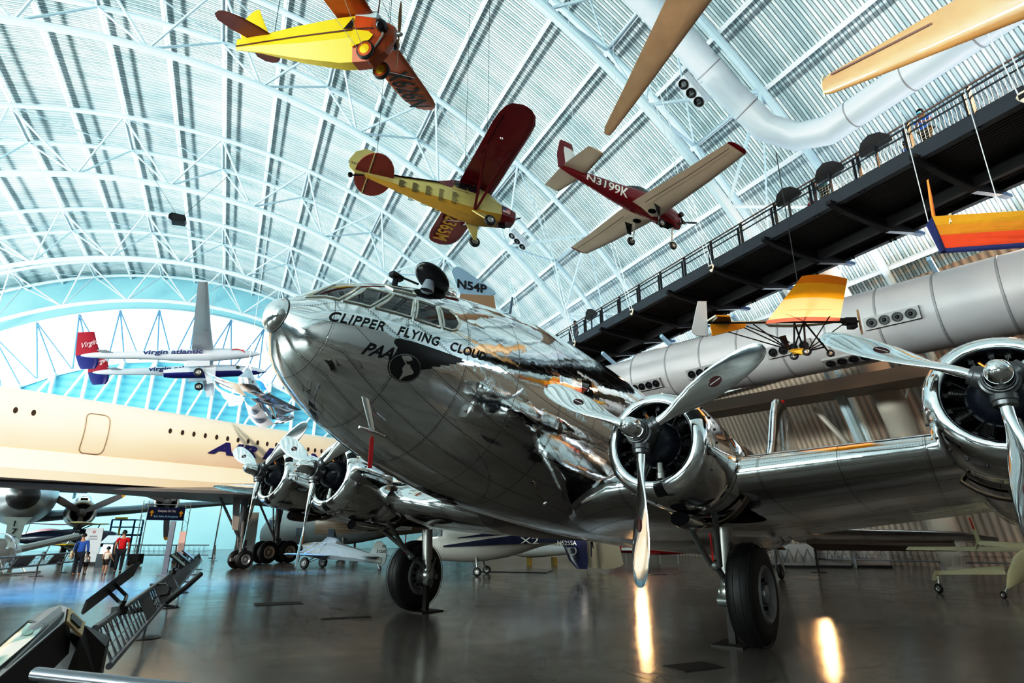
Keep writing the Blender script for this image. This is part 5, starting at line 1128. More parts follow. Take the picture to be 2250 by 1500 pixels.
def delta(sd):
    R_ = []
    for f in (0,.25,.5,.75,1.): R_.append(None)
    top = [Vector((x, sd*(y), 3.45+.0*y)) for x, y in prof]; mb = MB()
    n = len(prof); t_ = [Vector((x, sd*(.2+y*1.0) if y else sd*.2, 3.42)) for x, y in prof]; b_ = [Vector((p.x, p.y*.97, 3.30)) for p in t_]; m_ = [Vector((p.x, 0, 4.05)) for p in t_]; u_ = [Vector((p.x, 0, 3.25)) for p in t_]
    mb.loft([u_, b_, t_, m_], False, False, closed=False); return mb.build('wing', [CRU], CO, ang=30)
for sd in (1,-1): delta(sd)
mb = MB(); mb.loft([[Vector((x, sd_*w_, z)) for sd_, w_, z in ((1,1.3,4.6),(1,1.75,3.85),(1,1.7,3.5),(-1,1.7,3.5),(-1,1.75,3.85),(-1,1.3,4.6))] for x, w_ in ((-20,1),(-12,1),(26,1))], True, True); mb.build('belly_fairing', CR, CO, ang=25)
upright_rows = [(24,6.5,9,.04),(30,11,4,.04),(31.5,12.4,2.4,.04)]
mb = MB(); mb.loft(wing_rings([((x,0,z),(1,0,0),(0,1,0),c,t) for x, z, c, t in upright_rows], 8, 0)); mb.build('fin', CR, CO)
GEARM = mat('airliner_gear_grey', (.20,.19,.19), .4, .4); HUBW = mat('pale_wheel_hub', (.55,.42,.33), .45)
CI = CM.inverted()
def jet_gear(name, base, dia, n_pairs, hub, lean=0., doors=True):
    g = child_empty(name, CO, CI); b = Vector(base)
    for k in range(n_pairs):
        o = cd_*(k-(n_pairs-1)/2)*dia*1.12
        for s_ in (-.34,.34): wheel(g, b+o+cn*s_+Vector((0,0,dia/2)), cn, dia/2, .34, hub, grooves=False)
    top = b+Vector((0,0,3.3))+cd_*lean
    mb = MB(); mb.tube([b+Vector((0,0,dia/2)), b.lerp(top,.45)], .10, 12); mb.tube([b.lerp(top,.45), top], .16, 12); mb.tube([b-cd_*dia*.6+Vector((0,0,dia/2)), b+cd_*dia*.6+Vector((0,0,dia/2))], .09, 8); mb.build('strut', GEARM, g)
    mb = MB(); mb.tube([b.lerp(top,.35), top-cd_*1.3], .06, 8); mb.tube([b.lerp(top,.30)-cd_*.15, top-cd_*.4], .045, 8); mb.tube([b.lerp(top,.4), top+cd_*.5-cn*.3], .05, 8); mb.build('brace', GEARM, g)
    mb = MB(); mb.lathe([(0,.09),(.3,.09),(.3,0)], b+Vector((0,0,dia*1.05)), cn, 10); mb.tube([b+Vector((0,0,dia*.6))+cn*.2, b.lerp(top,.3)+cn*.25, b.lerp(top,.7)+cn*.2], .035, 6); mb.box(b.lerp(top,.36)+cd_*.1, (.25,.25,.3)); mb.build('hydraulics', BLACK, g)
    if doors: mb = MB(); mb.prism([top-cd_*.5+cn*.45, top-cd_*.9+cn*.5, top-cd_*.75+cn*.5-Vector((0,0,1.5)), top-cd_*.45+cn*.5-Vector((0,0,1.55))], cn*.04); mb.build('gear_door', mat('gear_door_grey', (.45,.42,.40), .45), g, smooth=False)
jet_gear('nose_gear', (-13.15,30.3,0), .86, 1, HUBGREY, -.2)
jet_gear('main_gear', (-13.9,36.6,0), 1.24, 2, HUBW, -.1, False)

# ---- bare-metal four-engine transport with a black nose --------------------
SILG = mat('dull_silver_skin', (.50,.53,.56), .32, .75, noise=.08, nscale=.8); SILD = mat('blue_grey_wing_skin', (.16,.21,.24), .4, .5, noise=.1)
TIPY = mat('propeller_tip_yellow', (.75,.36,.01), .45); PROPG = mat('propeller_grey', (.13,.12,.13), .5)
TR = thing('transport_airplane', 'silver propeller transport with a black rounded nose and 177 on its nose gear door', 'airplane', Matrix(((-.63,.78,0,-25.),(.78,.63,0,31.),(0,0,1,0),(0,0,0,1))))   # x aft, y along the wing shown
mb = MB(); mb.loft(hull([(.55,3.50,.70,.70,.70),(1.2,3.53,.98,.98,.98),(2.4,3.6,1.35,1.35,1.35),(4.5,3.7,1.62,1.62,1.62),(9,3.8,1.7,1.7,1.7),(14,4.0,1.6,1.6,1.6),(22,4.6,.7,.7,.7),(25,5,.1,.1,.1)], 40, 36)); mb.build('fuselage', SILG, TR)
mb = MB(); mb.loft(hull([(-.12,3.46,.02,.02,.02),(-.05,3.46,.25,.25,.25),(.12,3.47,.46,.46,.46),(.35,3.48,.62,.62,.62),(.58,3.50,.712,.712,.712)], 20, 36)); mb.build('nose_radome', mat('black_radome', (.012,.012,.015), .38), TR)
for sd in (1,-1):
    mb = MB(); mb.loft(wing_rings([((6.2+.08*y,sd*y,2.45+.115*y),(1,0,0),(0,0,1),4.6-.17*y,.15) for y in (0,2,5,9,14,18)]+[((8.2,sd*18.6,4.6),(1,0,0),(0,0,1),.6,.1)], 12, .02)); mb.build('wing', SILD, TR, ang=50)
    for y, z in ((2.9,2.82),(7.3,3.55)):
        nc = child_empty('nacelle', TR, Matrix.Translation((4.6,sd*y,z)))
        mb = MB(); mb.lathe([(.30,.52),(.18,.58),(.15,.66),(.2,.74),(.5,.80),(1.6,.82),(3,.75),(4.4,.4)], (0,0,0), (1,0,0), 32); mb.build('cowl', SILG, nc)
        mb = MB(); mb.lathe([(.55,0),(.55,.56)], (0,0,0), (1,0,0), 24); mb.build('engine_opening', DARK, nc)
        mb = MB(); mb.lathe([(-.35,0),(-.3,.12),(-.1,.22),(.2,.26)], (0,0,0), (1,0,0), 20); mb.build('spinner', PROPG, nc)
        mb = MB(); mb.loft([[Vector((x, w*cos(pi*j/12), .70+h_*sin(pi*j/12))) for j in range(13)] for x, w, h_ in ((.25,.30,.24),(.5,.42,.36),(2,.3,.2),(2.6,.1,.05))], True, True, closed=False); mb.build('carburettor_scoop', mat('bright_silver_scoop', (.85,.90,.95), .12, .9), nc)
        mb = MB(); mb.box((.245,0,.80), (.02,.36,.12)); mb.build('scoop_mouth', DARK, nc, smooth=False)
        for k in range(3):
            a = 2*pi*k/3+(0 if y < 5 else .12); e = Vector((0, sin(a), -cos(a))); t_ = Vector((0, cos(a), sin(a)))
            for nm, rr_, m in (('propeller_blade',((.2,.09),(.5,.16),(1.2,.19),(1.8,.175),(2.12,.15)),PROPG),('blade_tip',((2.12,.15),(2.24,.12),(2.31,.05)),TIPY)):
                mb = MB(); mb.loft([[e*r+t_*(c*cos(2*pi*j/10))+Vector((-.02,0,0))*sin(2*pi*j/10)+Vector((c*.5*cos(2*pi*j/10),0,0)) for j in range(10)] for r, c in rr_]); mb.build(nm, m, nc)
    if sd > 0: pass
    g = child_empty('main_gear', TR); 
    for s_ in (-.4,.4): wheel(g, (6.6,sd*2.9+s_,.6), (0,1,0), .6, .35, HUBGREY, grooves=False)
    mb = MB(); mb.tube([(6.6,sd*2.9,.6),(6.6,sd*2.9,2.6)], .13, 10); mb.tube([(6.6,sd*2.9,1.),(5.2,sd*2.9,2.5)], .06, 8); mb.build('strut', GEARM, g)
ng = child_empty('nose_gear', TR)
for s_ in (-.2,.2): wheel(ng, (1.6,s_,.45), (0,1,0), .45, .22, HUBGREY, grooves=False)
mb = MB(); mb.tube([(1.6,0,.45),(1.6,0,2.5)], .09, 10); mb.build('strut', GEARM, ng)
mb = MB(); mb.prism([(1.2,-.62,2.45),(1.2,.62,2.45),(1.15,.36,2.05),(1.12,.30,.95),(1.12,-.30,.95),(1.15,-.36,2.05)], (.05,0,0)); mb.build('gear_door', mat('grey_green_door', (.30,.36,.37), .45), ng, smooth=False)
for k, ch in enumerate('177'): flat_text(ch, (1.13,-.10,1.98-.38*k), (0,1,0), (0,0,1), .28, BLACK, ng, name='door_number', off=-.03, bold=.02)
for y, z in ((0,5.6),(3.2,5.4),(-3.2,5.4)): 
    mb = MB(); mb.loft(wing_rings([((19.5,y,z-1),(1,0,0),(0,1,0),2.4,.08),((20,y,z+1.4),(1,0,0),(0,1,0),1.4,.08)], 8, 0)); mb.build('tail_fin', mat('pale_cyan_fin', (.28,.52,.62), .4), TR)
mb = MB(); mb.loft(wing_rings([((19.6,y,4.9),(1,0,0),(0,0,1),2.2,.08) for y in (-4,4)], 8, 0)); mb.build('tailplane', SILD, TR)

# ---- navy biplane and its yellow wings beneath the silver transport --------
b0 = gp(95,1245); NB = thing('biplane', 'navy blue biplane with yellow and white striped wings beneath the silver transport\'s wing', 'airplane', Matrix.Translation((b0.x-1.5,b0.y+3,0)) @ rotz(radians(20)))
NVY = mat('navy_gloss_enamel', (.012,.022,.06), .2, coat=.5); STR = mat('cream_stripe_wing', (.62,.52,.28), .4); 
mb = MB(); mb.loft(hull([(2.6,1.35,.30,.34,.34),(2.2,1.35,.42,.46,.44),(.8,1.40,.40,.50,.46),(-.8,1.38,.32,.42,.36),(-2.6,1.3,.10,.14,.12)], 24, 18)); mb.build('fuselage', NVY, NB)
for sd in (1,-1):
    lifting('lower_wing', [(1.1,0,1.0,1.0,.1),(1.1,sd*2.4,1.06,.95,.1),(1.0,sd*2.7,1.06,.5,.1)], mat('yellow_enamel_wing', (.68,.48,.03), .35), NB); lifting('upper_wing', [(1.7,0,2.15,1.0,.1),(1.6,sd*2.4,2.2,.95,.1),(1.45,sd*2.8,2.2,.5,.1)], STR, NB)
    mb = MB(); mb.tube([(.8,sd*1.9,1.1),(1.2,sd*1.9,2.15)], .03, 6); mb.tube([(.5,sd*.3,1.75),(1.2,sd*.5,2.15)], .03, 6); mb.build('strut', NVY, NB)
    wheel(NB, (1.6,sd*.8,.26), (0,1,0), .26, .14, HUBGREY, grooves=False); mb = MB(); mb.loft([[Vector((1.6,sd*.35,1.0)),Vector((1.3,sd*.35,1.0)),Vector((1.3,sd*.4,1.0))],[Vector((1.65,sd*.72,.3)),Vector((1.5,sd*.72,.3)),Vector((1.5,sd*.76,.3))]]); mb.build('gear_leg', STR, NB)
    lifting('stabilizer', [(-2.0,0,1.38,.6,.08),(-2.2,sd*1.0,1.38,.4,.08)], STR, NB)
upright('fin', [(-1.9,1.4,.7,.08),(-2.3,2.05,.4,.08)], NVY, NB)
small_prop(NB, (2.75,0,1.35), .8, mat('yellow_propeller', (.7,.42,.02), .4), .6, chord=.09)
wheel(NB, (-2.5,0,.12), (0,1,0), .12, .07, HUBGREY, name='tail_wheel', grooves=False); mb = MB(); mb.tube([(-2.3,0,1.2),(-2.5,.06,.12)], .03, 6); mb.build('tail_spring', STRUT, NB)
# white and pink striped biplane further back
b1 = gp(30,1232); PB = thing('biplane', 'white and red aerobatic biplane behind the number 177 gear door', 'airplane', Matrix.Translation((b1.x-3,b1.y+6,0)) @ rotz(radians(-15)))
mb = MB(); mb.loft(hull([(2.2,1.5,.28,.3,.3),(1.8,1.5,.4,.42,.4),(.3,1.55,.36,.5,.4),(-2.6,1.5,.08,.12,.1)], 20, 16)); mb.build('fuselage', mat('pink_white_enamel', (.62,.35,.38), .35), PB)
for sd in (1,-1):
    lifting('wing', [(1.0,0,1.15,.9,.1),(.9,sd*2.6,1.2,.8,.1)], MATS['white_enamel'], PB); lifting('upper_wing', [(1.3,0,2.3,.9,.1),(1.2,sd*2.7,2.35,.8,.1)], MATS['pink_white_enamel'], PB); mb = MB(); mb.tube([(.6,sd*1.9,1.2),(.9,sd*1.9,2.32)], .03, 6); mb.build('strut', STRUT, PB)
    wheel(PB, (1.3,sd*.7,.22), (0,1,0), .22, .12, HUBGREY, grooves=False); mb = MB(); mb.tube([(1.3,sd*.3,1.15),(1.3,sd*.62,.22)], .04, 6); mb.build('gear_leg', STRUT, PB)
wheel(PB, (-2.4,0,.12), (0,1,0), .12, .07, HUBGREY, name='tail_wheel', grooves=False); mb = MB(); mb.tube([(-2.3,0,1.4),(-2.4,.06,.12)], .03, 6); mb.build('tail_spring', STRUT, PB)
# ---- bubble-nosed helicopter at the frame's edge
q = at(-14,1234,24); HB = thing('helicopter', 'small helicopter with a clear bubble canopy ringed by a shining rim behind the low barrier', 'helicopter', Matrix.Translation((q.x,q.y,-.0)))
CLEAR = mat('clear_canopy', (.8,.92,1.), .02, alpha=.22, spec=.8)
mb = MB(); mb.lathe_local((0,0,.82), .84, 28, 18, (1,1,.95)); mb.build('bubble_canopy', CLEAR, HB)
mb = MB(); mb.tube([Vector((.81*cos(a),.0,max(.03,.82+.80*sin(a)))) for a in np.linspace(-.5,pi+.5,30)], .03, 8); mb.build('canopy_rim', mat('shiny_rim', (.75,.86,1.), .06, 1.), HB)
mb = MB(); mb.box((-.1,.1,.85), (.7,.6,.3)); mb.lathe_local((-.1,.2,1.15), .26, 12, 8, (1,1,1)); mb.box((0,.5,.6), (1.0,.8,.25)); mb.build('seat', mat('helicopter_seat_dark', (.02,.025,.03), .6), HB)
for sd in (1,-1): mb = MB(); mb.tube([(sd*.8,-1.0,.16),(sd*.8,-.8,.05),(sd*.8,1.6,.05)], .04, 8); mb.tube([(sd*.8,-.3,.05),(sd*.4,-.2,.6)], .03, 6); mb.tube([(sd*.8,.8,.05),(sd*.4,.7,.6)], .03, 6); mb.build('skid', STRUT, HB)
mb = MB(); mb.tube([(0,.7,.9),(0,4.5,1.5)], .16, 8); mb.build('tail_boom', STRUT, HB)

# ---- grey fuselage wrapped in clear plastic, with its trailing sheet --------
GF_ = gp(640,1228); TG = thing('helicopter', 'large pale grey helicopter fuselage draped in plastic sheeting behind the little grey monoplane', 'helicopter', Matrix.Translation((-13.2,43,0)) @ rotz(radians(172)))
GRY = mat('pale_grey_green_skin', (.30,.34,.35), .45, noise=.05)
mb = MB(); mb.loft(hull([(4.6,1.5,.1,.1,.1),(4.2,1.65,.7,.75,.7),(3.3,1.9,1.05,1.15,1.0),(2.0,2.15,1.2,1.35,1.2),(-1.5,2.2,1.2,1.4,1.25),(-4.0,2.3,.9,1.1,1.0),(-7,2.6,.4,.5,.4),(-9,2.8,.15,.2,.2)], 40, 28, 2.4)); mb.build('fuselage', GRY, TG)
for x, z, w_, h_ in ((3.2,2.3,.5,.5),(1.6,2.75,.7,.42),(.4,2.75,.7,.42),(1.1,1.75,.45,.55),(-1.2,1.75,.45,.55)):
    for sd in (1,-1): mb = MB(); y = 1.16 if x < 3 else 1.0; mb.box((x,sd*y,z), (w_,.14,h_)); mb.build('cabin_window', mat('grey_blue_window', (.10,.14,.18), .15), TG, smooth=False)
for x, y in ((2.6,0),(-2,1.1),(-2,-1.1)): wheel(TG, (x,y,.35), (0,1,0), .35, .2, HUBGREY, grooves=False); mb = MB(); mb.tube([(x,y,.35),(x,y*.9,1.4)], .08, 8); mb.build('gear_leg', STRUT, TG)
def plastic():
    m = bpy.data.materials.new('tan_plastic_sheet'); N, L = nodes_of(m); b = N['Principled BSDF']; tc = N.new('ShaderNodeTexCoord'); wv = N.new('ShaderNodeTexWave'); wv.inputs['Scale'].default_value = 2.2; wv.inputs['Distortion'].default_value = 3.; wv.inputs['Detail'].default_value = 3
    mp = N.new('ShaderNodeMapping'); mp.inputs['Scale'].default_value = (.25,.25,1.6); L.new(tc.outputs['Object'], mp.inputs[0]); wv.bands_direction = 'Z'; L.new(mp.outputs[0], wv.inputs['Vector'])
    r = N.new('ShaderNodeValToRGB'); e = r.color_ramp.elements; e[0].color = (.16,.11,.08,1); e[1].color = (.60,.45,.33,1); L.new(wv.outputs['Fac'], r.inputs['Fac']); L.new(r.outputs['Color'], b.inputs['Base Color']); b.inputs['Roughness'].default_value = .3; return m
mb = MB(); mb.loft([[v*1.0+Vector((0,0,0)) for v in r] for r in hull([(.0,2.25,1.24,1.42,1.2),(-1.5,2.3,1.26,1.46,1.2),(-4,2.4,1.0,1.15,1.0),(-7,2.6,.62,.7,.9),(-9.2,2.7,.3,.4,.7)], 30, 24, 2.4)]); mb.build('plastic_sheet', plastic(), TG)

# ---- little grey monoplane MX 31250 ----------------------------------------
gv = Vector((-5.8,2.9,0)).normalized(); gy = Vector((-gv.y,gv.x,0)); gc0 = at(745,1215,28.3); 
MX = thing('monoplane', 'small pale grey open-cockpit monoplane with MX 31250 on its fin, standing on two wheels', 'airplane', Matrix(((gv.x,gy.x,0,gc0.x),(gv.y,gy.y,0,gc0.y),(0,0,1,0),(0,0,0,1))))
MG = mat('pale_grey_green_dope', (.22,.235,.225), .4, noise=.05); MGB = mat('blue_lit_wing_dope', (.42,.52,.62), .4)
zz = gc0.z
rows = [(2.25,[(.12,zz+.42),(.22,zz+.35),(.24,zz+.02),(.16,zz-.12)]),(1.5,[(.22,zz+.52),(.33,zz+.38),(.34,zz-.02),(.22,zz-.22)]),(.3,[(.24,zz+.50),(.34,zz+.35),(.34,zz-.08),(.22,zz-.28)]),(-1.2,[(.10,zz+.18),(.22,zz+.10),(.22,zz-.20),(.12,zz-.34)]),(-2.6,[(.03,zz-.14),(.06,zz-.18),(.06,zz-.38),(.03,zz-.46)])]
mb = MB(); mb.loft(poly_hull(rows)); mb.build('fuselage', MG, MX, ang=12)
for sd in (1,-1):
    lifting('wing', [(1.5,sd*.2,zz-.12,1.2,.11),(1.4,sd*1.6,zz-.04,1.05,.1),(1.2,sd*2.3,zz+.0,.7,.1),(1.0,sd*2.5,zz+.01,.25,.1)], MGB, MX)
    mb = MB(); mb.tube([(1.2,sd*.25,zz+.5),(1.2,sd*1.5,zz-.0)], .02, 6); mb.tube([(.6,sd*.25,zz+.48),(.8,sd*1.5,zz-.0)], .02, 6); mb.build('brace', MGB, MX)
    wheel(MX, (1.55,sd*.62,.27), (0,1,0), .27, .16, HUBGREY, grooves=False); mb = MB(); mb.tube([(1.3,sd*.2,zz-.15),(1.55,sd*.55,.27)], .025, 6); mb.tube([(.7,sd*.2,zz-.15),(1.5,sd*.55,.27)], .025, 6); mb.build('gear_leg', MGB, MX)
    lifting('stabilizer', [(-1.7,0,zz-.12,.8,.06),(-1.9,sd*.9,zz-.12,.5,.06)], MG, MX)
    flat_text('MX', (-2.62,sd*.04,zz+.28) if sd > 0 else (-2.32,sd*.04,zz+.28), (sd*1.,0,0) if sd < 0 else (-1,0,0), (0,0,1), .12, BLACK, MX, name='fin_lettering', width=.22); 
    flat_text('31250', (-2.30,sd*.04,zz+.05) if sd > 0 else (-2.85,sd*.04,zz+.05), (-1,0,0) if sd > 0 else (1,0,0), (0,0,1), .13, BLACK, MX, name='fin_lettering', width=.52)
plate('fin', [(-1.75,0,zz-.02),(-1.95,0,zz+.1),(-2.1,0,zz+.42),(-2.25,0,zz+.56),(-2.5,0,zz+.55),(-2.75,0,zz+.35),(-2.86,0,zz+.05),(-2.82,0,zz-.35),(-2.6,0,zz-.5),(-2.4,0,zz-.3)], .05, (0,1,0), MG, MX)
mb = MB(); mb.loft([[Vector((x, w*cos(pi*j/10), zz+b_+h_*sin(pi*j/10))) for j in range(11)] for x, w, b_, h_ in ((1.05,.24,.45,.05),(.75,.26,.45,.32),(.3,.25,.42,.28),(.1,.2,.40,.2))], False, False, closed=False); mb.build('windscreen', CLEAR, MX)
mb = MB(); mb.lathe_local((2.25,.0,zz+.2), .22, 12, 8, (.7,1.6,.8)); mb.build('engine', BLACK, MX)
small_prop(MX, (2.5,0,zz+.3), .75, WOOD, radians(6), chord=.08)
wheel(MX, (-2.5,0,.10), (0,1,0), .10, .06, HUBGREY, name='tail_wheel', grooves=False); mb = MB(); mb.tube([(-2.35,0,zz-.35),(-2.5,.05,.10)], .02, 6); mb.build('tail_spring', STRUT, MX)
mb = MB(); mb.beam((-.3,.325 if False else -.23,zz-.10),(-.9,-.235,zz-.12), .01, .06); mb.build('side_marking', mat('faded_grey_marking', (.2,.21,.2), .6), MX, smooth=False)

# ---- white and navy compound helicopter X2 ---------------------------------
hv = Vector((5.0,-1.1,0)).normalized(); hy = Vector((-hv.y,hv.x,0)); h0 = gp(1040,1257); h0 = Vector((-1.75,25.6,0))
X2 = thing('helicopter', 'white and navy compound helicopter lettered X2 and N525SA beneath the airliner\'s belly', 'helicopter', Matrix(((hv.x,hy.x,0,h0.x),(hv.y,hy.y,0,h0.y),(0,0,1,0),(0,0,0,1))))    # x aft
WX = mat('pearl_white_gloss', (.60,.57,.53), .2, coat=.4); NX_ = mat('midnight_blue_gloss', (.008,.012,.05), .15, coat=.5)
mb = MB(); mb.loft(hull([(-2.6,1.0,.05,.05,.05),(-2.2,1.05,.4,.4,.35),(-1.2,1.35,.65,.8,.8),(.2,1.5,.72,1.0,1.0),(1.6,1.55,.6,.9,.85),(3.0,1.6,.42,.6,.5),(4.3,1.65,.24,.3,.26),(4.8,1.66,.1,.14,.12)], 40, 28, 2.3)); mb.build('fuselage', WX, X2)
def hside(x): return float(pchip([-2.6,-2.2,-1.2,.2,1.6,3.0,4.3,4.8],[.05,.4,.65,.72,.6,.42,.24,.1],x)[0])
for sd in (-1, 1):
    mb = MB(); xs = [-.9+.45*i for i in range(12)]; lo = [1.08+.02*i for i in range(12)]; hi = [1.14+.062*i for i in range(12)]
    mb.loft([[Vector((x, sd*(hside(x)*1.03+.012), a+(b_-a)*t)) for t in (0,.5,1)] for x, a, b_ in zip(xs, lo, hi)], False, False, closed=False); mb.build('navy_band', NX_, X2)
    mb = MB(); xs = [-.3+.45*i for i in range(10)]; mb.loft([[Vector((x, sd*(hside(x)*1.0+.02), 1.42+.03*i+t*(.02+.035*i))) for t in (0,.5,1)] for i, x in enumerate(xs)], False, False, closed=False); mb.build('navy_band', NX_, X2)
    flat_text('X2', (2.25,sd*(hside(2.6)+.055),1.22), (1,-sd*-.0,0) if sd < 0 else (-1,0,0), (0,0,1), .24, mat('silver_outline_letter', (.65,.62,.56), .3), X2, width=.75, off=.05)
    lifting_rows = [(3.9,1.75,.8),(4.1,2.4,.6)]
    mb = MB(); mb.loft(wing_rings([((3.8,sd*.15,1.72),(1,0,0),(0,0,1),.85,.09),((3.9,sd*1.3,1.75),(1,0,0),(0,0,1),.7,.09)], 8, 0)); mb.build('stabilizer', NX_, X2)
    mb = MB(); mb.loft(wing_rings([((3.85,sd*1.3,1.95),(1,0,0),(0,1,0),.75,.08),((4.05,sd*1.3,1.1),(1,0,0),(0,1,0),.65,.08)], 8, 0)); e_ = mb.build('end_plate', NX_, X2)
    flat_text('N525SA', (3.85 if sd < 0 else 4.62,sd*1.34,1.18), (1 if sd < 0 else -1,0,0), (0,0,1), .16, MATS['white_lettering'], X2, width=.72, off=.02)
    wheel(X2, (.55,sd*.75,.17), (0,1,0), .17, .12, STRUT, grooves=False); mb = MB(); mb.tube([(.4,sd*.4,.75),(.55,sd*.66,.17)], .04, 8); mb.build('gear_leg', STRUT, X2)
    plate('cabin_window', [(-1.9,sd*.50,1.45),(-1.0,sd*.70,1.5),(-1.0,sd*.60,1.95),(-1.5,sd*.5,1.85)], .05, (0,1,0), GLASSD, X2)
    mb = MB(); mb.tube([(2.9,sd*.42,1.72),(3.35,sd*.46,1.70)], [.15,.13], 14); mb.build('exhaust', BROWNM, X2)
wheel(X2, (-1.35,0,.17), (0,1,0), .17, .12, STRUT, name='nose_wheel', grooves=False); mb = MB(); mb.tube([(-1.4,0,.7),(-1.35,.08,.17)], .04, 8); mb.build('nose_gear_leg', STRUT, X2)
mb = MB(); mb.loft(wing_rings([((3.7,0,1.6),(1,0,0),(0,1,0),1.1,.1),((4.1,0,.6),(1,0,0),(0,1,0),.75,.1),((4.4,0,.28),(1,0,0),(0,1,0),.4,.1)], 8, 0)); mb.build('lower_fin', NX_, X2)
mb = MB(); mb.lathe([(-.02,.17),(.02,.17),(.02,.12),(-.02,.12)], (4.25,-.05,.95), (0,-1,0), 20); mb.build('crest_ring', MATS['white_lettering'], X2)
pr = child_empty('pusher_propeller', X2, Matrix.Translation((5.0,0,1.66)))
for k in range(6):
    a = pi*k/3+.2; e = Vector((0,sin(a),cos(a))); t_ = Vector((0,cos(a),-sin(a))); mb = MB(); mb.loft([[e*r+t_*c*cos(2*pi*j/8)+Vector((c*.6*cos(2*pi*j/8)+.012*sin(2*pi*j/8),0,0)) for j in range(8)] for r, c in ((.08,.03),(.4,.06),(.85,.05),(.95,.02))]); mb.build('blade', BLACK, pr)
mb = MB(); mb.lathe([(-.1,.10),(.1,.09),(.25,0)], (0,0,0), (1,0,0), 14); mb.build('hub', NX_, pr)
mb = MB(); mb.tube([(0,0,2.4),(0,0,3.1)], .10, 10); mb.build('rotor_mast', STRUT, X2)
for k in range(4):
    a = pi/2*k+.4; mb = MB(); mb.beam((0,0,3.0),(3.9*cos(a),3.9*sin(a),2.95), .25, .03); mb.build('rotor_blade', PROPG, X2, smooth=False)
# white tail surface standing behind the navy helicopter's tail
p_ = [(1290,1190),(1303,1187),(1357,1197),(1362,1203),(1370,1239),(1362,1245),(1338,1251),(1274,1245)]
d_ = 25.5; c_ = at(1330,1220,d_); t = thing('display_panel', 'upright white rounded panel standing on the floor behind the helicopter\'s navy tail', 'panel', Matrix.Translation((c_.x,c_.y,0)))
plate('panel_sheet', [at(x,y,d_)-Vector((c_.x,c_.y,0)) for x, y in p_], .06, (0,1,0), mat('cream_white_panel', (.62,.62,.52), .4), t)
mb = MB(); q = at(1290,1246,d_)-Vector((c_.x,c_.y,0)); q2 = at(1340,1248,d_)-Vector((c_.x,c_.y,0)); mb.beam((q.x,q.y,q.z), (q.x,q.y,0), .05, .05); mb.beam((q2.x,q2.y,q2.z), (q2.x,q2.y,0), .05, .05); mb.build('support', STRUT, t, smooth=False)
# white glider pod on a yellow timber cradle
c_ = gp(1205,1243); t = thing('glider', 'white sailplane nose resting on a yellow timber cradle behind the helicopter\'s tail', 'glider', Matrix.Translation((c_.x-.3,c_.y+1,0)) @ rotz(radians(190)))
mb = MB(); mb.loft(hull([(1.9,.75,.03,.03,.03),(1.5,.74,.22,.24,.24),(.6,.72,.32,.36,.34),(-.6,.74,.26,.30,.28),(-3.2,.8,.08,.08,.08)], 24, 18)); mb.build('fuselage', MATS['white_enamel'], t)
mb = MB(); mb.loft(hull([(1.2,.92,.04,.03,.03),(.8,.95,.2,.14,.05),(.2,.98,.2,.14,.05),(-.1,.95,.05,.04,.03)], 12, 12)); mb.build('canopy', GLASSD, t)
for x in (.7,-.7): mb = MB(); mb.box((x,0,.2), (.12,.9,.40)); mb.build('cradle', mat('yellow_timber', (.50,.32,.06), .6), t, smooth=False)
# red racing airplane parts on low stands
c_ = gp(1440,1240); t = thing('racing_airplane', 'low red racing airplane with a white stripe on short stands beyond the hanging propeller blade', 'airplane', Matrix.Translation((c_.x,c_.y+1,0)) @ rotz(radians(-8)))
mb = MB(); mb.loft(hull([(-2.4,.95,.1,.3,.3),(-1.6,.95,.34,.42,.38),(0,.85,.36,.42,.36),(1.4,.7,.22,.22,.2),(2.1,.62,.05,.05,.05)], 24, 18)); mb.build('fuselage', mat('racing_red', (.32,.008,.012), .25, coat=.4), t)
mb = MB(); mb.loft(wing_rings([((-.8,-.2,.62),(1,0,0),(0,0,1),1.2,.1),((-.6,-2.6,.62),(1,0,0),(0,0,1),.9,.1)], 8, 0)); mb.build('wing', MATS['racing_red'], t)
mb = MB(); mb.box((-.9,-.37,.80), (1.5,.02,.16)); mb.build('white_stripe', MATS['white_lettering'], t, smooth=False)
for x in (-1.4,.5,1.5): mb = MB(); mb.box((x,0,.25), (.06,.3,.5)); mb.build('stand_leg', STRUT, t, smooth=False)

# ---- cream canard airplane at the right ------------------------------------
c_ = gp(2207,1315); CN = thing('canard_airplane', 'cream canard airplane with upturned wing tip and small nose wheel by the engine display', 'airplane', Matrix.Translation((c_.x,c_.y,0)))
oc = Vector((c_.x,c_.y,0)); CRM = mat('cream_composite', (.56,.52,.34), .35, coat=.2, noise=.04)
def cn_(px, py, d): return at(px,py,d)-oc
mb = MB(); R_ = []
for xa, ya, d, ra in ((2214,1290,14.9,.05),(2222,1272,15.0,.19),(2240,1248,15.3,.32),(2275,1226,15.9,.42),(2330,1205,16.6,.48),(2420,1190,17.5,.40),(2500,1180,18.5,.1)):
    p_ = cn_(xa,ya,d); R_.append([p_+Vector((cos(2*pi*j/20)*ra*.45, -.2*ra*cos(2*pi*j/20), sin(2*pi*j/20)*ra)) for j in range(20)])
mb.loft(R_); mb.build('fuselage', CRM, CN)
def lift2(name, A_, B_, th=.05, m=CRM): # A_,B_: (lead, trail) points
    mb = MB(); n_ = 10
    mb.loft([[a.lerp(b,x)+Vector((0,0,y*(a-b).length)) for x, y in airfoil(8, .11, .02)] for a, b in (A_, B_)]); return mb.build(name, m, CN, ang=50)
lift2('wing', (cn_(2240,1205,17.5),cn_(2260,1212,16.6)), (cn_(2000,1202,19.2),cn_(1990,1208,18.7)))
lift2('wing', (cn_(2255,1196,16.5),cn_(2260,1206,15.8)), (cn_(2150,1188,17.2),cn_(2148,1196,16.8)))
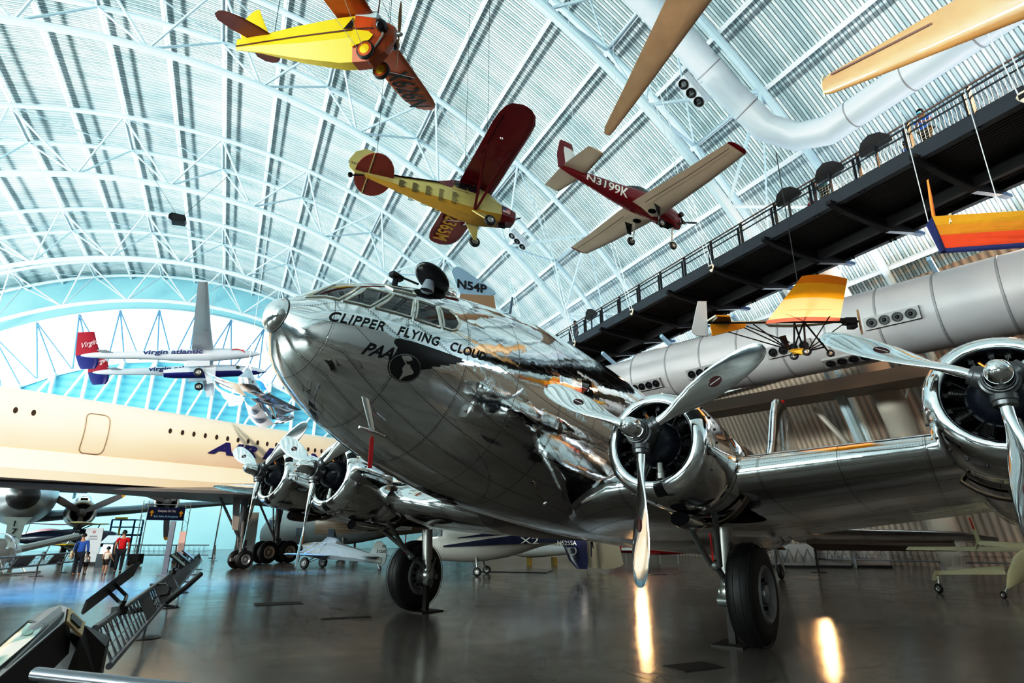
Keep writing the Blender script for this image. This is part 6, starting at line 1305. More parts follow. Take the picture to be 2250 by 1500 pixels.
plate('winglet', [cn_(2128,1136,17.),cn_(2133,1136,17.),cn_(2153,1186,17.),cn_(2151,1198,17.),cn_(2142,1210,17.),cn_(2146,1190,17.)], .04, (0,1,0), CRM, CN)
plate('winglet_stripe', [cn_(2129,1137,16.97),cn_(2131,1137,16.97),cn_(2141,1162,16.97),cn_(2138,1162,16.97)], .03, (0,1,0), RED, CN)
lift2('canard', (cn_(2205,1245,15.8),cn_(2210,1262,15.0)), (cn_(2066,1254,16.7),cn_(2060,1262,16.4)))
plate('canard_tip', [cn_(2055,1253,16.5),cn_(2068,1254,16.5),cn_(2060,1268,16.4),cn_(2052,1276,16.4),cn_(2048,1274,16.4)], .05, (0,1,0), CRM, CN)
q = cn_(2058,1270,16.4); wheel(CN, (q.x,q.y,.13), (1,.2,0), .13, .08, STRUT, grooves=False); mb = MB(); mb.tube([(q.x,q.y,.13),(q.x+.05,q.y,q.z+.05)], .03, 6); mb.build('gear_leg', STRUT, CN)
q = cn_(2214,1290,14.9); mb = MB(); mb.tube([q, (0,0,.09)], .022, 6); mb.build('nose_gear_leg', STRUT, CN); wheel(CN, (0,0,.09), (1,.2,0), .09, .06, STRUT, name='nose_wheel', grooves=False)

# engines shown against a yellow wall
c_ = gp(2215,1236); t = thing('engine_display', 'yellow display wall carrying two black aircraft engines behind the cream canard airplane', 'display', Matrix.Translation((c_.x,c_.y,0)))
mb = MB(); mb.box((.6,0,1.6), (3.4,.15,3.2)); mb.build('display_wall', mat('yellow_display_wall', (.62,.46,.16), .6), t, smooth=False)
for k, (x, z) in enumerate(((-.25,2.75),(-.1,1.85))):
    e_ = child_empty('mounted_engine', t, Matrix.Translation((x,-.35,z)))
    mb = MB(); mb.box((0,0,0), (.7,.4,.32)); mb.lathe([(-.5,.12),(-.2,.18),(.4,.18),(.55,.1)], (0,0,0), (1,0,0), 14); mb.build('crankcase', BLACK, e_, smooth=False)
    for q_ in (-.3,0,.3): mb = MB(); mb.lathe([(0,.10),(.2,.10),(.22,.06),(.22,0)], (q_,-.05,.12), (0,-.4,.9), 12); mb.build('cylinder', MATS['engine_black'], e_)
    mb = MB(); mb.tube([(0,.1,0),(0,.3,0)], .05, 6); mb.build('mount', STRUT, e_)
# grey ribbed screen and pale crates along the side wall
c_ = gp(2110,1228); t = thing('ribbed_screen', 'grey-blue ribbed screen standing behind the tailplane of the silver airliner', 'screen', Matrix.Translation((c_.x,c_.y+2,0)))
mb = MB(); 
for i in range(26): mb.box((-1.6+.128*i,(-.03 if i % 2 else .03),1.6), (.128,.06,3.2))
mb.build('ribbed_sheet', mat('grey_blue_sheet', (.20,.23,.28), .5), t, smooth=False)
for k, (px, w_, lab) in enumerate(((1745,1.9,'pale grey crate beyond the big near tyre, closest to the tail of the airliner'),(1830,1.5,'pale grey crate between the other crate and the black folding chair frame'),(1915,1.5,'pale grey crate to the side of the black folding chair frame'))):
    c_ = gp(px,1246); t = thing('crate', lab, 'crate', Matrix.Translation((c_.x,c_.y,0)) @ rotz(radians(-20)), 'pale crates')
    mb = MB(); mb.box((0,0,.62), (w_,1.2,1.0)); mb.build('body', mat('pale_crate_paint', (.46,.43,.42), .5), t, smooth=False)
    mb = MB(); mb.box((0,0,.06), (w_+.1,1.3,.12)); mb.build('base', BLACK, t, smooth=False)
    mb = MB(); 
    for i in range(4): x = -w_/2+.1+(w_-.2)*i/4; mb.beam((x,-.62,.3),(x+(w_-.2)/8,-.62,.9), .02, .03); mb.beam((x+(w_-.2)/8,-.62,.9),(x+(w_-.2)/4,-.62,.3), .02, .03)
    mb.build('diagonal_trim', mat('crate_trim_grey', (.30,.27,.26), .5), t, smooth=False)
c_ = gp(1937,1238); t = thing('folding_frame', 'black upright chair frame standing between the pale crates', 'chair', Matrix.Translation((c_.x,c_.y-.3,0)))
mb = MB(); mb.tube([(-.2,0,0),(-.2,0,.9),(.25,0,.95),(.25,0,0)], .03, 6); mb.tube([(-.2,0,.45),(.25,0,.5)], .03, 6); mb.tube([(.25,.4,0),(.25,.1,1.2)], .04, 6); mb.build('frame', BLACK, t)

# ---- hatches let into the floor ---------------------------------------------
for px, py, sx, sy, lab in ((612,1326,1.05,.62,'dark rectangular floor hatch nearest the barrier'),(760,1357,.95,.22,'narrow dark floor slot in front of the farther wheel'),(1525,1465,.62,.40,'faint square floor hatch near the bottom edge, before the near wheel'),(1440,1262,.9,.4,'dark floor hatch beyond the hanging propeller blade')):
    p_ = gp(px,py); t = thing('floor_hatch', lab, 'hatch', Matrix.Translation((p_.x,p_.y,0)) @ rotz(atan2(AX.y,AX.x)+pi/2))
    mb = MB(); mb.box((0,0,.004), (sx,sy,.008)); mb.build('frame', mat('hatch_frame', (.06,.055,.05), .4, .5), t, smooth=False)
    mb = MB(); mb.box((0,0,.008), (sx*.94,sy*.88,.006)); mb.build('cover', mat('hatch_cover', (.035,.032,.03), .5, .3), t, smooth=False)
# ================================================================ visitors, barriers, kiosks and signs
def skin_mesh(name, J, E, root, mats, parent, sub=1):
    """J: {joint: (x, y, z, radius or (rx, ry))}; E: edges; one continuous skinned surface"""
    ks = list(J); me = bpy.data.meshes.new(name); me.from_pydata([J[k][:3] for k in ks], [(ks.index(a), ks.index(b)) for a, b in E], [])
    o = bpy.data.objects.new(name, me); COL.objects.link(o)
    sk = o.modifiers.new('skin', 'SKIN'); sk.use_smooth_shade = True; sk.branch_smoothing = .6
    if sub: o.modifiers.new('sub', 'SUBSURF').levels = sub; o.modifiers['sub'].render_levels = sub
    for i, k in enumerate(ks):
        r = J[k][3]; v = me.skin_vertices[0].data[i]; v.radius = r if hasattr(r, '__len__') else (r, r); v.use_root = (k == root)
    dg = bpy.context.evaluated_depsgraph_get(); dg.update(); m2 = bpy.data.meshes.new_from_object(o.evaluated_get(dg))
    bpy.data.objects.remove(o); m2.name = name; m2.materials.clear(); m2.materials.append(mats)
    m2.polygons.foreach_set('use_smooth', [True]*len(m2.polygons))
    q = bpy.data.objects.new(name, m2); COL.objects.link(q); q.parent = parent; return q
SKINM = mat('skin', (.42,.24,.16), .5); HAIRM = mat('black_hair', (.008,.007,.007), .4)
def person(label, loc, heading, ht, shirt, bottom, shoe, arms='down', short=False, sleeve=.55, mask=True, hair='short', turn=0., skin=None, lean=0., stride=.10, sandals=False, group=None):
    skin = skin or SKINM
    """figure faces local +x; height ht"""
    k = ht/1.75; t = thing('person', label, 'person', Matrix.Translation(loc) @ rotz(heading), group)
    def S(d): return {n: tuple(c*k for c in v[:3])+((tuple(r*k for r in v[3]) if hasattr(v[3],'__len__') else v[3]*k),) for n, v in d.items()}
    child = ht < 1.25; hr = 1.0 if not child else 1.35; sh = .185 if not child else .165
    st = stride
    J = {'pelvis':(0,0,.95,(.125,.155)),'waist':(0,0,1.08,(.10,.14)),'chest':(.0,0,1.27,(.115,.165)),'neck0':(-.01,0,1.43,(.06,.075)),'neck':(.0,0,1.51,.052),'head0':(.025,0,1.575,.072*hr),'head1':(.022,0,1.645,.095*hr),'head2':(.015,0,1.70,.085*hr),'chin':(.075,0,1.575,.04*hr),'nose':(.118*hr,0,1.63,.012)}
    E = [('pelvis','waist'),('waist','chest'),('chest','neck0'),('neck0','neck'),('neck','head0'),('head0','head1'),('head1','head2'),('head0','chin'),('head1','nose')]
    for sd, n in ((1,'l'),(-1,'r')):
        f = st*sd
        J.update({n+'hip':(.0,sd*.085,.90,.095),n+'knee':(.03+f*.5,sd*.095,.50,.062),n+'ankle':(f-.02,sd*.10,.085,.040),n+'toe':(f+.13,sd*.115,.035,.034),
                  n+'sh':(-.01,sd*sh,1.40,.058)})
        E += [('pelvis',n+'hip'),(n+'hip',n+'knee'),(n+'knee',n+'ankle'),(n+'ankle',n+'toe'),('neck0',n+'sh')]
        if arms == 'down' or (arms == 'hold_r' and sd > 0): el, wr, hd = (-.03,sd*(sh+.06),1.13), (.05,sd*(sh+.07),.90), (.08,sd*(sh+.06),.82)
        elif arms == 'crossed': el, wr, hd = (.05,sd*(sh+.07),1.15), (.22,sd*.04,1.20), (.26,-sd*.03,1.23)
        elif arms == 'hold_r': el, wr, hd = (.0,sd*(sh+.10),1.14), (.08,sd*(sh+.20),.95), (.10,sd*(sh+.24),.88)
        elif arms == 'up_l' and sd > 0: el, wr, hd = (.05,sd*(sh+.10),1.22), (.14,sd*(sh+.22),1.26), (.16,sd*(sh+.28),1.28)
        else: el, wr, hd = (-.03,sd*(sh+.06),1.13), (.05,sd*(sh+.07),.90), (.08,sd*(sh+.06),.82)
        J.update({n+'el':el+(.040,),n+'wr':wr+(.027,),n+'palm':hd+((.036,.018),)}); E += [(n+'sh',n+'el'),(n+'el',n+'wr'),(n+'wr',n+'palm')]
        d = (Vector(hd)-Vector(wr)).normalized(); s_ = Vector((1,0,0)) if abs(d.x) < .7 else Vector((0,0,1)); s_ = (s_-d*s_.dot(d)).normalized(); cu = s_.cross(d)*sd
        for i, L in enumerate((.062,.074,.070,.055)):
            b = Vector(hd)+s_*(.026-.018*i)+d*.018; J[n+'f%d'%i] = tuple(b+d*L*.5)+(.0085,); J[n+'g%d'%i] = tuple(b+d*L*.9-cu*.018)+(.0075,); E += [(n+'palm',n+'f%d'%i),(n+'f%d'%i,n+'g%d'%i)]
        b = Vector(wr).lerp(Vector(hd),.6); J[n+'t0'] = tuple(b+s_*.042+d*.015)+(.010,); J[n+'t1'] = tuple(b+s_*.048+d*.050-cu*.012)+(.008,); E += [(n+'palm',n+'t0'),(n+'t0',n+'t1')]
    # turn the head on the neck
    for n in ('head0','head1','head2','chin','nose'):
        x, y, z, r = J[n]; J[n] = (x*cos(turn)-y*sin(turn), x*sin(turn)+y*cos(turn), z, r)
    if child:
        for n in J:
            x, y, z, r = J[n]; J[n] = (x, y, z*(1.0 if z < 1.45 else 1.0), r if n.startswith('head') or n[1:2] in 'fgt' else (tuple(q*1.12 for q in r) if hasattr(r,'__len__') else r*1.12))
    body = skin_mesh('body', S(J), E, 'pelvis', skin, t)
    top = {n: J[n] for n in ('pelvis','waist','chest','neck0','lsh','rsh')}; grow = .018
    def gr(v, g=grow): return v[:3]+((tuple(q+g for q in v[3]) if hasattr(v[3],'__len__') else v[3]+g),)
    T = {n: gr(v) for n, v in top.items()}; T['pelvis'] = (0,0,.93,(.15,.18)); ET = [('pelvis','waist'),('waist','chest'),('chest','neck0'),('neck0','lsh'),('neck0','rsh')]
    for n in 'lr':
        a, b = Vector(J[n+'sh'][:3]), Vector(J[n+'el'][:3]); c = a.lerp(b, sleeve); T[n+'sl'] = tuple(c)+(.066,); ET.append((n+'sh',n+'sl'))
        if sleeve >= 1: w_ = Vector(J[n+'el'][:3]).lerp(Vector(J[n+'wr'][:3]), .8); T[n+'sl'] = tuple(b)+(.056,); T[n+'cu'] = tuple(w_)+(.042,); ET.append((n+'sl',n+'cu'))
    skin_mesh('shirt', S(T), ET, 'pelvis', shirt, t)
    B = {'pelvis':(0,0,.97,(.145,.172)),'lhip':gr(J['lhip'],.014),'rhip':gr(J['rhip'],.014)}; EB = [('pelvis','lhip'),('pelvis','rhip')]
    for n in 'lr':
        if short: B[n+'k'] = tuple(Vector(J[n+'hip'][:3]).lerp(Vector(J[n+'knee'][:3]),.85))+(.088,); EB.append((n+'hip',n+'k'))
        else: B[n+'k'] = gr(J[n+'knee'],.016); a_ = J[n+'ankle']; B[n+'a'] = (a_[0],a_[1],.10,.058); EB += [(n+'hip',n+'k'),(n+'k',n+'a')]
    skin_mesh('shorts' if short else 'trousers', S(B), EB, 'pelvis', bottom, t)
    for n in 'lr':
        a, b = J[n+'ankle'], J[n+'toe']; skin_mesh('shoe', S({'h':(a[0]-.03,a[1],.045,.044),'m':(a[0]+.05,a[1]+(b[1]-a[1])*.5,.042,.044),'t':(b[0]+.02,b[1],.034,.036)}), [('h','m'),('m','t')], 'h', shoe, t)
    hm = rotz(turn); hc = Vector((.018,0,1.66)); M_ = Matrix.Scale(k,4) @ hm; 
    mb = MB(); rr = .098*hr; R_ = []
    for i in range(9):
        th = pi*.60*i/8; R_.append([])
        for j in range(20):
            a = 2*pi*j/20; front = max(0, cos(a)); th2 = th*(1-.45*front); R_[-1].append(M_ @ (hc+Vector((rr*1.10*sin(th2)*cos(a)-.008, rr*1.02*sin(th2)*sin(a), rr*1.18*cos(th2)+.01))))
    mb.loft(R_, True, False); h_ = mb.build('hair', HAIRM, t, ang=80)
    if hair == 'bun': mb = MB(); mb.lathe_local(M_ @ (hc+Vector((-.12,0,.02))), .05*k, 12, 8, (1,1,1)); mb.build('hair_bun', HAIRM, h_)
    if hair == 'long':
        mb = MB(); mb.loft([[M_ @ (hc+Vector((-.05+.07*cos(a)*w_, .09*sin(a)*w_, z))) for a in [2*pi*j/14 for j in range(14)]] for z, w_ in ((.06,.9),(-.05,1.1),(-.16,1.1),(-.24,.6))]); mb.build('long_hair', HAIRM, h_)
    for sd in (1,-1):
        mb = MB(); mb.lathe_local(M_ @ Vector((.098*hr+.005,sd*.034,1.655)), .011*k, 8, 6, (1,1,1)); mb.build('eye', BLACK, t)
        mb = MB(); mb.lathe_local(M_ @ Vector((.015,sd*.098*hr,1.635)), .030*k, 8, 6, (.8,.35,1.1)); mb.build('ear', skin, t)
    if mask:
        mb = MB(); mb.loft([[M_ @ Vector((.022+.112*hr*cos(a)*w_, .10*hr*sin(a), z)) for a in [-.95+1.9*j/10 for j in range(11)]] for z, w_ in ((1.635,1.0),(1.60,1.12),(1.565,1.02))], False, False, closed=False); mb.build('face_mask', mat('face_mask_blue', (.10,.32,.45), .6), t)
    else: mb = MB(); mb.box(M_ @ Vector((.115*hr,0,1.59)), (.008*k,.05*k,.010*k)); mb.build('mouth', mat('lip', (.25,.08,.07), .5), t)
    return t
REDS = mat('red_tshirt_cloth', (.50,.006,.016), .7); DKT = mat('dark_trouser_cloth', (.015,.02,.035), .8); BLUES = mat('blue_top_cloth', (.03,.12,.40), .7); WTS = mat('white_tshirt_cloth', (.62,.56,.52), .7); BLKS = mat('black_shorts_cloth', (.02,.016,.014), .8); REDSH = mat('red_shoe', (.30,.01,.012), .5)
g_ = gp(257,1259); man = person('adult in a red t-shirt and dark trousers wearing a blue face mask, beside a child', (g_.x,g_.y,0), radians(118), 1.73, REDS, DKT, BLACK, 'down', turn=radians(42))
g_ = gp(227,1262); person('small child in white t-shirt and black shorts holding the hand of the adult in red', (g_.x,g_.y,0), radians(108), 1.06, WTS, BLKS, REDSH, 'up_l' if False else 'hold_r', short=True, mask=False)
g_ = gp(166,1265); wm = person('adult in a blue top and dark trousers with a patterned bag at the side', (g_.x,g_.y,0), radians(125), 1.60, BLUES, DKT, mat('brown_sandal', (.16,.08,.04), .5), 'down', sleeve=1.0, hair='bun', turn=radians(35))
g_ = gp(184,1262); person('smaller child in white t-shirt and dark shorts beside the adult in blue', (g_.x,g_.y,0), radians(100), .86, WTS, BLKS, BLACK, 'down', short=True, mask=False)
# patterned shoulder bag on the woman's side
b_ = thing('shoulder_bag', 'black and cream patterned shoulder bag hanging from the shoulder of the adult in blue', 'bag', wm.matrix_world @ Matrix.Translation((-.10,.27,.80)))
def leopard():
    m = bpy.data.materials.new('patterned_bag_cloth'); N, L = nodes_of(m); b = N['Principled BSDF']; tc = N.new('ShaderNodeTexCoord'); vo = N.new('ShaderNodeTexVoronoi'); vo.inputs['Scale'].default_value = 18; L.new(tc.outputs['Object'], vo.inputs['Vector'])
    r = N.new('ShaderNodeValToRGB'); e = r.color_ramp.elements; e[0].position = .3; e[0].color = (.02,.015,.012,1); e[1].position = .5; e[1].color = (.42,.33,.22,1); L.new(vo.outputs['Distance'], r.inputs['Fac']); L.new(r.outputs['Color'], b.inputs['Base Color']); return m
mb = MB(); mb.loft([[Vector((.20*w_*cos(2*pi*j/16), .075*w_*sin(2*pi*j/16), z)) for j in range(16)] for z, w_ in ((-.16,.8),(-.14,1),(.05,1),(.14,.85),(.15,.6))]); mb.build('bag_body', leopard(), b_)
mb = MB(); mb.tube([(-.12,0,.14),(-.05,-.05,.40),(.05,-.10,.60),(.10,-.08,.40),(.12,0,.14)], .014, 6); mb.build('strap', BLACK, b_)
# visitors up on the walkway
TEAL = mat('teal_tshirt_cloth', (.03,.17,.22), .7); OLV = mat('olive_trouser_cloth', (.05,.045,.02), .8)
WD = WZ+.32; face = atan2(-BX.y,-BX.x)
def up(l, b): p_ = hall(l,b,WD); return p_
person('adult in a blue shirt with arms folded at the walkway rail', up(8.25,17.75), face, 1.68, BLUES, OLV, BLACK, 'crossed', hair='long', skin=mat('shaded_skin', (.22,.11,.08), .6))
person('adult in a teal t-shirt standing at the walkway rail', up(11.75,17.75), face+.5, 1.75, TEAL, OLV, BLACK, 'down', mask=False, skin=MATS['shaded_skin'])
person('child in a blue top at the walkway edge beside the adult in the blue shirt', up(8.95,17.9), face, 1.02, BLUES, OLV, BLACK, 'down', mask=False, short=True, skin=MATS['shaded_skin'])
person('child in a red top beside the adult in the teal t-shirt', up(12.45,17.9), face, 1.0, REDS, OLV, BLACK, 'down', mask=False, short=True, skin=MATS['shaded_skin'])
person('dark-clothed visitor at the far end of the walkway, close above the airliner\'s roofline', up(29.0,17.8), face, 1.7, DKT, DKT, BLACK, 'down', mask=False, skin=MATS['shaded_skin'])

# ---- barriers: a pair of rails with vee wires on posts with round feet ------
RAILG = mat('brushed_grey_rail', (.20,.20,.22), .28, .8); PLATEG = mat('grey_barrier_plate', (.15,.145,.15), .4, .6)
def barrier(label, pts, posts, side, zt=.66, zl=.32, out=.18, plates=(), wire_step=.16, r=.032, name='barrier'):
    """pts: two floor points; posts: distances along"""
    a, b = Vector(pts[0]), Vector(pts[1]); L = (b-a).length; d = (b-a)/L; n_ = Vector((-d.y,d.x,0))*side; t = thing(name, label, 'barrier', Matrix.Translation((a.x,a.y,0))); Zv = Vector((0,0,1))
    for z, o in ((zt,-out/2),(zl,out/2)): mb = MB(); mb.tube([n_*o+Zv*z, d*L+n_*o+Zv*z], r, 10); mb.build('rail', RAILG, t)
    mb = MB(); x = .08; k = 0
    while x < L-.08:
        y = x+wire_step*(1 if k % 2 == 0 else -1)*.9; mb.tube([d*x+n_*(-out/2)+Zv*zt, d*max(0,min(L,y))+n_*(out/2)+Zv*zl], .008, 5, False); x += wire_step; k += 1
    for f in (.3,.6): mb.tube([n_*(-out/2+out*f)+Zv*(zt+(zl-zt)*f), d*L+n_*(-out/2+out*f)+Zv*(zt+(zl-zt)*f)], .005, 4, False)
    mb.build('wire_infill', RAILG, t, smooth=False)
    for x in posts:
        g = child_empty('post', t); mb = MB(); q = d*x
        mb.loft([[q+d*s_*w_+n_*(o+s2*.012) for s_, s2 in ((-1,-1),(1,-1),(1,1),(-1,1))]+[] if False else [q+d*s_*w_+n_*(o+s2*.012)+Zv*z for s_, s2 in ((-1,-1),(1,-1),(1,1),(-1,1))] for z, w_, o in ((0,.055,0),(zl,.055,.02),(zt,.035,-out/2))]); mb.build('post_blade', PLATEG, g, smooth=False)
        mb = MB(); mb.lathe([(0,.24),(.012,.24),(.018,.22),(.018,0)], q, (0,0,1), 24); mb.build('foot_disc', mat('foot_disc_dark', (.05,.045,.042), .35, .5), g)
    for x0, x1 in plates:
        mb = MB(); mb.prism([d*x0+n_*(-out/2)+Zv*(zt-.02), d*x1+n_*(-out/2)+Zv*(zt-.02), d*x1+n_*(out/2)+Zv*(zl+.02), d*x0+n_*(out/2)+Zv*(zl+.02)], n_*.012); mb.build('plate', PLATEG, t, smooth=False)
    return t
bp0 = hall(7.4,-.92,0); bp1 = hall(36,-.92,0)
barrier('long grey two-rail barrier with wire infill running from the foreground kiosk away into the hall', (bp0,bp1), [4.2,8.7,12.65,17.2,21.5,26.], -1, plates=[(3.3,4.6),(5.6,7.6),(8.0,9.6),(10.2,17.),(17.3,21.3),(21.6,26)])
q0 = at(150,1463,2.4); q1 = at(480,1495,2.15); q0.z = q1.z = 0; q1 = q0+(q1-q0)*2.6
barrier('low grey foreground barrier rail crossing the bottom edge beside the touch screen kiosk', (q0,q1), [.07,2.2], 1, zt=1.0, zl=.45, out=.25, wire_step=.22, r=.026)
r0 = gp(-90,1290); r1 = gp(160,1254); d_ = (r1-r0).normalized()
barrier('grey two-rail barrier behind the adult in blue, guarding the silver transport', (r0-d_*2,r1+d_*.3), [3.2,7.5,10.], 1, zt=.80, zl=.40, out=.2, plates=[(2.2,3.4),(5.4,6.8),(8.6,9.6)])
f0 = gp(262,1232); f1 = gp(455,1232)
barrier('far grey barrier rail under the blue emergency exit sign', (f0,f1), [1.,3.5,6.], 1, zt=.95, zl=.35, out=.1)
s0 = gp(1690,1243); s1 = gp(2240,1262)
barrier('pinkish grey barrier rail in front of the pale crates by the side wall', (s0,s1), [.8,4.2,7.8,11.], 1, zt=1.05, zl=.42, out=.12, wire_step=.5)

# ---- tilted reading panel clamped to the barrier ----------------------------
LBL = mat('dark_panel_frame', (.018,.017,.017), .35)
def reading_panel(name, label, rail_pt, c, xd, yd, w_, h_, th=.035, arm=True, face_m=None, group=None):
    t = thing(name, label, 'sign', Matrix.Translation(rail_pt), group); o = Vector(rail_pt); c = Vector(c)-o; xd = Vector(xd).normalized(); yd = (Vector(yd)-xd*Vector(yd).dot(xd)).normalized(); nn = xd.cross(yd)
    M3 = Matrix((xd, yd, nn)).transposed(); mb = MB(); mb.box(c, (w_,h_,th), M3); bo = mb.build('panel_board', LBL, t, smooth=False)
    mb = MB(); mb.box(c+nn*(th/2+.002), (w_*.92,h_*.88,.004), M3); mb.build('panel_face', face_m or mat('pale_panel_print', (.50,.52,.50), .3), t, smooth=False)
    if arm:
        for s_ in (-.05,.05): mb = MB(); e = c-nn*(th/2)+xd*s_; mb.tube([e, e-nn*.10+Vector((.08,0,-.06)), Vector((.03,s_*.4,.10)), Vector((0,s_*.4,0))], .022, 8); mb.build('arm', LBL, t)
        mb = MB(); mb.box((0,0,.0), (.10,.16,.09)); mb.build('clamp', LBL, t, smooth=False)
    return t
rp = hall(8.95,-1.01,.66); p1, p2 = at(185,1335,7.2), at(299,1248,7.75)
reading_panel('reading_panel', 'tilted dark information panel on a bent arm clamped to the barrier nearest the kiosk', rp, (p1+p2)/2, p2-p1, Vector((-.45,.1,.85)).cross(p2-p1), (p2-p1).length, .46)
for k, (l, lab) in enumerate(((17.2,'black angled reading desk on the long barrier, first beyond the tall post'),(19.6,'black angled reading desk on the long barrier, second beyond the tall post'),(22.2,'black angled reading desk on the long barrier, third beyond the tall post'))):
    rp = hall(l,-1.0,.68); c = rp+Vector((.06,.05,.26)); reading_panel('reading_panel', lab, rp, c, AX, Vector((-.7,-.3,.6)), .8, .45, face_m=mat('pale_panel_print', (.50,.52,.50), .3))
rp = hall(13.5,-.92,.66); t = thing('barrier_gate_arm', 'curved black bent-tube bracket joining two sections of the long barrier', 'bracket', Matrix.Translation(rp)); mb = MB(); mb.tube([(-.1,-.2,.0),(.25,-.3,.02),(.34,-.3,-.06),(.3,-.3,-.16),(.05,-.25,-.2),(.0,-.2,-.32),(.5,-.3,-.36)], .022, 8); mb.tube([(.1,1.2,.1),(.15,.6,-.1),(.1,.0,-.35),(-.2,-.5,-.42)], .05, 8); mb.build('bent_tube', LBL, t)

# ---- touch screen kiosk in the foreground -----------------------------------
kb = Vector((-2.7,3.0,0)); KI = thing('information_kiosk', 'black slanted touch screen kiosk with lit screen and gold-lit speaker grille at the bottom corner', 'kiosk', Matrix.Translation(kb))
def kp(px, py, d): return at(px,py,d)-kb
KG = mat('kiosk_grey_bezel', (.16,.145,.15), .4); KB = mat('kiosk_black', (.010,.009,.009), .45)
A_, B_, C_, D_ = kp(80,1352,3.35), kp(143,1368,3.12), kp(-70,1552,2.25), kp(-130,1535,2.45)
up_ = (B_-A_).cross(C_-B_).normalized(); up_ = up_ if up_.z > 0 else -up_
cap = [kp(80,1352,3.35), kp(108,1340,3.40), kp(135,1333,3.36), kp(148,1338,3.28), kp(143,1368,3.12)]
mb = MB(); face_ = cap+[C_,D_]; mb.prism(face_, -up_*.16); mb.build('housing', [KB], KI, smooth=False)
mb = MB(); mb.prism([p_+up_*.004 for p_ in face_], up_*.006); bz = mb.build('bezel', KG, KI, smooth=False)
def fc(u, v): return A_.lerp(B_,u).lerp(D_.lerp(C_,u),v)
def screen_material():
    m = bpy.data.materials.new('lit_map_screen'); N, L = nodes_of(m); b = N['Principled BSDF']; tc = N.new('ShaderNodeTexCoord'); n = N.new('ShaderNodeTexNoise'); n.inputs['Scale'].default_value = 5.; n.inputs['Detail'].default_value = 2; L.new(tc.outputs['Object'], n.inputs['Vector'])
    r = N.new('ShaderNodeValToRGB'); e = r.color_ramp.elements; e[0].position = .38; e[0].color = (.16,.19,.13,1); e[1].position = .5; e[1].color = (.62,.50,.36,1); q = e.new(.7); q.color = (.70,.58,.46,1); L.new(n.outputs['Fac'], r.inputs['Fac']); L.new(r.outputs['Color'], b.inputs['Base Color']); L.new(r.outputs['Color'], b.inputs['Emission Color']); b.inputs['Emission Strength'].default_value = .22; b.inputs['Roughness'].default_value = .12; return m
mb = MB(); mb.add([fc(u,v)+up_*.014 for u, v in ((.08,.14),(.74,.14),(.74,.95),(.08,.95))], [(0,1,2,3)]); sc_ = mb.build('screen', screen_material(), KI, smooth=False)
mb = MB(); mb.tube([fc(u,v)+up_*.012 for u, v in ((.06,.12),(.76,.12),(.76,.97),(.06,.97),(.06,.12))], .008, 6); mb.build('screen_rim', KB, sc_)
mb = MB(); mb.add([fc(.40+.16*cos(2*pi*j/16),.26+.045*sin(2*pi*j/16))+up_*.018 for j in range(16)], [tuple(range(16))]); mb.build('map_spot', mat('map_green', (.10,.22,.16), .3), sc_, smooth=False)
e1, e2, e3, e4 = kp(148,1338,3.28), kp(183,1371,3.30), kp(176,1400,3.14), kp(143,1368,3.12)
ev = (e2-e1).cross(e4-e1).normalized(); ev = ev if ev.x > 0 else -ev
mb = MB(); mb.prism([e1,e2,e3,e4], ev*.012); sg_ = mb.build('speaker_panel', mat('gold_lit_plate', (.55,.36,.16), .3, .7), KI, smooth=False)  # warm gold light is put into the plate's colour
mb = MB()
for i in range(8): u = .22+.075*i; a, b = e1.lerp(e2,u+.02), e4.lerp(e3,u-.02); mb.beam(a.lerp(b,.25)+ev*.016, a.lerp(b,.75)+ev*.016, .008, .006)
mb.build('grille_slot', BLACK, sg_, smooth=False)
f1, f2, f3 = kp(183,1371,3.32), kp(232,1420,3.45), kp(226,1520,3.35)
mb = MB(); lo = Vector((0,0,-kb.z)); 
mb.loft([[e2,f2,f2+Vector((-.2,.35,0)),e2+Vector((-.3,.3,0))],[e3,Vector((f2.x,f2.y,f2.z-.2)),Vector((f2.x-.2,f2.y+.35,f2.z-.2)),e3+Vector((-.3,.3,0))],[Vector((e3.x-.12,e3.y-.12,.0)),Vector((f2.x-.05,f2.y,.0)),Vector((f2.x-.25,f2.y+.30,.0)),Vector((e3.x-.4,e3.y+.2,.0))]]); mb.build('pedestal', KB, KI, smooth=False)
mb = MB(); mb.loft([[fc(.05,.3)-up_*.15,fc(.95,.3)-up_*.15,fc(.95,.8)-up_*.15,fc(.05,.8)-up_*.15],[Vector((q.x,q.y,0)) for q in (fc(.2,.1),fc(.8,.1),fc(.8,.6),fc(.2,.6))]]); mb.build('pedestal', KB, KI, smooth=False)

# ---- tall stanchion, poster, sign and small stands --------------------------
g_ = gp(366,1264); t = thing('post_panel', 'tall narrow grey panel post standing by the long barrier', 'post', Matrix.Translation((g_.x-.1,g_.y,0)))
mb = MB(); mb.box((0,0,1.05), (.22,.05,2.1)); mb.box((0,0,.02), (.4,.3,.04)); mb.build('panel', mat('grey_panel', (.13,.13,.15), .35, .4), t, smooth=False)
g_ = gp(388,1258); t = thing('notice_board', 'pinkish tilted notice board on a dark leg behind the tall narrow post', 'sign', Matrix.Translation((g_.x,g_.y,0)))
mb = MB(); mb.box((0,0,1.22), (.28,.03,.95)); mb.build('board', mat('pink_board', (.46,.30,.27), .5), t, smooth=False); mb = MB(); mb.box((0,.03,.5), (.10,.04,1.0)); mb.box((0,.03,.02), (.3,.3,.04)); mb.build('leg', LBL, t, smooth=False)
g_ = gp(186,1243); t = thing('poster_stand', 'white printed poster stand behind the adult in blue', 'sign', Matrix.Translation((g_.x-.2,g_.y+.5,0)))
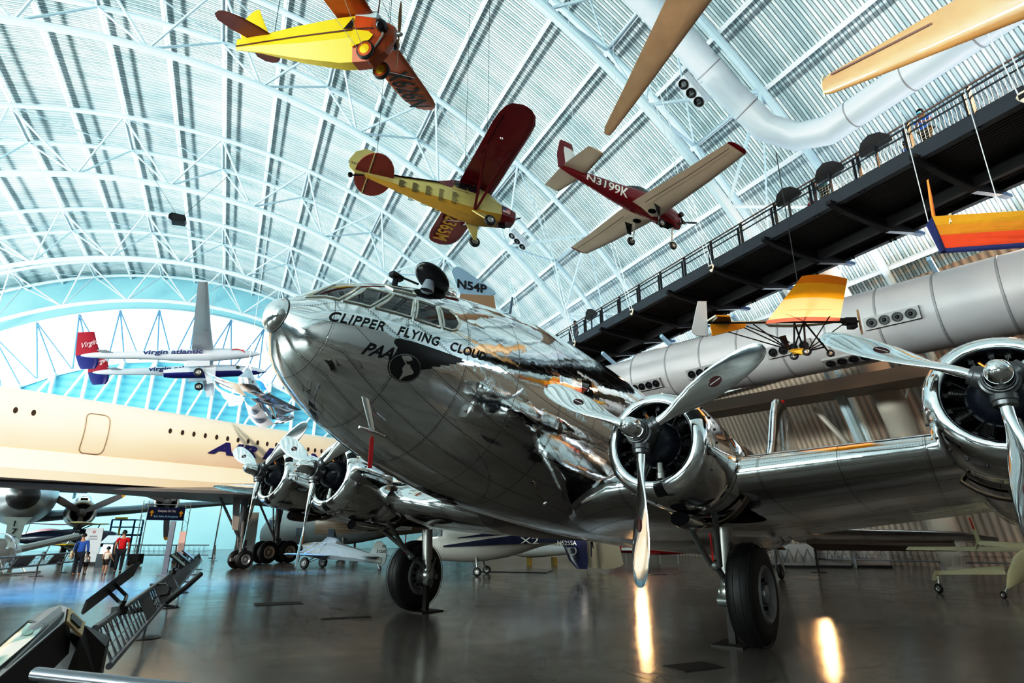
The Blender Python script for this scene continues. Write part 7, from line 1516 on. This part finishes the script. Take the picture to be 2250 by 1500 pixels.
mb = MB(); mb.box((0,0,1.05), (.95,.03,1.75)); mb.build('poster', mat('poster_white', (.60,.60,.64), .5), t, smooth=False); mb = MB(); mb.lathe([(0,.07),(.01,.07),(.01,.04),(0,.04)], (0,-.02,1.72), (0,-1,0), 16); mb.build('poster_mark', RED, t); mb = MB(); mb.box((0,-.02,1.5), (.42,.005,.04)); mb.box((0,-.02,1.40), (.5,.005,.02)); mb.box((0,-.02,1.33), (.5,.005,.02)); mb.build('poster_line', mat('poster_ink', (.15,.12,.15), .5), t, smooth=False); mb = MB(); mb.box((0,0,.09), (1.0,.4,.18)); mb.build('foot', LBL, t, smooth=False)
g_ = gp(214,1247); t = thing('kiosk_stand', 'dark reading stand with a tilted pale screen behind the child in white', 'kiosk', Matrix.Translation((g_.x,g_.y+.6,0)))
mb = MB(); mb.box((0,0,.32), (.8,.5,.64)); mb.build('pedestal', mat('slate_pedestal', (.06,.075,.09), .4), t, smooth=False); mb = MB(); mb.loft([[Vector((x,y,z)) for x, y, z in ((-.32,-.2,.64),(.32,-.2,.64),(.32,.2,.64),(-.32,.2,.64))],[Vector((x,y,z)) for x, y, z in ((-.25,-.12,1.1),(.25,-.12,1.1),(.25,.15,1.25),(-.25,.15,1.25))]]); mb.build('column', mat('pale_steel_column', (.30,.36,.40), .3, .6), t, smooth=False)
mb = MB(); mb.prism([(-.35,-.25,1.15),(.35,-.25,1.15),(.35,.25,1.5),(-.35,.25,1.5)], (0,0,.04)); mb.build('screen', mat('pale_screen', (.5,.62,.7), .15), t, smooth=False)
g_ = gp(145,1240); reading_panel('reading_panel', 'small pale tilted reading panel on the rail left of the adult in blue' if False else 'small pale tilted reading panel on the barrier beside the patterned bag', (g_.x,g_.y,.80), (g_.x,g_.y-.1,1.02), (.8,.3,-.45), (.3,.6,.6), .8, .5, face_m=mat('pale_screen', (.5,.62,.7), .15))
# emergency exit sign on its rolling trusses
g_ = gp(296,1243); g2 = gp(392,1240); sx = (g2-g_).normalized(); t = thing('exit_sign', 'navy hanging sign reading Emergency Exit Only with yellow arrows, held between two grey trusses', 'sign', Matrix.Translation((g_.x,g_.y,0)))
L = (g2-g_).length; z0, z1 = 2.33, 3.02
SGN = mat('sign_navy', (.008,.015,.075), .4); ARW = mat('sign_yellow', (.80,.42,.02), .45)
for x in (0, L):
    tr = child_empty('truss_post', t); mb = MB()
    for o in (-.14,.14): mb.tube([sx*(x+o)*1.0, sx*(x+o)+Vector((0,0,z1+.35))], .022, 6)
    z = .2; s_ = 1
    while z < z1+.1: mb.tube([sx*(x-.14*s_)+Vector((0,0,z)), sx*(x+.14*s_)+Vector((0,0,z+.28))], .012, 5, False); z += .28; s_ = -s_
    mb.build('truss', STRUT, tr); mb = MB(); mb.box(sx*x+Vector((0,0,.35)), (.5,.5,.5)); mb.build('ballast_box', LBL, tr, smooth=False)
    for o in (-.2,.2): mb = MB(); mb.lathe([(-.04,.12),(.04,.12),(.04,0)], sx*(x+o)+Vector((0,-.1,.12)), (0,1,0), 14); mb.build('caster', mat('orange_caster', (.28,.12,.03), .5), tr)
nv = Vector((sx.y,-sx.x,0)); 
if nv.y > 0: nv = -nv
mb = MB(); mb.prism([sx*.14+Vector((0,0,z0)), sx*(L-.14)+Vector((0,0,z0)), sx*(L-.14)+Vector((0,0,z1)), sx*.14+Vector((0,0,z1))], nv*.04); bo = mb.build('sign_board', SGN, t, smooth=False)
mb = MB(); mb.tube([sx*-.1+Vector((0,0,z1+.15)), sx*(L+.1)+Vector((0,0,z1+.15))], .03, 6); mb.build('crossbar', STRUT, t)
flat_text('Emergency Exit Only', sx*.62+Vector((0,0,z0+.40))+nv*.06, sx, (0,0,1), .17, mat('sign_white_text', (.80,.70,.76), .5), bo, width=L-1.24, bold=.03); flat_text('Solo Salida de Emergencia', sx*.45+Vector((0,0,z0+.12))+nv*.06, sx, (0,0,1), .15, mat('sign_blue_text', (.40,.68,.82), .5), bo, width=L-.9, bold=.025)
for x in (.33, L-.33):
    q = sx*x+Vector((0,0,z0+.2))+nv*.06; mb = MB(); mb.add([q+sx*a+Vector((0,0,b)) for a, b in ((-.04,0),(.04,0),(.04,.18),(.13,.18),(0,.34),(-.13,.18),(-.04,.18))], [(0,1,2,6),(3,4,5)]); mb.build('arrow', ARW, bo, smooth=False)
# slim lamp post and banner board by the jet's wheels
g_ = gp(466,1226); t = thing('lamp_post', 'slim grey post with a small dark box on top beside the jet airliner\'s wheels', 'post', Matrix.Translation((g_.x,g_.y,0)))
mb = MB(); mb.tube([(0,0,0),(.15,0,4.2)], .05, 8); mb.build('pole', STRUT, t); mb = MB(); mb.box((.16,0,4.35), (.35,.3,.35)); mb.build('lamp_box', BLACK, t, smooth=False); mb = MB(); mb.lathe([(0,.25),(.03,.25),(.03,0)], (0,0,0), (0,0,1), 16); mb.build('foot', BLACK, t)
g_ = gp(495,1226); t = thing('banner_board', 'beige cloth banner board standing behind the jet airliner\'s nose wheels', 'banner', Matrix.Translation((g_.x,g_.y+3,0)))
mb = MB(); mb.box((0,0,2.0), (1.5,.06,2.5)); mb.build('cloth', mat('beige_cloth', (.38,.36,.33), .8, noise=.05), t, smooth=False); mb = MB(); mb.box((0,0,.4), (1.45,.3,.8)); mb.build('base_crate', mat('pale_crate_paint', (.46,.43,.42), .5), t, smooth=False)
# blue work stand in the distance
g_ = gp(212,1232); t = thing('work_stand', 'blue steel work stand with a yellow cap beside the pale far wall', 'stand', Matrix.Translation((g_.x-1,g_.y+4,0)))
mb = MB()
for x in (-.8,.8):
    for y in (-.5,.5): mb.tube([(x,y,0),(x,y,2.6)], .06, 6)
for z in (1.6,2.1,2.6): mb.tube([(-.8,-.5,z),(.8,-.5,z),(.8,.5,z),(-.8,.5,z),(-.8,-.5,z)], .05, 6)
mb.box((0,0,1.55), (1.6,1.,.08)); mb.build('frame', mat('work_stand_blue', (.02,.12,.30), .45), t); mb = MB(); mb.box((-.5,0,2.72), (.8,.2,.12)); mb.build('cap', mat('yellow_enamel_wing', (.68,.48,.03), .35), t, smooth=False)
# black power lead on the floor
pts = [gp(x,y)+Vector((0,0,.015)) for x, y in ((1050,1256),(1120,1257),(1200,1259),(1215,1253),(1222,1262))]
mb = MB(); mb.tube([pts[0],pts[1],pts[2],pts[3]], .018, 6); t = mb.build('power_lead', BLACK); setp(t, 'thin black power lead trailing along the floor behind the X2 helicopter', 'cable')
# warm floodlights on short stands by the side wall
FLG = mat('floodlight_glow', (1,.7,.4), .3, emit=(1.,.50,.15), estr=20.)
FL = []
for k, (x, y, z, lab) in enumerate(((6.1,30.,2.46,'warm floodlight on a stand low behind the airliner belly, in line with its hanging blade'),(13.4,27.5,2.56,'warm floodlight on a stand hidden behind the outer part of the airliner wing'))):
    t = thing('floodlight', lab, 'lamp', Matrix.Translation((x,y,0)), 'warm floodlights')
    aim = (Vector((2,9,0))-Vector((x,y,z))).normalized(); mb = MB(); mb.lathe([(-.25,.05),(-.2,.13),(.05,.17),(.06,.15)], (0,0,z), aim, 16); mb.build('housing', BLACK, t); mb = MB(); mb.lathe([(.04,.148),(.055,.10),(.06,0)], (0,0,z), aim, 16); mb.build('lens', FLG if k < 2 else mat('dim_floodlight_glow', (1,.7,.4), .3, emit=(1.,.5,.16), estr=5.), t)
    mb = MB(); mb.tube([(0,0,0),(0,0,z-.1)], .035, 8); mb.lathe([(0,.3),(.03,.3),(.03,0)], (0,0,0), (0,0,1), 16); mb.build('stand', BLACK, t)
    FL.append((Vector((x,y,z))+aim*.3, aim))
# ---------------------------------------------------------------- light
w = bpy.data.worlds.new('world'); SC.world = w; w.use_nodes = True
bg = w.node_tree.nodes['Background']; bg.inputs[0].default_value = (.45, .62, .9, 1); bg.inputs[1].default_value = .35
def area(name, loc, target, sx, sy, power, col):
    l = bpy.data.lights.new(name, 'AREA'); l.shape = 'RECTANGLE'; l.size = sx; l.size_y = sy; l.energy = power; l.color = col
    o = bpy.data.objects.new(name, l); COL.objects.link(o); o.location = loc
    o.rotation_euler = (Vector(target)-Vector(loc)).to_track_quat('-Z', 'Y').to_euler(); return o
def spot(name, loc, target, power, col, angle=40, blend=.5, size=.3):
    l = bpy.data.lights.new(name, 'SPOT'); l.energy = power; l.color = col; l.spot_size = radians(angle); l.spot_blend = blend; l.shadow_soft_size = size
    o = bpy.data.objects.new(name, l); COL.objects.link(o); o.location = loc
    o.rotation_euler = (Vector(target)-Vector(loc)).to_track_quat('-Z', 'Y').to_euler(); return o
# uplighters washing the vault from along the side walls
for l in (-20, 12, 40, 64):
    area('vault_uplight', hall(l, VB-33, 10), hall(l, VB-8, 36), 24, 3, 17500, (.88, 1., .97))
    area('vault_uplight', hall(l, VB+33, 12), hall(l, VB+10, 36), 24, 3, 1350, (.78, .90, 1.))
# added lamp facing the far gable, brightening its wall
area('gable_fill', hall(70, VB-8, 12), hall(82, VB-8, 6), 40, 6, 2600, (.55, .9, 1.))
# warm display spotlights, then added fills for sail, floor and panel
WARM = (1., .62, .32)
spot('warm_spot', (-8, 3, 13), (-17, 27, 5.5), 22000, (1., .86, .70), 55)
spot('warm_spot', (-26, 5, 20), (-22, 18, 4), 8000, (1., .86, .70), 55)
spot('warm_spot', (18, 18, 12), (3, 9, 0), 700, WARM, 80)
spot('warm_spot', (8, 30, 12), (0, 16, 0), 1100, WARM, 70)
spot('warm_spot', (16, 10, 16), (14, 26, 6), 4200, WARM, 90)
spot('warm_spot', (4, -4, 13), (14, 24, 9), 2600, (1., .75, .55), 70)
spot('warm_spot', (4, 2, 6), (6.6, 11, 9), 900, (1., .72, .4), 50)
spot('sail_fill', (6.6, 12.8, 10.6), (5.6, 10.9, 6.2), 5000, (1., .72, .42), 30, .6, .1)  # added lamp above the sail so that the cloth glows
spot('blue_floor_fill', (-13.2, 17, 6.5), (-13.4, 18.5, 0), 10000, (.02, .38, 1.), 92, .9, .6)  # added lamp tinting the floor blue, in place of reflected daylight
spot('blue_floor_fill', (-9.4, 27, 2.6), (-9.2, 28, 0), 500, (.03, .42, 1.), 120, .9, .4)  # second added blue lamp, low beside the little monoplane
spot('panel_fill', (2.4, 21.5, 1.9), (4.2, 25.6, .8), 260, (1., .93, .8), 60, .6, .1)  # added lamp brightening the pale panel behind the helicopter
for p_, a in FL: spot('flood', p_, p_+a, 250, WARM, 90, .6, .12)
